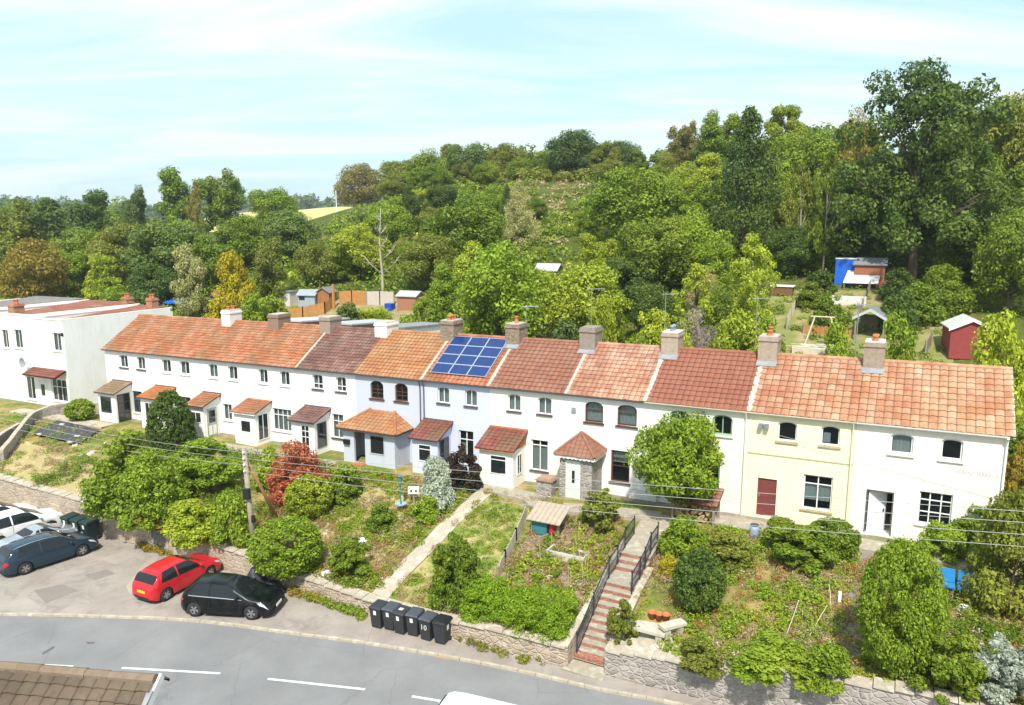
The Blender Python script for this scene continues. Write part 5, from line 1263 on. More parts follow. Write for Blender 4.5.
# ------------------------------------------------------------------ paths and plots
def atp(u, v): s, d, z = at(u, v); return (s, d)
ground_strip('concrete_path', [atp(380,597), atp(402,572), atp(430,545), atp(458,517), atp(486,492)], .95, CONCP)
ground_strip('house_path', [(-26.5,-2.0),(-24,-1.95),(-21.6,-2.3),(-20.2,-3.0),(-17,-2.4),(-14.4,-2.0)], 1.2, CONC, .03)
ground_strip('gravel_path', [atp(843,672), atp(850,640), atp(856,600), atp(862,560), atp(868,545)], .8, M('path_gravel', (.25,.21,.18), (.18,.15,.13), .95, 12, .3), .02)
ground_strip('house_path', [(-12,-1.2),(-8,-1.2),(-4,-1.3),(-.5,-1.4)], 1.3, CONC, .03)
ground_strip('house_path', [(-69,-2.2),(-64,-2.3),(-60.5,-2.4),(-57,-2.3)], 1.2, CONCP, .03)
ground_strip('house_path', [(-48,-2.3),(-44,-2.4),(-38,-2.4),(-35,-2.4)], 1.0, CONC, .03)
LAWN = newmat('lawn'); _m, _nt, _b = LAWN; _b.inputs['Roughness'].default_value = .95
_n = noise_tex(_nt, 1.1, 6, .65, coord(_nt)); _r = ramp(_nt, [(.36,(.13,.2,.025)),(.47,(.2,.25,.04)),(.55,(.36,.31,.12)),(.68,(.44,.33,.18))], _n.outputs[0]); _n2 = noise_tex(_nt, 30, 4, .7, coord(_nt)); _g = ramp(_nt, [(.3,(.7,)*3),(.7,(1.2,)*3)], _n2.outputs[0])
_nt.links.new(mixc(_nt, 1.0, _r.outputs[0], _g.outputs[0], 'MULTIPLY'), _b.inputs['Base Color']); bump(_nt, _b, _n2.outputs[0], .5, .05); LAWN = _m
draped('lawn', [(-24.15,-11.5),(-19.95,-11.3),(-20.85,-3.4),(-23.9,-2.8)], LAWN, .03)
draped('dry_garden', [atp(0,492), atp(105,512), atp(105,470), atp(20,440)], M('dry_slope', (.5,.4,.19), (.34,.26,.13), .95, 2.2, .4, c3=(.36,.34,.1)), .03)
draped('vegetable_bed', [(-19.5,-10.6),(-15.6,-10.6),(-15.6,-3.6),(-20.3,-3.6)], M('bed_soil', (.3,.19,.11), (.2,.13,.08), .95, 5, .5, c3=(.42,.32,.2)), .03)
draped('rockery_bed', [(-34.2,-11.0),(-26.2,-11.2),(-26.2,-3.0),(-34.2,-3.0)], M('stony_bed', (.42,.28,.15), (.3,.26,.08), .95, 2.6, .5, c3=(.5,.42,.3)), .03)
draped('terrace_slab', [(-13.3,-11.0),(-11.6,-11.0),(-11.4,-9.4),(-13.3,-9.4)], CONCP, .05)
# ------------------------------------------------------------------ garden plants
def gplant(name, label, u, vb, vt, wpx, kind, mat, seed=0, n=None, leaf=.085, group=None, cat=None, trunk=False, asp=.62, hmin=.2, lf=None, **k):
    s, d, z = at(u, vb); h = max(hmin, zat(vt, s, d)-z); w = wpx/F*depth(s, d, z+h/2); X, Y = sd2w(s, d)
    area = 3.0*w*h+w*w*2; nn = {3000:9000,5000:13000,900:2500,1800:4000,9000:24000,16000:40000}[n or 3000]
    return plant(name, label, cat or ('shrub' if 'shrub' in name else name.replace('_', ' ')), (X, Y, z-.05), kind, w*1.12, h*1.05, mat, seed, n=nn, leaf=lf or {9000:.024, 13000:.0195, 2500:.038, 4000:.032, 24000:.0142, 40000:.0112}.get(nn, .022), group=group, trunk=trunk, asp=asp, sub='foliage', **k)
gplant('conifer','clipped dark green cone-shaped conifer before the orange porch',172,448,392,42,'cone',L_DRK,1,n=9000,asp=.5,lf=.021)
gplant('shrub','round green bush beside the brown-tiled porch at the far left',81,420,399,26,'ball',L_BRT,1,n=3000)
gplant('shrub','large round clipped bush above the dark hatchback',287,578,520,68,'ball',L_BRT,2,n=9000)
gplant('shrub','yellow-green round bush below the red maple',310,517,476,44,'ball',L_YEL,3,n=5000)
gplant('maple','red and orange japanese maple in front of the brown-tiled porch',300,500,440,62,'bush',L_RED,1,n=5000,asp=.4,trunk=True)
gplant('shrub','big tangled green shrub mass at the left of the utility pole',130,512,432,84,'bush',L_MID,2,n=9000)
gplant('shrub','bright green leafy shrub spilling over the wall behind the green bins',155,540,450,70,'bush',L_BRT,3,n=9000)
gplant('shrub','yellow shrub low over the wall near the green bins',113,510,472,34,'bush',L_GLD,1,n=3000)
gplant('shrub','green climbing shrub under the conifer',205,490,440,70,'wild',L_BRT,2,n=9000)
gplant('shrub','leafy green shrub left of the pole',233,545,490,44,'bush',L_BRT,4,n=5000)
gplant('shrub','dry yellowing shrub overhanging the wall by the red car',196,556,500,60,'bush',L_YEL,2,n=5000)
gplant('shrub','ochre straggly shrub above the wall, left of the red car',160,548,510,40,'wild',L_ORG,3,n=3000)
gplant('shrub','green bush at the foot of the red maple',272,490,446,36,'bush',L_BRT,1,n=3000)
gplant('shrub','dark leaved bush right of the red maple',345,500,462,40,'bush',L_MID,3,n=3000)
gplant('shrub','pale variegated conical shrub in front of the maroon-roofed porch',437,512,455,36,'bush',L_SIL,4,n=5000)
gplant('shrub','bright green low shrub under the pale variegated one',426,520,494,30,'bush',L_BRT,2,n=3000)
gplant('shrub','dark purple bush beside the cream house',463,492,446,36,'wild',L_PUR,1,n=5000)
gplant('shrub','tall green shrub on the lawn edge above the right-hand bins',455,604,534,46,'wild',L_MID,4,n=5000)
gplant('shrub','rounded green shrub in the weedy plot left of the concrete path',382,530,502,30,'bush',L_MID,1,n=3000)
gplant('shrub','leafy green shrub below the bird feeder',352,575,538,40,'wild',L_MID,2,n=3000)
gplant('shrub','clipped dark ball bush right of the steps',698,612,550,48,'ball',L_DRK,1,n=5000)
gplant('shrub','brownish olive rounded bush behind the dark ball bush',727,564,532,50,'bush',L_OLV,1,n=3000)
gplant('shrub','box-shaped clipped bush below the yellow house window',832,556,519,46,'ball',L_MID,3,n=5000)
gplant('shrub','leafy shrub below the tiled wood store, right of the steps',684,552,515,52,'bush',L_BRT,2,n=5000)
gplant('shrub','lemon yellow grassy plant right of the steps',668,574,555,24,'bush',L_GLD,3,n=900,asp=.25)
gplant('shrub','small bush at the yellow house door',780,540,516,36,'bush',L_MID,4,n=3000)
gplant('shrub','large rounded green bush at lower right, right of the gravel path',896,674,543,76,'ball',L_BRT,1,n=16000)
gplant('shrub','overgrown green shrub beside the yellow house plot',800,560,525,66,'wild',L_MID,1,n=5000)
gplant('shrub','loose green shrub in front of the end house window',940,558,520,44,'bush',L_BRT,3,n=5000)
gplant('small_tree','wide reddish-green shrub tree at right edge by the end house',1010,606,486,84,'bush',L_OLV,4,n=9000,trunk=True,cat='tree')
gplant('small_tree','leafy small tree against the right edge of the end house',978,556,505,62,'bush',L_MID,2,n=5000,trunk=True,cat='tree')
gplant('climber','rust-tinted climbing shrub at the right edge below the downpipe',1016,520,440,40,'wild',L_ORG,2,n=5000)
gplant('shrub','silvery grey shrub in the bottom right corner',1004,702,640,66,'wild',L_SIL,3,n=5000)
gplant('shrub','green scrambling shrub between the big bush and the silvery one',945,694,630,66,'wild',L_MID,3,n=5000)
gplant('shrub','green weedy shrub over the wall at lower centre right',770,690,640,78,'wild',L_BRT,4,n=5000)
gplant('shrub','flower-dotted ivy clump hanging on the wall right of the slabs',700,676,640,44,'wild',L_OLV,4,n=3000)
gplant('shrub','green shrub above the wall left of the gravel path',826,690,642,46,'bush',L_BRT,4,n=3000)
gplant('shrub','olive trailing plant over the right wall of the steps',622,640,600,30,'wild',L_OLV,2,n=3000)
gplant('shrub','thin pinkish rose bush beside the stone porch',600,528,490,40,'wild',L_OLV,3,n=1800)
gplant('shrub','round green tree-like shrub right of the end house gable',1016,480,425,34,'bush',L_MID,2,n=3000)
# the round street-side tree in front of the cream house
_s, _d = -13.6, -1.9; _X, _Y = sd2w(_s, _d); _z = T(_s, _d)
plant('tree','round bright green leafy tree standing before the cream house with green windows','tree',(_X,_Y,_z),'round',4.9,zat(413,_s,_d)-_z+.2,L_BRT,3,n=30000,leaf=.0145,asp=.5)
# hedge along the wall left of the steps
L_HDG = leaf_mat('leaf_box_hedge', (.13,.22,.01), (.2,.32,.015), (.27,.4,.02), tint=(.24,.36,.018))
def hedge():
    s0, s1 = -20.0, -15.5; s_, d_ = (s0+s1)/2, -11.1; root = thing('hedge', 'clipped bright green hedge on the wall left of the steps', 'hedge', (*sd2w(s_, d_), T(s_, d_)))
    C = []; RR = []; rs = np.random.default_rng(5)
    for _ in range(260):
        s, d = rs.uniform(s0, s1), rs.uniform(-11.75, -10.2); X, Y = sd2w(s, d); z = T(s, max(d, wl(s)[0]+.1))+rs.uniform(.1, 1.3); C.append((X-root.location.x, Y-root.location.y, z-root.location.z)); RR.append(rs.uniform(.2,.3))
    c = obj('foliage', quads_mesh('hedge', clump_leaves(C, RR, 52000, .045, 5, asp=.32, inner=.65), L_HDG), (), root)
hedge()
def strip_hedge(label, pts, h, w, mat, n, seed, leaf=.1):
    root = thing('hedge', label, 'hedge', (*sd2w(*pts[0]), T(*pts[0]))); rs = np.random.default_rng(seed); C = []; RR = []
    for i in range(n):
        t = rs.random()*(len(pts)-1); k = min(int(t), len(pts)-2); f = t-k; s = pts[k][0]*(1-f)+pts[k+1][0]*f+rs.uniform(-w,w)/2; d = pts[k][1]*(1-f)+pts[k+1][1]*f+rs.uniform(-w,w)/2
        X, Y = sd2w(s, d); C.append((X-root.location.x, Y-root.location.y, T(s,d)+rs.uniform(.1,h)-root.location.z)); RR.append(rs.uniform(.2,.4))
    obj('foliage', quads_mesh('hedge', clump_leaves(C, RR, n*180, leaf*.55, seed), mat), (), root)
# weeds, grass and flowers over the plots: nobody could count them
def weeds(name, label, s0, s1, d0, d1, n, size, mat, seed, rr=(.12,.34), hr=(0,.3), per=34, asp=.5, excl=()):
    rs = np.random.default_rng(seed); C = []; RR = []
    while len(C) < n:
        s, d = rs.uniform(s0, s1), rs.uniform(d0, d1)
        if d < wl(s)[0]+.35 or -15.3 < s < -13.6: continue
        if any(a < s < b and c < d < e for a, b, c, e in excl): continue
        if noise.noise(Vector((s*.5, d*.5, seed)))+rs.uniform(-.3,.3) < -.05: continue
        X, Y = sd2w(s, d); C.append((X, Y, T(s, d)+rs.uniform(*hr))); RR.append(rs.uniform(*rr))
    return tag(obj(name, quads_mesh(name, clump_leaves(C, RR, int(n*per*2.6), size*.56, seed, asp=asp, up_=.5), mat), ()), label, 'weeds', kind='stuff')
EXP = [(-24.9,-24.1,-12,-1), (-24,-20.2,-10.6,-3.2), (-13.5,-11.3,-11.3,-9.0)]
L_RST = leaf_mat('leaf_rusty', (.3,.13,.04), (.42,.2,.07), (.5,.28,.1), tint=(.3,.24,.06))
L_PNK = leaf_mat('small_blossom', (.6,.35,.35), (.65,.5,.45), (.7,.65,.55), tint=(.6,.5,.4))
weeds('weeds','green weeds overrunning the front garden plots', -35, -24.5, -11.6, -2.6, 520, .07, L_BRT, 81, excl=EXP)
weeds('weeds','green weeds overrunning the plot of the yellow house', -11.6, -5.2, -11.2, -2.2, 420, .075, L_BRT, 82)
weeds('weeds','green weeds and seedlings around the end house garden', -4.6, 4, -11.2, -2.2, 420, .075, L_MID, 83)
weeds('dry_grass','bleached dry grass and seed heads in the front gardens', -35, 3, -11.4, -2.4, 1500, .085, L_STR, 84, (.1,.3), (0,.22), 34, .2, excl=EXP)
weeds('weeds','yellow-green weeds scattered through the front gardens', -35, 3, -11.4, -2.4, 620, .07, L_YEL, 85, (.1,.26), (0,.16), 34, .4, excl=EXP)
weeds('dead_stems','rusty seed heads and dying stems in the front gardens', -35, 2, -11.4, -2.6, 700, .065, L_RST, 97, (.08,.24), (.05,.3), 26, .25, excl=EXP)
weeds('blossom','small pale blossoms dotted through the front gardens', -35, 2, -11.4, -2.6, 170, .05, L_PNK, 98, (.08,.2), (.15,.4), 8, .6, excl=EXP)
weeds('ground_ivy','low green ivy and shrubs in the left-hand gardens', -52, -35, -11.2, -2.8, 420, .085, L_MID, 86, (.18,.5), (0,.5), 45)
weeds('dry_grass','bleached dry grass on the sloping garden at far left', -66, -50, -11.2, -2.6, 330, .09, L_STR, 87, (.1,.3), (0,.1), 34, .22)
weeds('weeds','green weeds on the dry slope at far left', -68, -50, -11.2, -2.6, 120, .08, L_BRT, 88, (.12,.34), (0,.14), 34)
weeds('vegetables','leafy vegetables and seedlings in the bed beside the steps', -19.4, -15.8, -10.0, -4.2, 110, .08, L_YEL, 89, (.1,.26), (.05,.35), 40, .5)
weeds('vegetables','greener leafy crops in the bed beside the steps', -19.6, -15.6, -10.4, -3.8, 120, .08, L_BRT, 99, (.08,.24), (.0,.3), 36, .4)
weeds('straw_mulch','straw and dead stalks on the bed beside the steps', -19.6, -15.6, -10.4, -3.8, 130, .07, L_STR, 100, (.1,.26), (0,.06), 30, .2)
weeds('weeds','weeds and clover patches on the little lawn', -24, -20.2, -11.5, -3, 150, .06, L_MID, 104, (.1,.3), (0,.12), 34)
weeds('dry_grass','dry tussocks on the little lawn by the concrete path', -24, -20.2, -11.5, -3, 170, .06, L_STR, 105, (.08,.2), (0,.05), 26, .2)
weeds('grass','fine green grass tufts on the little lawn by the concrete path', -23.8, -20.4, -11.4, -3.2, 520, .06, L_BRT, 90, (.08,.18), (0,.03), 24, .2)
weeds('weeds','ivy and weeds creeping along the tops of the road walls', -34, -26, -11.9, -11.0, 60, .07, L_OLV, 91, (.12,.3), (0,.2), 40)
# weeds at the foot of the wall
def foot(name, label, s0, s1, n, mat, seed):
    rs = np.random.default_rng(seed); C = []; RR = []
    for _ in range(n):
        s = rs.uniform(s0, s1); d = wl(s)[0]-rs.uniform(.1,.5)**1.3; X, Y = sd2w(s, d); C.append((X, Y, zr(s)+.1+rs.uniform(0,.25))); RR.append(rs.uniform(.08,.25))
    tag(obj(name, quads_mesh(name, clump_leaves(C, RR, n*90, .036, seed), mat), ()), label, 'weeds', kind='stuff')
foot('weeds','green weeds at the foot of the wall between the hatchback and the bins', -28.6, -25, 40, L_BRT, 92)
foot('dead_leaves','rusty dead leaves at the foot of the wall by the dark hatchback', -29.8, -27.6, 24, L_ORG, 93)
foot('dead_leaves','rusty dead bracken lying left of the red car', -41.2, -38.8, 26, L_ORG, 94)
foot('weeds','dry weeds along the wall behind the white cars', -56, -45, 50, L_OLV, 95)
foot('weeds','straggling weeds at the foot of the wall left of the steps', -20, -16, 14, L_OLV, 96)
# ------------------------------------------------------------------ cars
def interp(P, x):
    if x <= P[0][0]: return P[0][1]
    for a, b in zip(P, P[1:]):
        if x <= b[0]:
            t = (x-a[0])/(b[0]-a[0]); return a[1]+(b[1]-a[1])*t
    return P[-1][1]
def smooth(P, x, r=.07): return (interp(P, x-r)+2*interp(P, x)+interp(P, x+r))/4
def paint(name, c, metal=.0, ct=.4): 
    m, nt, b = newmat(name); b.inputs['Base Color'].default_value = (*c, 1); b.inputs['Roughness'].default_value = .22; b.inputs['Metallic'].default_value = metal
    b.inputs['Coat Weight'].default_value = ct; b.inputs['Specular IOR Level'].default_value = .25; b.inputs['Coat Roughness'].default_value = .03
    n = noise_tex(nt, 3, 5, .6, coord(nt)); r = ramp(nt, [(.4, c), (.75, tuple(x*.9+.012 for x in c))], n.outputs[0]); nt.links.new(r.outputs[0], b.inputs['Base Color']); return m
CGL = M('car_glass', (.008,.011,.013), (.012,.015,.017), .03, 2, spec=.5)
TYRE = M('tyre_rubber', (.018,.018,.019), (.03,.03,.03), .85, 9); ALLOY = M('alloy_rim', (.5,.5,.52), (.4,.4,.42), .3, 5, metal=.8)
LENS = M('headlamp_lens', (.62,.65,.68), (.5,.53,.56), .12, 6, spec=.8, coat=.8); TAILR = M('tail_lamp', (.45,.012,.015), (.35,.01,.01), .15, 6, coat=.8)
YPLATE = M('yellow_plate', (.75,.5,.02), (.7,.45,.02), .5); WPLATE = M('white_plate', (.75,.75,.72), (.7,.7,.68), .5)
UNDER = M('underbody', (.012,.012,.012), (.02,.02,.02), .9)
SHAPES = {
 'hatch': dict(L=4.25, W=1.78, top=[(0,.55),(.03,.78),(.14,.98),(.4,1.3),(.62,1.41),(1.3,1.49),(2.05,1.47),(2.45,1.38),(3.15,1.0),(3.3,.95),(3.9,.84),(4.14,.72),(4.25,.5)], belt=[(0,.72),(.3,.98),(1.5,.95),(3.1,.9),(3.9,.78),(4.25,.5)], axle=(.72,3.34), cab=(.42,.62,2.1,3.2), rear=(.13,.45,.98,1.36), sw=(.62,1.42,1.5,2.75)),
 'estate': dict(L=4.7, W=1.82, top=[(0,.55),(.04,.85),(.2,1.05),(.5,1.36),(.7,1.43),(1.6,1.48),(2.5,1.46),(2.9,1.36),(3.6,.99),(3.75,.95),(4.35,.84),(4.6,.7),(4.7,.48)], belt=[(0,.72),(.3,.96),(1.5,.95),(3.5,.9),(4.3,.78),(4.7,.48)], axle=(.95,3.75), cab=(.5,.7,2.55,3.65), rear=(.2,.52,1.04,1.38), sw=(.72,1.75,1.82,3.2)),
 'coupe': dict(L=4.05, W=1.7, top=[(0,.5),(.05,.78),(.3,.9),(.85,.94),(1.0,.96),(1.5,1.25),(1.9,1.3),(2.25,1.26),(2.95,.92),(3.1,.88),(3.7,.76),(3.95,.62),(4.05,.45)], belt=[(0,.62),(.3,.85),(1.0,.88),(2.9,.84),(3.7,.7),(4.05,.45)], axle=(.75,3.2), cab=(1.1,1.5,1.95,3.0), rear=(1.02,1.48,0,0), sw=(1.5,1.75,1.8,2.6)),
 'suv': dict(L=4.45, W=1.84, top=[(0,.6),(.03,.9),(.15,1.1),(.42,1.5),(.62,1.58),(1.5,1.65),(2.2,1.63),(2.6,1.53),(3.3,1.14),(3.45,1.09),(4.1,.98),(4.35,.85),(4.45,.6)], belt=[(0,.8),(.3,1.08),(1.5,1.07),(3.2,1.02),(4.1,.9),(4.45,.6)], axle=(.8,3.5), cab=(.44,.62,2.25,3.35), rear=(.15,.45,1.1,1.52), sw=(.65,1.5,1.58,2.95)),
}
def car(name, label, s, d, heading, shape, pm, wheel_r=.31, rim=ALLOY, dz=.09, scale=1.0, group='cars parked on the forecourt', kinds=True, roofbars=False, roofm=None, trimm=None):
    """heading: world angle of the nose"""
    sp = SHAPES[shape]; L, W = sp['L'], sp['W']; X, Y = sd2w(s, d)
    root = thing(name, label, 'car', (X, Y, zr(s)+dz), heading, group, local=True); root.scale = (scale,)*3
    xr, xf = sp['axle']; top = lambda x: smooth(sp['top'], x, .05); belt = lambda x: min(smooth(sp['belt'], x, .12), top(x)-.012)
    cb0, cb1, cf1, cf0 = sp['cab']
    def hw(x):   # half width in plan
        t = abs(x/L-.5)*2; return W/2*(1-.12*max(0, (t-.45)/.55)**2-.16*max(0, (t-.86)/.14)**2)
    def rw(x):   # roof half width
        c = W/2*.64; h = hw(x)*.84
        k = sm(cb0-.1, cb1, x)*(1-sm(cf1, cf0, x)); return h+(c-h)*k
    ra = wheel_r+.055
    def zlow(x):
        z = .2+.1*max(0, abs(x/L-.5)*2-.88)/.12
        for a in (xr, xf):
            if abs(x-a) < ra: z = max(z, wheel_r+math.sqrt(ra*ra-(x-a)**2)-.02)
        return z
    def sec(x):
        w, b, t, zl, r = hw(x), belt(x), top(x), zlow(x), rw(x); zl = min(zl, b-.05)
        zm = max(zl+.02, min(.5, b-.04)); 
        return [(w*.95, zl), (w*.985, max(zl+.01, .34)), (w, max(zl+.015, zm)), (w*.99, max(zl+.02, b-.14)), (w*.955, b), (r+(w*.955-r)*.5, b+(t-b)*.56), (r, b+(t-b)*.9), (r*.86, b+(t-b)*.985), (r*.45, t), (0, t+.004)]
    xs = sorted(set([L*i/64 for i in range(65)]+[a+sg*ra*f for a in (xr, xf) for sg in (-1, 1) for f in (1, .999, .9, .7, .4)]+[.02, L-.02]))
    def surf(x, q, sgn=1, o=0.0):
        P = sec(x); q = max(0, min(len(P)-1.001, q)); i = int(q); f = q-i
        y, z = P[i][0]+(P[i+1][0]-P[i][0])*f, P[i][1]+(P[i+1][1]-P[i][1])*f
        if o:
            ty, tz = P[i+1][0]-P[i][0], P[i+1][1]-P[i][1]; l = math.hypot(ty, tz)+1e-6
            n2 = (tz/l, -ty/l); e = .04; P2 = sec(min(L, x+e)); P1 = sec(max(0, x-e)); dz_ = ((P2[i][1]+(P2[i+1][1]-P2[i][1])*f)-(P1[i][1]+(P1[i+1][1]-P1[i][1])*f))/(2*e)
            nx = -dz_*n2[1]; l2 = math.sqrt(1+nx*nx); y += n2[0]*o/l2; z += n2[1]*o/l2; x += nx*o/l2
        return (x-L/2, y*sgn, z)
    mb = MB(); vs = []; n = 10
    for x in xs:
        P = sec(x); vs += [(x-L/2, y, z) for y, z in P]+[(x-L/2, -y, z) for y, z in P[-2::-1]]
    m = 2*n-1; fs = [(i*m+k, (i+1)*m+k, (i+1)*m+k+1, i*m+k+1) for i in range(len(xs)-1) for k in range(m-1)]
    fs += [list(range(m)), [(len(xs)-1)*m+k for k in range(m)][::-1]]
    mb.add(vs, fs); obj('body', mb, pm, root, True)
    def patch_(nm, mat, x0, x1, q0, q1, sides=(1,), o=.006, nx=10, nq=4, par=None, x0t=None, x1t=None, label=None):
        for sg in sides:
            b = MB(); vs = []
            for j in range(nq+1):
                t = j/nq; a, c = x0+((x0t if x0t is not None else x0)-x0)*t, x1+((x1t if x1t is not None else x1)-x1)*t
                for i in range(nx+1): vs.append(surf(a+(c-a)*i/nx, q0+(q1-q0)*t, sg, o))
            fs = [(j*(nx+1)+i, j*(nx+1)+i+1, (j+1)*(nx+1)+i+1, (j+1)*(nx+1)+i) for j in range(nq) for i in range(nx)]
            b.add(vs, fs); x = obj(nm, b, mat, par or root, True)
        return x
    # glass: across the roof line for screens, along the sides for windows
    def screen(nm, x0, x1, mat=CGL, k0=.9, k1=.9):
        b = MB(); vs = []; nx, ny = 8, 12
        for i in range(nx+1):
            x = x0+(x1-x0)*i/nx; k = k0+(k1-k0)*i/nx
            for j in range(ny+1):
                v = -1+2*j/ny; q = 9-abs(v)*(9-5.9)*k; vs.append(surf(x, q, 1 if v >= 0 else -1, .007))
        b.add(vs, [(i*(ny+1)+j, i*(ny+1)+j+1, (i+1)*(ny+1)+j+1, (i+1)*(ny+1)+j) for i in range(nx) for j in range(ny)]); return obj(nm, b, mat, root, True)
    screen('windscreen', cf1+.06, cf0-.1); screen('rear_window', sp['rear'][0]+.03, sp['rear'][1], k0=.85, k1=.85)
    a, b_, c, e = sp['sw']
    for sg in (1, -1):
        patch_('side_window', CGL, a-.1, b_, 4.12, 6.0, (sg,), x0t=a+.12, x1t=b_)
        patch_('side_window', CGL, c, e+.12, 4.12, 6.0, (sg,), x0t=c, x1t=e-.42)
        dl1 = patch_('door', pm, xr+ra*.75, b_+.02, 1.25, 3.9, (sg,), .004, 10, 6, x0t=a+.1); dl2 = patch_('door', pm, b_+.05, e+.1, 1.05, 3.9, (sg,), .004, 10, 6, x1t=e+.16)
        for gx in (xr+ra*.75-.02, b_+.03, e+.11): patch_('panel_gap', UNDER, gx, gx+.018, 1.25, 3.95, (sg,), .0055, 1, 8, x0t=(a+.08 if gx < xr+ra else gx), x1t=(a+.098 if gx < xr+ra else gx+.018))
        patch_('window_trim', trimm or UNDER, a-.14, e+.2, 4.0, 4.1, (sg,), .0065, 12, 1)
        for dl_, xx in ((dl1, b_-.2), (dl2, e-1.05)):
            h = MB(); p, q = surf(xx, 3.55, sg, .02), surf(xx+.18, 3.55, sg, .02); h.tube([p, q], .016, 5); obj('handle', h, pm, dl_)
        mr = MB(); p = surf(e-.02, 4.3, sg, .11); mr.blob(p, (.07,.1,.065), 1, .1, 6); obj('mirror', mr, pm, root, True)
        hl = patch_('headlight', LENS, L-.5, L-.12, 3.2, 3.95, (sg,), .008, 8, 3, x0t=L-.62, x1t=L-.3)
        tl = patch_('tail_light', TAILR, .015, .26, 3.0, 4.6, (sg,), .009, 5, 5, x1t=.14)
    for i, xx in enumerate((xr, xf)):
        for sg in (1, -1):
            y0 = (hw(xx)-.02)*sg; t = MB(); w = .2
            t.lathe([(wheel_r*.62,-w/2),(wheel_r*.94,-w/2),(wheel_r,-w/2+.03),(wheel_r,w/2-.03),(wheel_r*.94,w/2),(wheel_r*.62,w/2)], (xx-L/2, y0-sg*w/2, wheel_r), 24, 'y', cap=False); wo = obj('wheel', t, TYRE, root, True)
            r = MB(); cy = y0-sg*.028
            r.lathe([(wheel_r*.66,-.012),(wheel_r*.66,.012),(wheel_r*.58,.012),(wheel_r*.58,-.012)], (xx-L/2, cy, wheel_r), 20, 'y', cap=False)
            r.lathe([(0,.02),(.055,.02),(.06,-.01),(0,-.01)], (xx-L/2, cy, wheel_r), 12, 'y')
            for k in range(10):
                an_ = 2*math.pi*k/10+(.12 if k % 2 else -.12); ca, sa = math.cos(an_), math.sin(an_); q = lambda rr, tt, yy: (xx-L/2+ca*rr-sa*tt, cy+yy, wheel_r+sa*rr+ca*tt)
                r.hexa([q(.04,-.018,-.01),q(wheel_r*.6,-.024,-.01),q(wheel_r*.6,.024,-.01),q(.04,.018,-.01),q(.04,-.018,.012),q(wheel_r*.6,-.024,.012),q(wheel_r*.6,.024,.012),q(.04,.018,.012)])
            obj('rim', r, rim, wo)
            dk = MB(); dk.lathe([(0,0),(wheel_r*.63,0)], (xx-L/2, y0-sg*.07, wheel_r), 20, 'y'); obj('brake_disc', dk, UNDER, wo)
    ub = MB(); ub.box((-L/2+.25,-W/2+.24,.2),(L/2-.25,W/2-.24,.62)); obj('underbody', ub, UNDER, root)
    for nm_, x, mt, zz in (('rear_plate', .0, YPLATE, .62 if shape != 'coupe' else .5), ('front_plate', L, WPLATE, .46)):
        b = MB(); e = .02 if x > 0 else -.02; b.box((x-L/2+min(0,e)*1.0-.004,-.26,zz-.055),(x-L/2+max(0,e)+.004,.26,zz+.055)); obj('number_plate', b, mt, root, label='yellow rear number plate' if mt == YPLATE else 'white front number plate')
    gr = MB(); gr.box((L/2-.03,-.42,.27),(L/2+.012,.42,.38)); gr.box((-L/2-.012,-.5,.26),(-L/2+.03,.5,.36)); obj('bumper_grille', gr, BLACK, root)
    if roofbars:
        rb = MB()
        for sg in (1, -1): rb.tube([surf(x, 6.9, sg, .05 if .8 < x < 2.5 else .01) for x in (.6,.8,1.4,2.0,2.5,2.7)], .02, 5)
        obj('roof_rails', rb, METAL, root)
    if roofm: patch_(*roofm[0], **roofm[1])
    return root
def head(s0, d0, s1, d1):
    a, b = sd2w(s0, d0), sd2w(s1, d1); return math.atan2(b[1]-a[1], b[0]-a[0])
P_BLUE = paint('slate_blue_paint', (.02,.045,.07), .4); P_RED = paint('red_paint', (.52,.012,.018)); P_BLK = paint('black_green_paint', (.002,.004,.004), .0, .22); P_WHT = paint('white_car_paint', (.75,.75,.75)); P_SIL = paint('silver_paint', (.5,.52,.54), .6); P_PEARL = paint('pearl_white_paint', (.7,.71,.7))
hd0 = head(-43.0,-16.46,-42.55,-13.85)
car('parked_car', 'slate blue estate car with roof rails and dark glass, nearest on the car park', -44.15,-14.95, hd0, 'estate', P_BLUE, .33, roofbars=True)
nx, ny = -math.sin(hd0), math.cos(hd0)
def beside(k, a=0): 
    X, Y = sd2w(-44.15,-14.95); X += nx*k+math.cos(hd0)*a; Y += ny*k+math.sin(hd0)*a; return w2sd(X, Y)
p = beside(2.3, .55); car('parked_car', 'small silver car with low rounded roof, between the blue estate and the white cars', p[0], p[1], hd0+.05, 'coupe', P_SIL, .29)
p = beside(5.0, .5); car('parked_car', 'large white car with dark windows beside the silver car', p[0], p[1], hd0+.04, 'suv', P_WHT, .34)
p = beside(7.7, .3); car('parked_car', 'white hatchback farthest back, against the rubble wall', p[0], p[1], hd0+.04, 'hatch', P_PEARL, .31)
car('parked_car', 'bright red hatchback with yellow rear plate, nose towards the bushes', -35.35,-13.75, head(-34.84,-15.26,-34.92,-12.37)-.0, 'hatch', P_RED, .32, scale=1.0)
car('parked_car', 'black hatchback parked along the kerb, facing right', -30.95,-14.3, head(-32.21,-15.55,-29.47,-14.5), 'hatch', P_BLK, .33, scale=1.04, trimm=METAL)
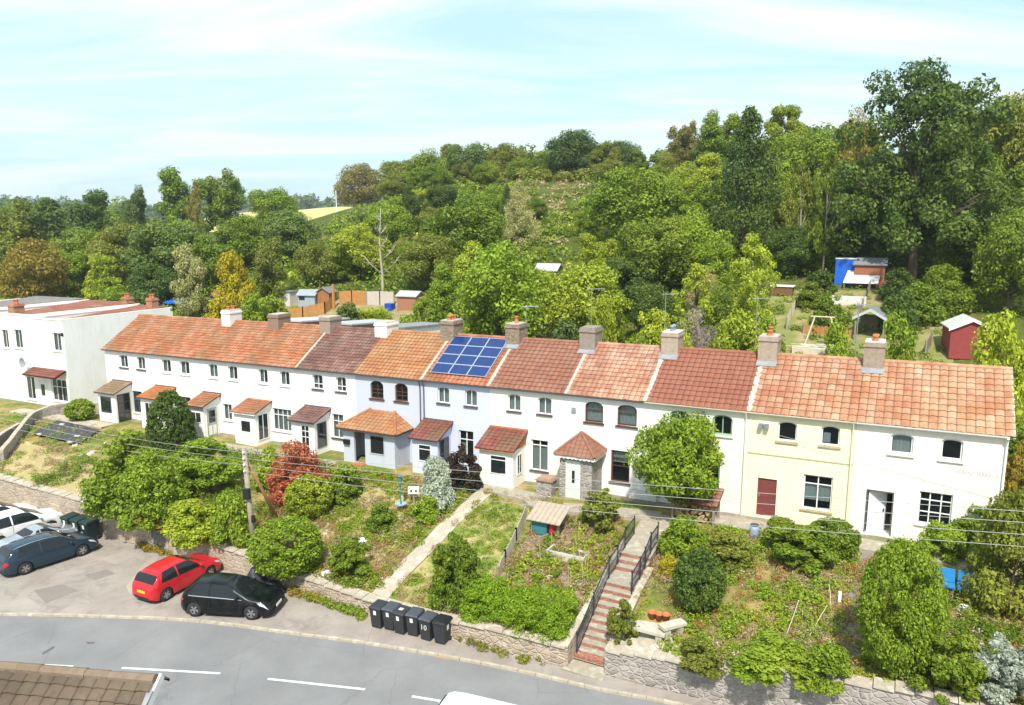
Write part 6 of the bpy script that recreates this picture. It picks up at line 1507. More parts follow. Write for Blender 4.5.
# white van passing on the near lane
def van():
    s, d, z = -16.6, -16.0, 0; hdg = head(-12, -15.6, -18, -16.4); X, Y = sd2w(s, d)
    # place so that its roof edge lies where the photo shows it
    r = rayv(448, 689); k = (2.12-.0-CAMH)/r[2]; fx, fy = r[0]*k, r[1]*k
    L, W, Hh = 5.1, 1.95, 2.1; c, s_ = math.cos(hdg), math.sin(hdg)
    # roof corner (front, far side) in local coordinates is (1.25, -.8)
    X, Y = fx-(c*1.25+s_*.82), fy-(s_*1.25-c*.82); s, d = w2sd(X, Y)
    root = thing('panel_van', 'white panel van at the bottom edge, only its roof in view', 'van', (X, Y, zr(s)+.006), hdg, None, local=True)
    prof = [(-2.5,.3),(2.4,.3),(2.52,.45),(2.5,.85),(2.3,1.05),(1.75,1.2),(1.2,1.98),(1.0,2.08),(.6,2.12),(-2.35,2.1),(-2.5,1.95)]
    ys = [(-1,.72),(-.97,.86),(-.9,1.0)]; mb = MB(); vs = []; lay = [(-.98,.93),(-1.0,.99),(-.86,1.0),(.86,1.0),(1.0,.99),(.98,.93)]
    pts = []
    for x, z_ in prof:
        yt = .975 if z_ < 1.1 else .975-.13*(z_-1.1)
        pts.append((x, z_, yt))
    n = len(pts); lv = [(-1,-.0),(-.93,.035),(.93,.035),(1,0)]
    for yy, bulge in lv:
        for x, z_, yt in pts:
            cx, cz = 0, 1.1; k_ = 1+ (bulge if abs(x) > 2.2 or z_ > 1.9 else 0)
            vs.append((x*(1 if bulge == 0 else 1.012), yt*yy, z_+(bulge if z_ > 1.9 else 0)))
    fs = [(j*n+i, (j+1)*n+i, (j+1)*n+(i+1) % n, j*n+(i+1) % n) for j in range(3) for i in range(n)]+[list(range(n)), [3*n+i for i in range(n)][::-1]]
    mb.add(vs, fs); me = obj('body', mb, paint('pale_van_paint', (.6,.71,.74)), root)
    bv = me.modifiers.new('bevel', 'BEVEL'); bv.width = .05; bv.segments = 3; bv.limit_method = 'ANGLE'; bv.angle_limit = R(25)
    ws = MB(); ws.hexa([(1.74,-.85,1.24),(1.74,.85,1.24),(1.26,.78,1.93),(1.26,-.78,1.93),(1.79,-.85,1.25),(1.79,.85,1.25),(1.31,.78,1.94),(1.31,-.78,1.94)]); obj('windscreen', ws, CGL, root)
    for sg in (1, -1):
        w = MB(); yb, yt = .985*sg, .895*sg; w.hexa([(.35,yb-.02*sg,1.2),(1.55,yb-.02*sg,1.2),(1.12,yt-.02*sg,1.85),(.35,yt-.02*sg,1.85),(.35,yb,1.2),(1.55,yb,1.2),(1.12,yt,1.85),(.35,yt,1.85)]); obj('side_window', w, CGL, root)
        m = MB(); m.blob((1.5,1.13*sg,1.3), (.09,.12,.17), 2, .05, 6); m.tube([(1.5,.95*sg,1.25),(1.5,1.12*sg,1.28)], .03, 5); obj('mirror', m, BLACK, root, True)
        h = MB(); h.blob((2.38,.72*sg,.82), (.14,.2,.12), 3, 0, 6); obj('headlight', h, LENS, root, True)
        for xx in (-1.6, 1.55):
            t = MB(); t.lathe([(.2,-.1),(.31,-.1),(.33,-.07),(.33,.07),(.31,.1),(.2,.1)], (xx,.9*sg,.33), 20, 'y', cap=False); wo = obj('wheel', t, TYRE, root, True); r = MB(); r.lathe([(0,.0),(.21,.0),(.21,.02),(0,.05)], (xx,.9*sg+.08*sg,.33), 16, 'y'); obj('rim', r, ALLOY, wo)
    tl = MB(); tl.box((-2.53,-.93,.8),(-2.49,-.8,1.3)); tl.box((-2.53,.8,.8),(-2.49,.93,1.3)); obj('tail_light', tl, TAILR, root)
van()
# ------------------------------------------------------------------ wheelie bins
BINM = M('charcoal_bin_plastic', (.022,.024,.028), (.035,.038,.043), .55, 3); BING = M('dark_green_bin_plastic', (.006,.022,.018), (.01,.03,.024), .55, 3); LIDM = M('faded_lid_plastic', (.07,.08,.1), (.045,.05,.06), .5, 3)
STICK = M('bin_sticker', (.75,.75,.72), (.6,.6,.58), .6, 20)
def bin_proto(label, bm, lm, sticker=True, num=None, group='wheelie bins by the low wall', s_=1.0):
    root = thing('wheelie_bin', label, 'bin', (0,0,0), 0, group, local=True); H_ = .98
    mb = MB(); a, b, c, e = .235, .26, .285, .345
    mb.hexa([(-a,-b,.06),(a,-b,.06),(a,b,.06),(-a,b,.06),(-c,-e,H_),(c,-e,H_),(c,e,H_),(-c,e,H_)]); mb.hexa([(-c-.02,-e-.02,H_-.07),(c+.02,-e-.02,H_-.07),(c+.02,e+.02,H_-.07),(-c-.02,e+.02,H_-.07),(-c-.02,-e-.02,H_),(c+.02,-e-.02,H_),(c+.02,e+.02,H_),(-c-.02,e+.02,H_)])
    bo = obj('body', mb, bm, root); bv = bo.modifiers.new('bevel', 'BEVEL'); bv.width = .02; bv.segments = 2
    l = MB(); l.hexa([(-c-.03,-e-.05,H_+.003),(c+.03,-e-.05,H_+.003),(c+.03,e+.03,H_+.003),(-c-.03,e+.03,H_+.003),(-c+.02,-e+.02,H_+.07),(c-.02,-e+.02,H_+.07),(c-.02,e-.02,H_+.1),(-c+.02,e-.02,H_+.1)]); lo = obj('lid', l, lm, root); bv = lo.modifiers.new('bevel', 'BEVEL'); bv.width = .02; bv.segments = 2
    h = MB(); h.tube([(-c,e+.06,H_-.02),(c,e+.06,H_-.02)], .018, 6); h.box((-c,e,H_-.05),(-c+.04,e+.07,H_)); h.box((c-.04,e,H_-.05),(c,e+.07,H_)); obj('handle', h, bm, root)
    for sg in (1, -1): w = MB(); w.lathe([(0,-.03),(.09,-.03),(.1,-.015),(.1,.015),(.09,.03),(0,.03)], (0,0,0), 14, 'x', fn=lambda x,y,z: (x+sg*.25, y+.24, z+.1)); obj('wheel', w, TYRE, root, True)
    if sticker: k = MB(); k.hexa([(-.07,-.325,.68),(.07,-.325,.68),(.07,-.345,.88),(-.07,-.345,.88),(-.07,-.334,.68),(.07,-.334,.68),(.07,-.352,.88),(-.07,-.352,.88)]); obj('sticker', k, STICK, root)
    if num: obj('number', text_mesh(num, .34, lambda x,y,o: (-.19+x, -.318-(y+.55)*.048-o-.004, .55+y), .004), STICK, root)
    return root
def place_bin(b, u, v, rz, dz=.09):
    s, d, z = flat(u, v); X, Y = sd2w(s, d); b.location = (X+.0, Y+.28, z+dz); b.rotation_euler.z = rz
yaw = math.atan2(EX[1], EX[0])+.05
b1 = bin_proto('first charcoal bin at the left end of the row, with a white sticker', BINM, BINM); place_bin(b1, 378.5, 631, yaw)
LB = ['second bin from the left, with a large faded grey lid', 'third bin from the left, a pale scrap lying on its lid', 'fourth bin from the left, next to the bin marked 10']
for (u, v), lab in zip(((391,633),(401.5,637),(414.5,639)), LB):
    c = copy_tree(b1); c['label'] = lab; place_bin(c, u, v, yaw+random.uniform(-.08,.08))
    if 'second' in lab or 'fourth' in lab:
        for k in kids(c):
            if k.name.startswith('lid'): set_mat(k, LIDM)
    if 'third' in lab:
        for k in kids(c):
            if k.name.startswith('lid'): q = MB(); q.box((-.1,-.12,1.075),(.08,.06,1.085)); obj('paper_scrap', q, STICK, k)
b2 = bin_proto('bin marked with a large white number 10', BINM, LIDM, False, '10'); place_bin(b2, 428, 643.5, yaw-.03)
b3 = bin_proto('last bin on the right of the row, sticker on its side', BINM, BLACK, False); place_bin(b3, 442, 647, yaw+.02)
for k in kids(b3):
    if k.name.startswith('body'): q = MB(); q.box((.272,-.08,.62),(.281,.06,.84)); obj('sticker', q, STICK, k)
GL_ = ['dark green bin at the left of the group by the car park wall', 'middle dark green bin by the car park wall', 'dark green bin at the right of the group by the car park wall']
g1 = bin_proto(GL_[0], BING, BING, group='green bins by the car park wall'); g1.scale = (1.15,)*3
def gplace(b, s): X, Y = sd2w(s, -12.15); b.location = (X, Y, zr(s)+.09); b.rotation_euler.z = yaw-.05
gplace(g1, -46.5)
for s, lab in ((-45.6, GL_[1]), (-44.75, GL_[2])):
    c = copy_tree(g1); c['label'] = lab; gplace(c, s)
# tarpaulin-covered thing behind the black hatchback
s, d = -31.2, -12.35; X, Y = sd2w(s, d); mb = MB(); vs = []; n, m = 22, 12
for i in range(n+1):
    for j in range(m+1):
        a, b = -1.3+2.6*i/n, -.55+1.1*j/m; prof = max(0, 1-(abs(b)/.56)**2.2)*(1-max(0, (abs(a)-.75)/.55)**2*.85)
        h = (.35+.85*math.exp(-((a+.35)/.4)**2)+.35*math.exp(-((a-.7)/.35)**2))*prof**.7+.05*noise.noise(Vector((a*3,b*4,1))); q = sd2w(s+a, d+b); vs.append((q[0], q[1], zr(s)+.1+max(0, h)))
mb.add(vs, [(i*(m+1)+j, (i+1)*(m+1)+j, (i+1)*(m+1)+j+1, i*(m+1)+j+1) for i in range(n) for j in range(m)])
tc = thing('covered_motorbike', 'motorbike under a dark tarpaulin behind the black hatchback', 'motorbike', (X, Y, zr(s)+.09)); obj('tarpaulin', mb, M('dark_tarpaulin', (.02,.023,.028), (.04,.045,.055), .5, 5), tc, True)
for a in (-.75, .8):
    w = MB(); cx, cy = sd2w(s+a, d); w.lathe([(.2,-.06),(.29,-.06),(.31,0),(.29,.06),(.2,.06)], (0,0,0), 18, 'y', fn=lambda x,y,z: (*sd2w(s+a+x, d+y), zr(s)+.4+z)); obj('wheel', w, TYRE, tc, True)
# ------------------------------------------------------------------ utility pole and wires
ps, pd = -33.15, -10.8; px, py = sd2w(ps, pd); pz = T(ps, pd)-.4
pole = thing('utility_pole', 'grey wooden utility pole with black boxes, above the black hatchback', 'pole', (px, py, pz))
PTIM = M('pole_timber', (.36,.31,.25), (.26,.22,.17), .9, 4, .3)
mb = MB(); mb.tube([(px-.02,py,pz),(px-.14,py,3.2),(px-.26,py,6.35)], [.16,.14,.115], 10); obj('shaft', mb, PTIM, pole, True)
mb = MB(); mb.box((px-.36,py-.3,3.75),(px-.02,py-.1,4.3)); obj('junction_box', mb, BLACK, pole)
mb = MB(); mb.box((px-.02,py-.25,2.5),(px+.14,py-.08,2.85)); obj('junction_box', mb, BLACK, pole)
mb = MB()
for k, z in enumerate((6.2,5.88,5.55,5.22)): mb.lathe([(.0,-.06),(.05,-.05),(.06,0),(.04,.05),(0,.06)], (px-.25,py-.16,z), 8); mb.tube([(px-.25,py-.05,z),(px-.25,py-.16,z)], .015, 4)
obj('insulator', mb, WHITE, pole); mb = MB()
for z in (1.9,2.3,3.1,3.5): mb.tube([(px-.3,py,z),(px+.12,py,z)], .012, 4)
obj('climbing_step', mb, IRON, pole)
sx, sy, sz = (lambda a: (*sd2w(a[0], a[1]), a[2]))(at(282,524))
mb = MB(); mb.tube([(px-.2,py+.1,5.75),(sx,sy,sz-.3)], [.07,.11], 8); strut = thing('pole_strut', 'leaning brown timber strut propping the utility pole', 'strut', (sx,sy,sz-.3)); obj('timber', mb, M('strut_timber', (.34,.2,.08), (.25,.15,.06), .9, 4), strut, True)
WIRE = M('wire_sheath', (.36,.36,.35), (.3,.3,.29), .6, 2)
def wire(label, A, B, sag, r=.010):
    mb = MB(); P = []
    for i in range(25):
        t = i/24; P.append((A[0]+(B[0]-A[0])*t, A[1]+(B[1]-A[1])*t, A[2]+(B[2]-A[2])*t-4*sag*t*(1-t)))
    mb.tube(P, r, 4, cap=False); o = obj('overhead_wire', mb, WIRE, org=tuple(A)); tag(o, label, 'wire', 'overhead wires along the front gardens')
for k, (zp, u, v) in enumerate(((6.2,1024,509),(5.88,1024,518),(5.55,1024,528),(5.22,1024,538))):
    r_ = rayv(u, v); kk = (-11.5-((-O[0])*EY[0]+(-O[1])*EY[1]))/(r_[0]*EY[0]+r_[1]*EY[1]); e = Vector((r_[0]*kk, r_[1]*kk, CAMH+r_[2]*kk)); a = Vector((px-.25, py-.16, zp)); f = a+(e-a)*1.25
    wire(['uppermost wire running right from the utility pole','second highest wire running right from the utility pole','third wire down running right from the utility pole','lowest wire running right from the utility pole'][k], a, f, .12+.1*k)
    r_ = rayv(60, 420+k*7); kk = (-11.0-((-O[0])*EY[0]+(-O[1])*EY[1]))/(r_[0]*EY[0]+r_[1]*EY[1]); e = Vector((r_[0]*kk, r_[1]*kk, CAMH+r_[2]*kk))
    if k < 3: wire(['uppermost wire running left from the utility pole','middle wire running left from the utility pole','lowest wire running left from the utility pole'][k], a, a+(e-a)*1.5, .35)
fw = S(-.3, -.05, 2.25); fa = S(-9.98, -.2, 3.85); wire('thin service wire slanting across the yellow house and end house', fa, S(-.1,-.35,2.35), .02, .01)
fa = S(-20.0,-.1,3.7); 
# ------------------------------------------------------------------ near roof at lower left
def near_house():
    zc = 9.9; r1 = rayv(153, 680); k1 = (zc-CAMH)/r1[2]; r0 = rayv(0, 667); k0 = (zc-CAMH)/r0[2]
    A = Vector((r0[0]*k0, r0[1]*k0, zc)); B = Vector((r1[0]*k1, r1[1]*k1, zc)); e = (B-A).normalized(); p = Vector((e.y, -e.x, 0)); 
    if p.y > 0: p = -p
    root = thing('near_house', 'house in the bottom left corner, only its mossy tiled roof top in view', 'house', (B.x, B.y, 0))
    ln = 14.0; run, drop = 4.2, 2.9; L = math.hypot(run, drop); ur, ud = run/L, drop/L
    def Q(sg): return lambda a, t, n: tuple(B-e*a*1.0+p*sg*(run-ur*t)+Vector((0,0,-drop+ud*t))+(p*sg*ud+Vector((0,0,ur)))*n)
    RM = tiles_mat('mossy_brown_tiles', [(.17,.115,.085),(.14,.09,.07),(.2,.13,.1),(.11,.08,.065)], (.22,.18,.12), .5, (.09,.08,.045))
    rf = MB(); tile_slope(rf, Q(1), -.05, ln, L-.02, tw=.26, ga=.21, roll=.045, lip=.04); tile_slope(rf, lambda a,t,n: Q(-1)(a, t+L-.42, n), -.05, ln, .4, tw=.33, ga=.33, roll=.05, lip=.04); ro = obj('roof', rf, RM, root)
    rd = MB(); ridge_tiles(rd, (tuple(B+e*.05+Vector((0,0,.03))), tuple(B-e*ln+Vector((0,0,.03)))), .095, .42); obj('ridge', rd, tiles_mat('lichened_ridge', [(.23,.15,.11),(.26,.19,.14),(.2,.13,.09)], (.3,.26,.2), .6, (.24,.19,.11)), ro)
    for sg in (1,):
        lo = 0 if sg == 1 else L-.42; bb = MB(); q = lambda t, n, a: tuple(Vector(Q(sg)(a, max(t, lo), n)))
        bb.hexa([q(0,-.14,-.1),q(L+.12,-.14,-.1),q(L+.12,.0,-.1),q(0,.0,-.1),q(0,-.14,-.06),q(L+.12,-.14,-.06),q(L+.12,.0,-.06),q(0,.0,-.06)]); obj('bargeboard', bb, WHITE, root)
        cp = MB()
        for k in range(int(L/.33)):
            if k*.33 < lo: continue
            cp.hexa([q(k*.33,.0,-.1),q(k*.33+.3,.0,-.1),q(k*.33+.3,.0,.03),q(k*.33,.0,.03),q(k*.33,.05,-.1),q(k*.33+.3,.03,-.1),q(k*.33+.3,.03,.03),q(k*.33,.05,.03)])
        obj('verge_cap', cp, LEAD, root)
    wb = MB(); cs = [B+e*-1.2+p*(run-.4), B+e*-1.2+p*.15, B-e*ln+p*.15, B-e*ln+p*(run-.4)]; ze = zc-drop+.1; zt_ = zc-.25
    vs = [(c.x,c.y,-1.2) for c in cs]+[(c.x,c.y,z_) for c, z_ in zip(cs, (ze,zt_,zt_,ze))]
    wb.add(vs, [(0,1,5,4),(2,3,7,6),(3,0,4,7),(1,2,6,5),(3,2,1,0),(4,5,6,7)]); obj('wall', wb, PW, root)
near_house()
# ------------------------------------------------------------------ back gardens
def loc_frame(s, d, rz):
    """local frame on the hill: x along, y back, z up from the ground"""
    X, Y = sd2w(s, d); z = T(s, d); c, s_ = math.cos(rz), math.sin(rz)
    return (X, Y, z), (lambda x, y, h: (X+x*c-y*s_, Y+x*s_+y*c, z+h))
YAW = math.atan2(EX[1], EX[0])
def gable_shed(name, label, u, v, w, dp, he, hr, wallm, roofm, rz=0.0, along=True, door=None, trim=None, cat='shed', open_=False, sink=.4, win=None):
    s, d, z = at(u, v); L, f = loc_frame(s, d, YAW+rz); root = thing(name, label, cat, L)
    mb = MB(); a, b = w/2, dp/2
    if open_:
        for x in (-a+.06, a-.06):
            for y in (-b+.06, b-.06): pb_ = MB(); pb_.box((x-.06,y-.06,-sink),(x+.06,y+.06,he), f); obj('post', pb_, wallm, root)
        mb.box((-a+.13,b-.04,-sink),(a-.13,b,he), f); obj('back_panel', mb, wallm, root)
    elif along:      # ridge runs back: gable faces the road
        mb.prism([(-a,-sink),(a,-sink),(a,he),(0,hr),(-a,he)], lambda x,h: f(x,-b,h), lambda x,h: f(x,b,h)); obj('wall', mb, wallm, root)
    else:
        mb.prism([(-b,-sink),(b,-sink),(b,he),(0,hr),(-b,he)], lambda y,h: f(-a,y,h), lambda y,h: f(a,y,h)); obj('wall', mb, wallm, root)
    rf = MB(); o = .18
    for sg in (1, -1):
        if along or open_: rf.hexa([f(0,-b-o,hr+.0),f(0,b+o,hr),f(sg*(a+o),b+o,he-.1),f(sg*(a+o),-b-o,he-.1),f(0,-b-o,hr+.09),f(0,b+o,hr+.09),f(sg*(a+o),b+o,he-.02),f(sg*(a+o),-b-o,he-.02)])
        else: rf.hexa([f(-a-o,0,hr),f(a+o,0,hr),f(a+o,sg*(b+o),he-.1),f(-a-o,sg*(b+o),he-.1),f(-a-o,0,hr+.09),f(a+o,0,hr+.09),f(a+o,sg*(b+o),he-.02),f(-a-o,sg*(b+o),he-.02)])
    obj('roof', rf, roofm, root)
    if trim:
        t = MB()
        for sg in (1, -1): t.hexa([f(0,-b-o-.03,hr-.14),f(0,-b-o-.003,hr-.14),f(sg*(a+o),-b-o-.003,he-.24),f(sg*(a+o),-b-o-.03,he-.24),f(0,-b-o-.03,hr+.1),f(0,-b-o-.003,hr+.1),f(sg*(a+o),-b-o-.003,he),f(sg*(a+o),-b-o-.03,he)])
        obj('bargeboard', t, trim, root)
    if door: t = MB(); t.box((door[0],-b-.03,0),(door[1],-b-.003,door[2]), f); obj('door', t, door[3], root)
    if win: t = MB(); t.box((win[0],-b-.03,win[2]),(win[1],-b-.003,win[3]), f); obj('window', t, DGLASS, root)
    return root
def fence(label, pts, h, mat, post=WOODG, board=.14, gap=.012, name='fence', lean=0, px=True):
    P = [at(*p)[:2] for p in pts] if px else pts; root = thing(name, label, 'fence', (*sd2w(*P[0]), T(*P[0])))
    bd = MB(); ps_ = MB()
    for (s0, d0), (s1, d1) in zip(P, P[1:]):
        l = math.hypot(s1-s0, d1-d0); n = max(1, int(l/board))
        for i in range(n):
            t0, t1 = i/n, (i+1)/n-gap/l; q = []
            hh = h+random.uniform(-.03,.03)
            a, b = (s0+(s1-s0)*t0, d0+(d1-d0)*t0), (s0+(s1-s0)*t1, d0+(d1-d0)*t1); nx, ny = -(d1-d0)/l*.012, (s1-s0)/l*.012
            za, zb = T(*a), T(*b)
            for z0, z1 in ((za-.2, zb-.2), (za+hh, zb+hh)):
                for (p, zz) in (((a[0]-nx,a[1]-ny), z0), ((b[0]-nx,b[1]-ny), z1), ((b[0]+nx,b[1]+ny), z1), ((a[0]+nx,a[1]+ny), z0)): X, Y = sd2w(*p); q.append((X, Y, zz))
            bd.hexa(q)
        m = max(1, int(l/1.9))
        for i in range(m+1):
            s, d = s0+(s1-s0)*i/m, d0+(d1-d0)*i/m; X, Y = sd2w(s, d); z = T(s, d); b = MB(); b.box((X-.05,Y-.05,z-.3),(X+.05,Y+.05,z+h+.08)); obj('post', b, post, root)
    obj('boards', bd, mat, root); return root
def boxthing(name, label, cat, u, v, size, mat, rz=0, part='body', lift=0, sink=.15, top=None):
    s, d, z = at(u, v); L, f = loc_frame(s, d, YAW+rz); root = thing(name, label, cat, L); a, b, h = size[0]/2, size[1]/2, size[2]
    mb = MB(); mb.box((-a,-b,lift-sink),(a,b,lift+h), f); obj(part, mb, mat, root)
    if top: t = MB(); t.box((-a-.1,-b-.1,lift+h+.002),(a+.1,b+.1,lift+h+.1), f); obj('roof', t, top, root)
    return root, f
FELT = M('roofing_felt', (.2,.21,.22), (.14,.15,.16), .9, 4, .3); SLATE = M('grey_sheet_roof', (.42,.44,.46), (.34,.36,.38), .7, 3)
SHRED = M('maroon_shed_boards', (.22,.035,.035), (.28,.05,.045), .7, 3)
draped('garden_plot', [(-16,20),(-1,20),(-1,41),(-16,41)], M('plot_ground', (.33,.25,.14), (.2,.2,.06), .95, .9, .4, c3=(.14,.18,.04)), .04)
draped('garden_plot', [(-72,15),(-48,15),(-48,34),(-72,34)], M('plot_ground2', (.36,.28,.18), (.24,.2,.09), .95, .9, .4, c3=(.16,.19,.05)), .04)
gable_shed('garden_shed','maroon shed with white bargeboards behind the right end of the terrace',965,351,2.7,3,1.9,2.55,SHRED,M('pale_roof_sheet',(.55,.55,.52),(.45,.45,.43),.7,4),.15,trim=WHITE)
gable_shed('garden_shelter','open dark-roofed gabled shelter left of the maroon shed',871,336,2.2,2.4,1.6,2.25,WOODG,FELT,-.1,open_=True,trim=M('grey_barge',(.5,.5,.5),(.42,.42,.42),.7),cat='shelter')
gable_shed('garden_shed','brown shed with dark roof beside the blue tarpaulin up the slope',869,284,2.6,2,1.9,2.4,M('red_boards',(.36,.13,.07),(.28,.1,.05),.8),FELT,0,along=False)
r_, f = boxthing('tarpaulin_shelter','bright blue tarpaulin shelter with white top, high on the right-hand plots','shelter',845,283,(1.8,1.6,2.3),BLUET,0,'tarpaulin'); t = MB(); t.box((-.95,-.85,2.302),(.95,.85,2.4), f); obj('roof', t, WHITE, r_)
s, d, z = at(861, 286); L, f = loc_frame(s, d-.6, YAW); cf = thing('cold_frame','tilted white sheeted cold frame in front of the blue tarpaulin','cold frame', L); t = MB(); t.hexa([f(-1.5,-.8,.4),f(1.5,-.8,.4),f(1.7,.6,1.6),f(-1.2,.6,1.6),f(-1.5,-.8,.46),f(1.5,-.8,.46),f(1.7,.6,1.66),f(-1.2,.6,1.66)]); obj('sheet', t, M('white_sheet',(.74,.76,.8),(.66,.69,.74),.5,3), cf)
t = MB()
for x, y, h in ((-1.4,-.7,.42),(1.4,-.7,.42),(1.5,.5,1.55),(-1.1,.5,1.55)): t = MB(); t.box((x-.04,y-.04,-.2),(x+.04,y+.04,h), f); obj('leg', t, WOODG, cf)
r_, f = boxthing('garden_wall','long low whitewashed wall across the right-hand plots','wall',838,305,(4.6,.3,.85),M('flaking_whitewash',(.72,.7,.66),(.5,.46,.42),.9,3,.4),0,'wall_body')
fence('pale leaning paling fence climbing the plot left of the white wall',[(786,330),(795,310),(803,296)],1.0,M('pale_paling',(.55,.5,.4),(.45,.4,.32),.9,5),gap=.07)
fence('grey paling fence between the white wall and the gabled shelter',[(858,322),(866,300),(872,286)],.9,WOODG,gap=.06)
fence('tall grey board fence behind the solar and brown roofs',[(536,347),(552,338),(563,330)],1.9,M('grey_boards',(.36,.33,.29),(.26,.24,.21),.9,4))
fence('blue-grey board fence behind the chimney above the cream house',[(646,352),(655,346),(668,338)],1.6,M('bluegrey_boards',(.4,.45,.47),(.32,.36,.38),.85,4))
fence('pale fence rising into the trees right of the ash trunk',[(654,312),(659,298),(664,286)],1.5,M('buff_boards',(.5,.42,.32),(.4,.33,.25),.9,4))
fence('short fence on the plot left of the maroon shed',[(925,356),(931,346)],1.1,WOODG)
boxthing('garden_box','white and brown planting box near the pale leaning fence','box',782,296,(2.0,1.2,.8),WOODB,0,top=WHITE)
# swing frame
s, d, z = at(821, 344); L, f = loc_frame(s, d, YAW); sw = thing('swing_frame','pale timber A-frame swing on the right-hand plot','swing', L); PT = M('pale_timber',(.6,.52,.4),(.5,.42,.32),.8,4)
for x in (-1.0, 1.0):
    for y in (-.7, .7): t = MB(); t.tube([f(x+.2*(1 if x > 0 else -1),y,-.2), f(x*.6,0,2.2)], .06, 6); obj('leg', t, PT, sw)
t = MB(); t.tube([f(-.9,0,2.2), f(.9,0,2.2)], .06, 6); obj('crossbar', t, PT, sw)
t = MB(); t.tube([f(-.15,0,2.2),f(-.15,0,.5)], .012, 4); t.tube([f(.2,0,2.2),f(.2,0,.5)], .012, 4); t.box((-.22,-.1,.46),(.27,.1,.5), f); obj('seat', t, BLACK, sw)
fence('orange stained low fence behind the swing frame',[(803,334),(828,336),(852,338)],.8,WOODO)
r_, f = boxthing('timber_stack','heap of pale boards in front of the swing frame','timber',812,352,(3.0,1.2,.35),PT,.1)
t = MB()
for k in range(9): a = random.uniform(-1.2,1.2); t.box((a-.9,-.5+.1*k,.352+.03*k),(a+.9,-.42+.1*k,.38+.03*k), f)
obj('boards', t, M('grey_pale_boards',(.5,.46,.4),(.6,.56,.5),.9,3), r_)
gable_shed('garden_shed','grey slate-roofed shed half hidden above the bright green tree',549,286,2.4,2.2,1.7,2.3,WOODG,SLATE,.1,along=False)
gable_shed('garden_shed','small grey-blue shed with brown gable among the orange fences',310,306,2.1,1.8,1.4,1.9,M('greyblue_boards',(.32,.36,.4),(.26,.3,.33),.8,3),M('blue_grey_felt',(.3,.34,.38),(.24,.27,.3),.85,3),.3,along=False,win=(-.9,-.2,.8,1.4))
gable_shed('garden_shed','brown timber shed beside the small grey-blue one',327,304,1.6,1.8,1.4,1.9,M('redbrown_boards',(.34,.14,.05),(.27,.11,.04),.8,3),FELT,.2)
gable_shed('garden_shed','grey-roofed outhouse at the right end of the orange fences',411,308,2.3,2.0,1.4,1.8,M('brick_outhouse',(.38,.16,.1),(.3,.13,.08),.85,8,.2),SLATE,.1,along=False)
fence('bright orange fence in front of the sheds, left half',[(284,322),(303,320),(325,315),(333,309)],1.35,WOODO)
fence('bright orange fence panels behind the hedge top, right half',[(340,306),(352,306),(366,306)],1.7,WOODO)
fence('pale weathered fence continuing right from the orange panels',[(367,306),(380,306),(394,307)],1.6,M('bleached_boards',(.55,.48,.42),(.46,.4,.35),.9,3))
s, d, z = at(334, 310); L, f = loc_frame(s, d, YAW); tp = thing('timber_post','tall orange timber post rising above the fences','post', L); t = MB(); t.box((-.12,-.12,-.3),(.12,.12,2.9), f); obj('shaft', t, WOODO, tp)
boxthing('water_tub','blue tub standing against the pale fence','tub',390,311,(.9,.8,.8),M('blue_tub',(.02,.08,.45),(.02,.06,.35),.4),0)
boxthing('garden_hut','white-panelled hut left of the blue-grey shed','hut',289,305,(1.6,1.6,1.5),M('white_panel2',(.6,.58,.54),(.5,.48,.45),.8),.1,top=FELT)
strip_hedge('clipped yellow-green hedge top between orange panels and the roofs', [at(356,322)[:2], at(386,322)[:2]], 1.2, 1.2, L_YEL, 60, 17)
# rear outbuildings just behind the ridge
def rear_ext(label, s0, s1, d0, d1, h0, h1, wallm, roofm):
    root = thing('outbuilding', label, 'outbuilding', S((s0+s1)/2, (d0+d1)/2, GL)); mb = MB(); mb.prism([(d0,GL-.5),(d1,GL-.5),(d1,h1),(d0,h0)], lambda d,h: S(s0,d,h), lambda d,h: S(s1,d,h)); obj('wall', mb, wallm, root)
    r = MB(); r.prism([(d0-.1,h0+.002),(d1+.15,h1+.002),(d1+.15,h1+.12),(d0-.1,h0+.12)], lambda d,h: S(s0-.12,d,h), lambda d,h: S(s1+.12,d,h)); obj('roof', r, roofm, root); return root
for k, (a, b, lab) in enumerate(((-49,-46,'flat-roofed brick back addition behind the second chimney from the left'),(-43.5,-41,'grey-roofed back addition behind the dark mottled roof'),(-38.5,-36.2,'white back addition behind the weathered orange roof'))):
    rear_ext(lab, a, b, 6.95, 12.5, 6.7, 6.3, [STONEG, M('brick_rear',(.36,.2,.14),(.28,.15,.1),.9,8,.2), PW][k], [M('pale_flat_roof',(.5,.48,.46),(.4,.38,.37),.85,3), SLATE, LEAD][k])
# left: tarpaulin, fence, red shed
s, d, z = at(183, 310); L, f = loc_frame(s, d, YAW); tb = thing('tarpaulin','blue tarpaulin stretched over a frame left of the yellow bush','tarpaulin', L); t = MB(); vs = []
for i in range(9):
    for j in range(5): x, y = -2.2+4.4*i/8, -1.2+2.4*j/4; vs.append(f(x, y, .9+.35*j/4*1.6-.1*math.sin(i*.8)**2))
n_ = len(vs); vs += [(a, b, c-.03) for a, b, c in vs]
t.add(vs, [(i*5+j,(i+1)*5+j,(i+1)*5+j+1,i*5+j+1) for i in range(8) for j in range(4)]+[(n_+i*5+j,n_+i*5+j+1,n_+(i+1)*5+j+1,n_+(i+1)*5+j) for i in range(8) for j in range(4)]); obj('sheet', t, BLUET, tb, True)
for x, y, h in ((-2.1,-1.1,.85),(2.1,-1.1,.85),(2.1,1.1,1.4),(-2.1,1.1,1.4)): t = MB(); t.box((x-.05,y-.05,-.3),(x+.05,y+.05,h), f); obj('pole', t, WOODG, tb)
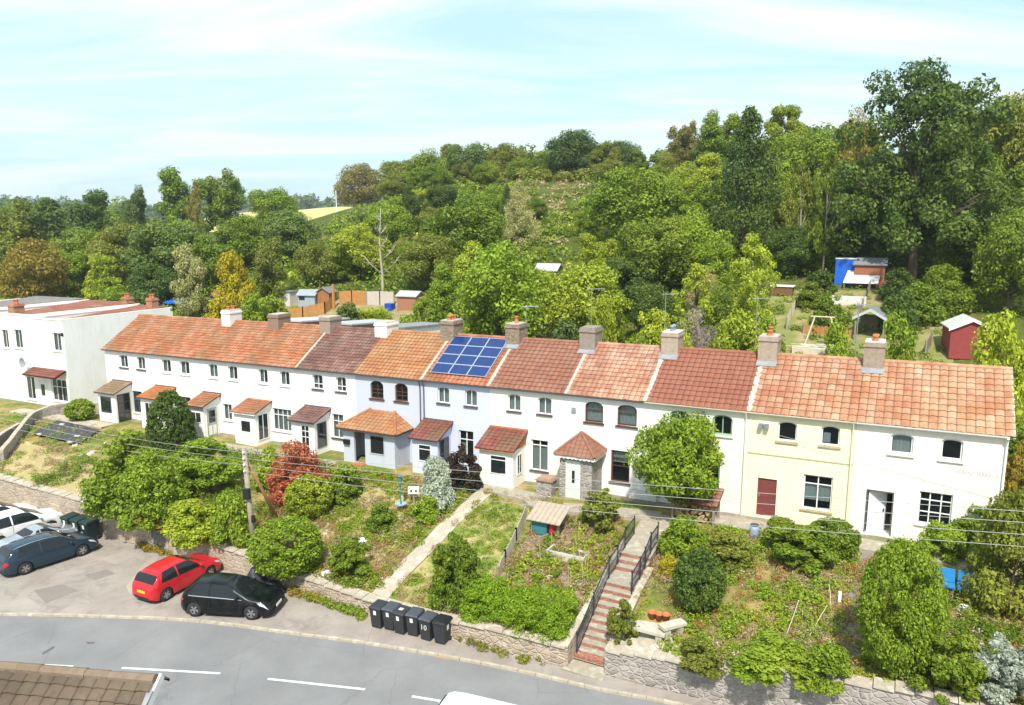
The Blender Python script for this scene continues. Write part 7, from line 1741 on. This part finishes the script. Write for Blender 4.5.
gable_shed('garden_shed','dark red shed with a white window right of the blue tarpaulin',226,310,2.6,2.2,1.7,2.3,M('dark_red_boards',(.25,.06,.05),(.2,.05,.04),.8,3),M('red_felt',(.28,.1,.08),(.22,.08,.06),.9,3),0,along=False)
fence('brown board fence above the parapet roofs at left',[(132,310),(150,309),(166,307)],1.3,WOODB)
def bplant(name, label, u, d, vt, w, kind, mat, seed, **k): htree(label, u, d, vt, w, kind, mat, seed, name=name, cat=k.pop('cat', 'shrub'), **k)
bplant('shrub','yellow bush in front of the dark red shed',210,20,297,30,'bush',L_GLD,1,n=9000,leaf=.02)
bplant('shrub','green bush right of the dark red shed',252,18,290,38,'bush',L_BRT,2,n=9000,leaf=.02)
bplant('shrub','bright green bush above the parapet roofs',110,24,283,50,'bush',L_BRT,3,n=13000,leaf=.016)
bplant('shrub','blue-green bush left of the brown board fence',136,22,288,42,'bush',L_BLU,1,n=13000,leaf=.016)
bplant('pampas','tall clump of bleached dead reeds behind the red roofs',708,30,268,50,'airy',L_STR,1,n=9000,leaf=.02,asp=.14,trunk=False,cat='reeds')
bplant('shrub','grey-brown twiggy bush under the bleached reeds',700,20,305,44,'wild',M('twiggy',(.34,.27,.24),(.26,.2,.18),.9,5),2,n=4000,leaf=.028,asp=.1)
bplant('shrub','yellow-green bush beside the bleached reeds',748,19,305,56,'bush',L_YEL,4,n=13000,leaf=.016)
bplant('shrub','yellow-green bush left of the bleached reeds, behind the chimneys',655,20,305,50,'bush',L_YEL,2,n=13000,leaf=.016)
bplant('shrub','dark green bush behind the chimney of the yellow house',785,17,330,34,'bush',L_MID,1,n=9000,leaf=.02)
bplant('shrub','dark green bush between grey fence and yellow-green tree',566,17,312,40,'bush',L_BLU,3,n=9000,leaf=.02)
bplant('shrub','green bush left of the orange fences',268,22,292,34,'bush',L_MID,3,n=9000,leaf=.02)
bplant('shrub','green bush at the right of the outhouse, near the solar roof',432,17,302,44,'bush',L_MID,4,n=9000,leaf=.02)
bplant('shrub','green bush beside the gabled shelter',845,24,318,26,'bush',L_BRT,4,n=4000,leaf=.028)
bplant('small_tree','leafy tree rising behind the maroon shed',952,36,262,60,'bush',L_MID,2,n=13000,leaf=.016,cat='tree')
bplant('shrub','low dark green shrub on the plot under the blue tarpaulin',824,38,268,44,'bush',L_DRK,4,n=9000,leaf=.02)
for i, (u, d, vt, w, m) in enumerate(((330,15,317,34,L_MID),(405,15,311,34,L_BRT),(420,21,294,40,L_MID),(455,15,317,34,L_BLU),(640,15,329,34,L_MID),(690,16,326,36,L_YEL),(772,22,312,36,L_BRT),(836,31,290,34,L_MID),(908,31,286,36,L_DRK),(930,33,280,40,L_MID),(917,14,345,26,L_MID),(815,36,280,36,L_MID),(905,38,266,50,L_DRK),(950,40,262,50,L_MID),(345,24,300,30,L_BLU),(380,22,308,26,L_BRT))):
    bplant('shrub','self-sown leafy bush in the back gardens behind the terrace roofs',u,d,vt,w,'bush',m,i % 5,n=9000,leaf=.02,group='self-sown bushes in the back gardens')
scrub('garden_weeds','weedy growth over the back garden plots', 420, lambda rs: (rs.uniform(-45,6), rs.uniform(12,44)), .07, L_MID, 101, (.1,.5), (.25,.75), 150)
scrub('garden_weeds','yellow-green weeds over the back garden plots', 300, lambda rs: (rs.uniform(-45,6), rs.uniform(12,44)), .065, L_YEL, 102, (.1,.4), (.2,.65), 110)
scrub('garden_weeds','weeds among the left-hand back gardens', 260, lambda rs: (rs.uniform(-100,-45), rs.uniform(11,30)), .07, L_BRT, 103, (.1,.4), (.2,.65), 120)
# field, its house and far ridge
draped('field', [(-240,113),(-150,113),(-150,184),(-240,184)], FIELD, .12)
s, k_ = column(351, 150); X, Y = sd2w(s, 158); z = T(s, 158)-.2
fh = thing('distant_house','small pale house far off on the hill, left of the bronze tree','house',(X,Y,z)); t = MB(); t.prism([(-3.5,0),(3.5,0),(3.5,3.4),(0,5.4),(-3.5,3.4)], lambda x,h: (X+x,Y-4,z+h), lambda x,h: (X+x,Y+4,z+h)); obj('wall', t, PI, fh)
t = MB()
for sg in (1,-1): t.hexa([(X,Y-4.3,z+5.45),(X,Y+4.3,z+5.45),(X+sg*3.9,Y+4.3,z+3.2),(X+sg*3.9,Y-4.3,z+3.2),(X,Y-4.3,z+5.65),(X,Y+4.3,z+5.65),(X+sg*3.9,Y+4.3,z+3.4),(X+sg*3.9,Y-4.3,z+3.4)])
obj('roof', t, M('distant_roof',(.35,.2,.15),(.3,.17,.12),.9), fh)
X, Y = sd2w(column(337,140)[0], 140); z = T(*w2sd(X,Y)); mp_ = thing('distant_mast','thin white mast on the pale field','mast',(X,Y,z)); t = MB(); t.tube([(X,Y,z-.5),(X,Y,z+9)], .12, 6); obj('shaft', t, WHITE, mp_)
mb = MB(); vs = []; n = 60
for i in range(n+1):
    x = -900+1100*i/n; y = 780-.12*x; h = 34+16*noise.noise(Vector((x*.006,2,0)))+6*noise.noise(Vector((x*.03,5,0)))-max(0,(x+120))*.02; vs += [(x,y-160,-10),(x,y,h),(x,y+300,h+6)]
mb.add(vs, [(3*i+k,3*i+3+k,3*i+4+k,3*i+1+k) for i in range(n) for k in range(2)]); tag(obj('far_hills', mb, M('far_hill_woods',(.05,.08,.045),(.08,.1,.05),.95,.02), smooth=True), kind='structure')
rs = np.random.default_rng(33); C = []; RR = []
for i in range(240):
    x = rs.uniform(-620,-60); y = 780-.12*x+rs.uniform(-60,60); h = 34+16*noise.noise(Vector((x*.006,2,0)))+6*noise.noise(Vector((x*.03,5,0)))-max(0,(x+120))*.02; C.append((x,y,h+rs.uniform(-3,5))); RR.append(rs.uniform(5,10))
tag(obj('distant_woodland', quads_mesh('distant_woodland', clump_leaves(C, RR, 20000, 1.6, 3), L_BLU), ()), 'bluish woodland on the far ridge', 'woodland', kind='stuff')
# ------------------------------------------------------------------ front garden objects
s, d, z = at(715, 540); L, f = loc_frame(-12.6, -1.55, YAW)
ws = thing('wood_store','log store with a tiled lean-to roof in front of the cream house','log store', S(-12.6,-1.5,GL)); t = MB(); fq = lambda x,y,h: S(-12.75+x,-1.6+y,GL+h)
for x in (-1.0,1.0):
    for y in (-.55,.55): t = MB(); t.box((x-.05,y-.05,-.4),(x+.05,y+.05,1.1 if y < 0 else 1.45), fq); obj('post', t, WOODG, ws)
t = MB(); L_ = 1.5
tile_slope(t, lambda a,tt,n: fq(a,-.75+tt*.96,1.08+tt*.29+n), -1.2, 1.2, L_, tw=.26, ga=.28, roll=.03, lip=.03); t.prism([(-1.2,0),(1.2,0),(1.2,1.5),(-1.2,1.5)], lambda a,tt: fq(a,-.75+tt*.96,1.0+tt*.29), lambda a,tt: fq(a,-.75+tt*.96,1.07+tt*.29)); obj('roof', t, T_BR, ws)
t = MB()
for k in range(70): x, h, = random.uniform(-.9,.9), random.uniform(.1,.85); t.lathe([(0,-.42),(.075,-.42),(.08,.3),(0,.3)], (0,0,0), 7, 'y', fn=lambda a,b,c: fq(x+a, b-.05, h+c))
tag(obj('logs', t, M('cut_logs',(.5,.36,.2),(.34,.23,.13),.9,6), ws), kind='stuff')
fence('weathered low board fence between lawn and vegetable bed',[(498,583),(505,566),(516,543),(526,518)],.7,M('silvered_boards',(.5,.45,.38),(.4,.36,.3),.9,4),gap=.03)
s, d, z = at(549, 532); L, f = loc_frame(s, d, YAW); hu = thing('tool_shelter','small open shelter with slatted roof and teal panel beside the stone porch','shelter', L); t = MB()
for x in (-.7,.7):
    for y in (-.45,.45): t = MB(); t.box((x-.05,y-.05,-.3),(x+.05,y+.05,.75 if y < 0 else 1.15), f); obj('post', t, WOODG, hu)
t = MB()
for k in range(7): x = -.9+.26*k; t.hexa([f(x,-.75,.74),f(x+.24,-.75,.74),f(x+.24,.65,1.22),f(x,.65,1.22),f(x,-.75,.79),f(x+.24,-.75,.79),f(x+.24,.65,1.27),f(x,.65,1.27)])
obj('roof', t, M('slat_timber',(.42,.34,.26),(.32,.26,.2),.85,5), hu); t = MB(); t.box((-.72,-.51,.0),(.1,-.47,.6), f); obj('panel', t, M('teal_panel',(.04,.2,.2),(.03,.16,.17),.6), hu)
s, d, z = at(549, 531); X, Y = sd2w(s+.35, d-.35); t = MB(); t.blob((X,Y,z+.3),(.2,.2,.32),4,.3,8); o = obj('red_bag', t, M('red_cloth',(.5,.03,.05),(.4,.03,.05),.7), org=(X,Y,z), smooth=True); tag(o, 'crimson bag leaning in the small slatted shelter', 'bag')
# cloche / white plank bed, canes
s, d, z = at(583, 566); L, f = loc_frame(s-.9, d, YAW); cb_ = thing('raised_bed','raised bed with whitewashed plank front near the steps','raised bed', L); t = MB(); t.box((-.9,-.05,-.2),(.9,.0,.4), f); t.box((-.9,.7,-.2),(.9,.75,.36), f); t.box((-.95,-.05,-.2),(-.9,.75,.38), f); t.box((.9,-.05,-.2),(.95,.75,.38), f); obj('planks', t, M('whitewashed_plank',(.58,.55,.5),(.42,.39,.34),.85,4), cb_); t = MB(); t.box((-.9,.0,-.2),(.9,.7,.28), f); obj('soil', t, M('dark_soil',(.14,.09,.06),(.1,.07,.045),.95,6,.4), cb_)
cn = MB()
for k in range(16):
    s, d, z = at(random.uniform(535,588), random.uniform(545,590)); X, Y = sd2w(s, d); cn.tube([(X,Y,z-.1),(X+random.uniform(-.08,.08),Y,z+random.uniform(.7,1.2))], .011, 4)
tag(obj('garden_canes', cn, M('bamboo',(.6,.5,.32),(.5,.4,.25),.7,5)), 'thin bamboo canes standing in the vegetable bed', 'canes', kind='stuff')
bb = MB()
for u0,v0,u1,v1 in ((528,560,556,551),(532,575,562,564),(540,590,575,580),(530,545,548,538)):
    a, b = at(u0,v0), at(u1,v1); pa, pb = Vector((*sd2w(a[0],a[1]),a[2])), Vector((*sd2w(b[0],b[1]),b[2])); e = (pb-pa).normalized(); q = e.cross(Vector((0,0,1)))*.03
    bb.hexa([pa-q-Vector((0,0,.1)),pb-q-Vector((0,0,.1)),pb+q-Vector((0,0,.1)),pa+q-Vector((0,0,.1)),pa-q+Vector((0,0,.2)),pb-q+Vector((0,0,.2)),pb+q+Vector((0,0,.2)),pa+q+Vector((0,0,.2))])
o = obj('bed_edging', bb, WOODG); tag(o, 'weathered board edging dividing the vegetable bed', 'edging')
# stone bench group right of the steps
WST = M('pale_stone',(.52,.48,.4),(.38,.34,.27),.9,3,.4)
def stone_bench(u, v, label, w=1.9, rz=0.0):
    s, d, z = at(u, v); L, f = loc_frame(s, d, YAW+rz); r = thing('stone_bench', label, 'bench', L); t = MB(); t.box((-w/2,-.22,.4),(w/2,.22,.52), f); obj('seat', t, WST, r)
    for x in (-w/2+.25, w/2-.25): t = MB(); t.box((x-.12,-.17,-.15),(x+.12,.17,.399), f); obj('leg', t, WST, r)
stone_bench(641, 639, 'pale stone bench just right of the brick steps', 2.0)
stone_bench(672, 636, 'shorter pale stone bench set at an angle beside the longer one', 1.1, .9)
for k, (u, v, lab) in enumerate(((652,619,'leftmost terracotta pot of the row behind the stone bench'),(659,620,'middle terracotta pot of the row behind the stone bench'),(666,621,'rightmost terracotta pot of the row behind the stone bench'))):
    s, d, z = at(u, v); X, Y = sd2w(s, d); r = thing('flower_pot', lab, 'pot', (X,Y,z), group='terracotta pots by the stone bench'); t = MB(); t.lathe([(.11,-.05),(.16,.26),(.18,.26),(.18,.31),(.14,.31),(.13,.22),(0,.22)], (X,Y,z), 14); obj('pot_body', t, TERRA, r, True)
    C = np.array([(X,Y,z+.38)]); obj('leaves', quads_mesh('leaves', clump_leaves(C, [.16], 120, .04, k), L_OLV), (), r, org=None) if 0 else None
t = MB(); rocks = []
for k in range(26):
    u, v = random.choice(((random.uniform(612,690), random.uniform(640,668)), (random.uniform(300,372), random.uniform(530,590)), (random.uniform(60,110), random.uniform(440,458)))); s, d, z = at(u, v)
    if d < wl(s)[0]+.3: continue
    X, Y = sd2w(s, d); q = random.uniform(.1,.26); t.blob((X,Y,z+.02),(q,q*.8,q*.6),k,.7,5)
tag(obj('rockery_stones', t, WST), 'pale rockery stones scattered through the front gardens', 'stones', kind='stuff')
# blue bench, basin, red pot, rosette, post, barrel
s, d, z = at(955, 597); L, f = loc_frame(s, d, YAW); r = thing('garden_bench','bright blue two-seat garden bench under the right-hand shrubs','bench', L); BL = M('blue_plastic',(.01,.16,.4),(.015,.2,.48),.4)
for x in (-.42,.42):
    t = MB(); t.box((x-.38,-.25,.42),(x+.38,.22,.48), f); obj('seat', t, BL, r); t = MB(); t.hexa([f(x-.38,.2,.5),f(x+.38,.2,.5),f(x+.38,.25,.5),f(x-.38,.25,.5),f(x-.36,.34,.98),f(x+.36,.34,.98),f(x+.36,.39,.98),f(x-.36,.39,.98)]); obj('backrest', t, BL, r)
for x in (-.7,-.1,.1,.7): t = MB(); t.tube([f(x,-.2,-.1),f(x,-.15,.42),f(x,.18,.42),f(x,.25,-.1)], .022, 5); obj('leg', t, M('pale_metal_leg',(.6,.58,.5),(.5,.48,.42),.5), r)
s, d, z = at(964, 611); X, Y = sd2w(s, d); r = thing('basin','white upturned basin lying below the blue bench','basin',(X,Y,z)); t = MB(); t.lathe([(.3,0),(.29,.06),(.2,.17),(.08,.2),(0,.2)], (X,Y,z), 18); obj('bowl', t, WHITE, r, True)
s, d, z = at(1005, 603); X, Y = sd2w(s, d); r = thing('flower_pot','bright red pot under the shrubs at the right edge','pot',(X,Y,z)); t = MB(); t.lathe([(.12,0),(.17,.3),(.19,.3),(.19,.35),(.14,.35),(0,.28)], (X,Y,z), 14); obj('pot_body', t, M('red_glaze',(.55,.03,.02),(.45,.03,.02),.4), r, True)
s, d, z = at(814, 556); X, Y = sd2w(s, d); r = thing('garden_rosette','red round ornament with white centre on a stick, by the box-shaped bush','ornament',(X,Y,z)); t = MB(); t.tube([(X,Y,z-.1),(X,Y,z+.35)], .015, 5); obj('stick', t, WOODG, r); t = MB(); t.lathe([(0,-.03),(.17,-.02),(.19,0),(.17,.03),(0,.03)], (X,Y,z+.42), 16, 'y'); obj('disc', t, M('red_disc',(.5,.04,.05),(.4,.03,.04),.5), r); t = MB(); t.lathe([(0,-.045),(.06,-.04),(.06,-.025),(0,-.025)], (X,Y,z+.42), 12, 'y'); obj('centre', t, WHITE, r)
s, d, z = at(839, 605); X, Y = sd2w(s, d); r = thing('marker_post','short white marker post in the weeds left of the gravel path','post',(X,Y,z)); t = MB(); t.box((X-.06,Y-.03,z-.1),(X+.06,Y+.03,z+.55)); obj('post_body', t, WHITE, r)
s, d, z = at(754, 537); X, Y = sd2w(s, d); r = thing('water_butt','pale blue water butt with dark lid between log store and red door','water butt',(X,Y,z)); t = MB(); t.lathe([(.18,-.1),(.22,.15),(.22,.38),(.19,.55),(0,.55)], (X,Y,z), 16); obj('barrel', t, M('paleblue_plastic',(.3,.37,.47),(.24,.3,.38),.6), r, True); t = MB(); t.lathe([(.2,.555),(.2,.59),(0,.62)], (X,Y,z), 16); obj('lid', t, M('navy_lid',(.03,.05,.1),(.03,.04,.08),.5), r)
for k, (u0,v0,u1,v1) in enumerate(((785,640,798,612),(808,640,826,618),(830,612,828,596))):
    a, b = at(u0,v0), at(u1,v1); pa, pb = Vector((*sd2w(a[0],a[1]),a[2]+.05)), Vector((*sd2w(b[0],b[1]),b[2]+.5)); t = MB(); t.tube([pa,(pa+pb)/2+Vector((.03,0,.08)),pb], .014, 5); o = obj('dead_branch', t, M('bleached_wood',(.6,.52,.4),(.5,.43,.33),.9,4), org=tuple(pa)); tag(o, ['bleached stick lying in the weeds, left one','bleached curved stick in the middle of the weeds','bleached upright stick beside the white marker post'][k], 'stick')
# weed sheet weighted with stones
t = MB(); vs = []; cs = [at(32,436), at(80,446), at(100,432), at(58,423)]
for i in range(13):
    for j in range(9):
        a, b = i/12, j/8; s = (cs[0][0]*(1-a)+cs[1][0]*a)*(1-b)+(cs[3][0]*(1-a)+cs[2][0]*a)*b; d = (cs[0][1]*(1-a)+cs[1][1]*a)*(1-b)+(cs[3][1]*(1-a)+cs[2][1]*a)*b; X, Y = sd2w(s, d); vs.append((X,Y,T(s,d)+.2+.05*noise.noise(Vector((i*.7,j*.9,2)))))
t.add(vs, [(i*9+j,(i+1)*9+j,(i+1)*9+j+1,i*9+j+1) for i in range(12) for j in range(8)]); o = obj('weed_sheet', t, M('black_membrane',(.03,.03,.036),(.07,.07,.08),.6,3,.3), org=vs[50], smooth=True); tag(o, 'black weed sheet spread on the plot before the brown-tiled porch', 'ground sheet')
for k, (u, v, lab) in enumerate(((40,438,'left'),(62,428,'upper'),(78,440,'right'),(70,446,'lower'))):
    s, d, z = at(u, v); X, Y = sd2w(s, d); t = MB(); t.blob((X,Y,z+.28),(.2,.12,.08),k,.6,6); o = obj('weight_stone', t, WST, org=(X,Y,z)); tag(o, f'pale stone weighing down the black weed sheet, the {lab} one', 'stone')
# garden walls of the left plots
def low_wall(label, pts, h, mat, cop, w=.28):
    P = [at(*p)[:2] for p in pts]; root = thing('garden_wall', label, 'wall', (*sd2w(*P[0]), T(*P[0]))); P = catmull(P, 4); A, B = off(P, w/2), off(P, -w/2); mb = MB(); c = MB()
    for i in range(len(P)-1):
        q = []; 
        for zz in (-.4, h):
            for p, r in ((A[i],P[i]),(A[i+1],P[i+1]),(B[i+1],P[i+1]),(B[i],P[i])): X, Y = sd2w(*p); q.append((X,Y,T(*r)+zz))
        mb.hexa(q); c.hexa(q[4:]+[(x,y,z+.07) for x,y,z in q[4:]])
    obj('wall_body', mb, mat, root); obj('coping', c, cop, root)
low_wall('pale capped garden wall running down from the parapet house', [(2,462),(16,444),(32,424),(50,416),(66,413)], .75, STONEG, COPE)
low_wall('low dark stone wall at the far left edge', [(-6,450),(6,441),(20,433)], .7, M('dark_rubble',(.24,.21,.18),(.17,.15,.13),.9,3,.5), COPE)
# bird feeder, notice box
s, d, z = at(401, 512); X, Y = sd2w(s, d); r = thing('bird_feeder','teal bird feeding pole with a hanging tube and tray','bird feeder',(X,Y,z)); TE = M('teal_metal',(.06,.2,.19),(.05,.16,.16),.6); t = MB(); t.tube([(X,Y,z-.1),(X,Y,z+2.0)], .035, 6); obj('pole', t, TE, r); t = MB(); t.lathe([(.0,1.5),(.1,1.52),(.1,1.95),(.16,2.0),(0,2.1)], (X,Y,z), 10); obj('tube', t, TE, r); t = MB(); t.lathe([(0,.38),(.3,.4),(.32,.46),(.28,.46),(0,.42)], (X,Y,z), 14); obj('tray', t, M('bluegrey_tray',(.3,.42,.5),(.25,.36,.43),.5), r)
s, d, z = at(414, 506); X, Y = sd2w(s, d); r = thing('nest_box','white box with two dark holes on a post right of the bird feeder','box',(X,Y,z)); t = MB(); t.box((X-.05,Y-.04,z-.1),(X+.05,Y+.04,z+.7)); obj('post', t, WOODG, r); t = MB(); t.box((X-.3,Y-.12,z+.7),(X+.3,Y+.12,z+1.05)); obj('box_body', t, WHITE, r); t = MB()
for x in (-.12,.14): t.lathe([(0,-.004),(.06,-.004),(.06,.01),(0,.01)], (X+x,Y-.125,z+.88), 12, 'y')
obj('hole', t, BLACK, r)
for u, v, lab in ((362,545,'white bucket among the weeds below the bird feeder'),(327,578,'white sack lying near the wall right of the large clipped bush')):
    s, d, z = at(u, v); X, Y = sd2w(s, d); t = MB(); t.blob((X,Y,z+.15),(.26,.2,.22),3,.5,7); o = obj('white_bucket' if 'bucket' in lab else 'white_sack', t, WHITE, org=(X,Y,z), smooth=True); tag(o, lab, 'bucket' if 'bucket' in lab else 'sack')
# ------------------------------------------------------------------ summer haze
hz = MB(); hz.box((-1500,-400,-12),(1500,1700,95)); hm = bpy.data.materials.new('haze_air'); hm.use_nodes = True; _t = hm.node_tree
for nd in list(_t.nodes):
    if nd.type == 'BSDF_PRINCIPLED': _t.nodes.remove(nd)
pv = _t.nodes.new('ShaderNodeVolumePrincipled'); pv.inputs['Color'].default_value = (.8,.9,1,1); pv.inputs['Density'].default_value = .00025; pv.inputs['Anisotropy'].default_value = .2
_t.links.new(pv.outputs[0], _t.nodes['Material Output'].inputs['Volume'])
tag(obj('haze', hz, hm), 'pale summer haze over the valley', 'haze', kind='stuff')
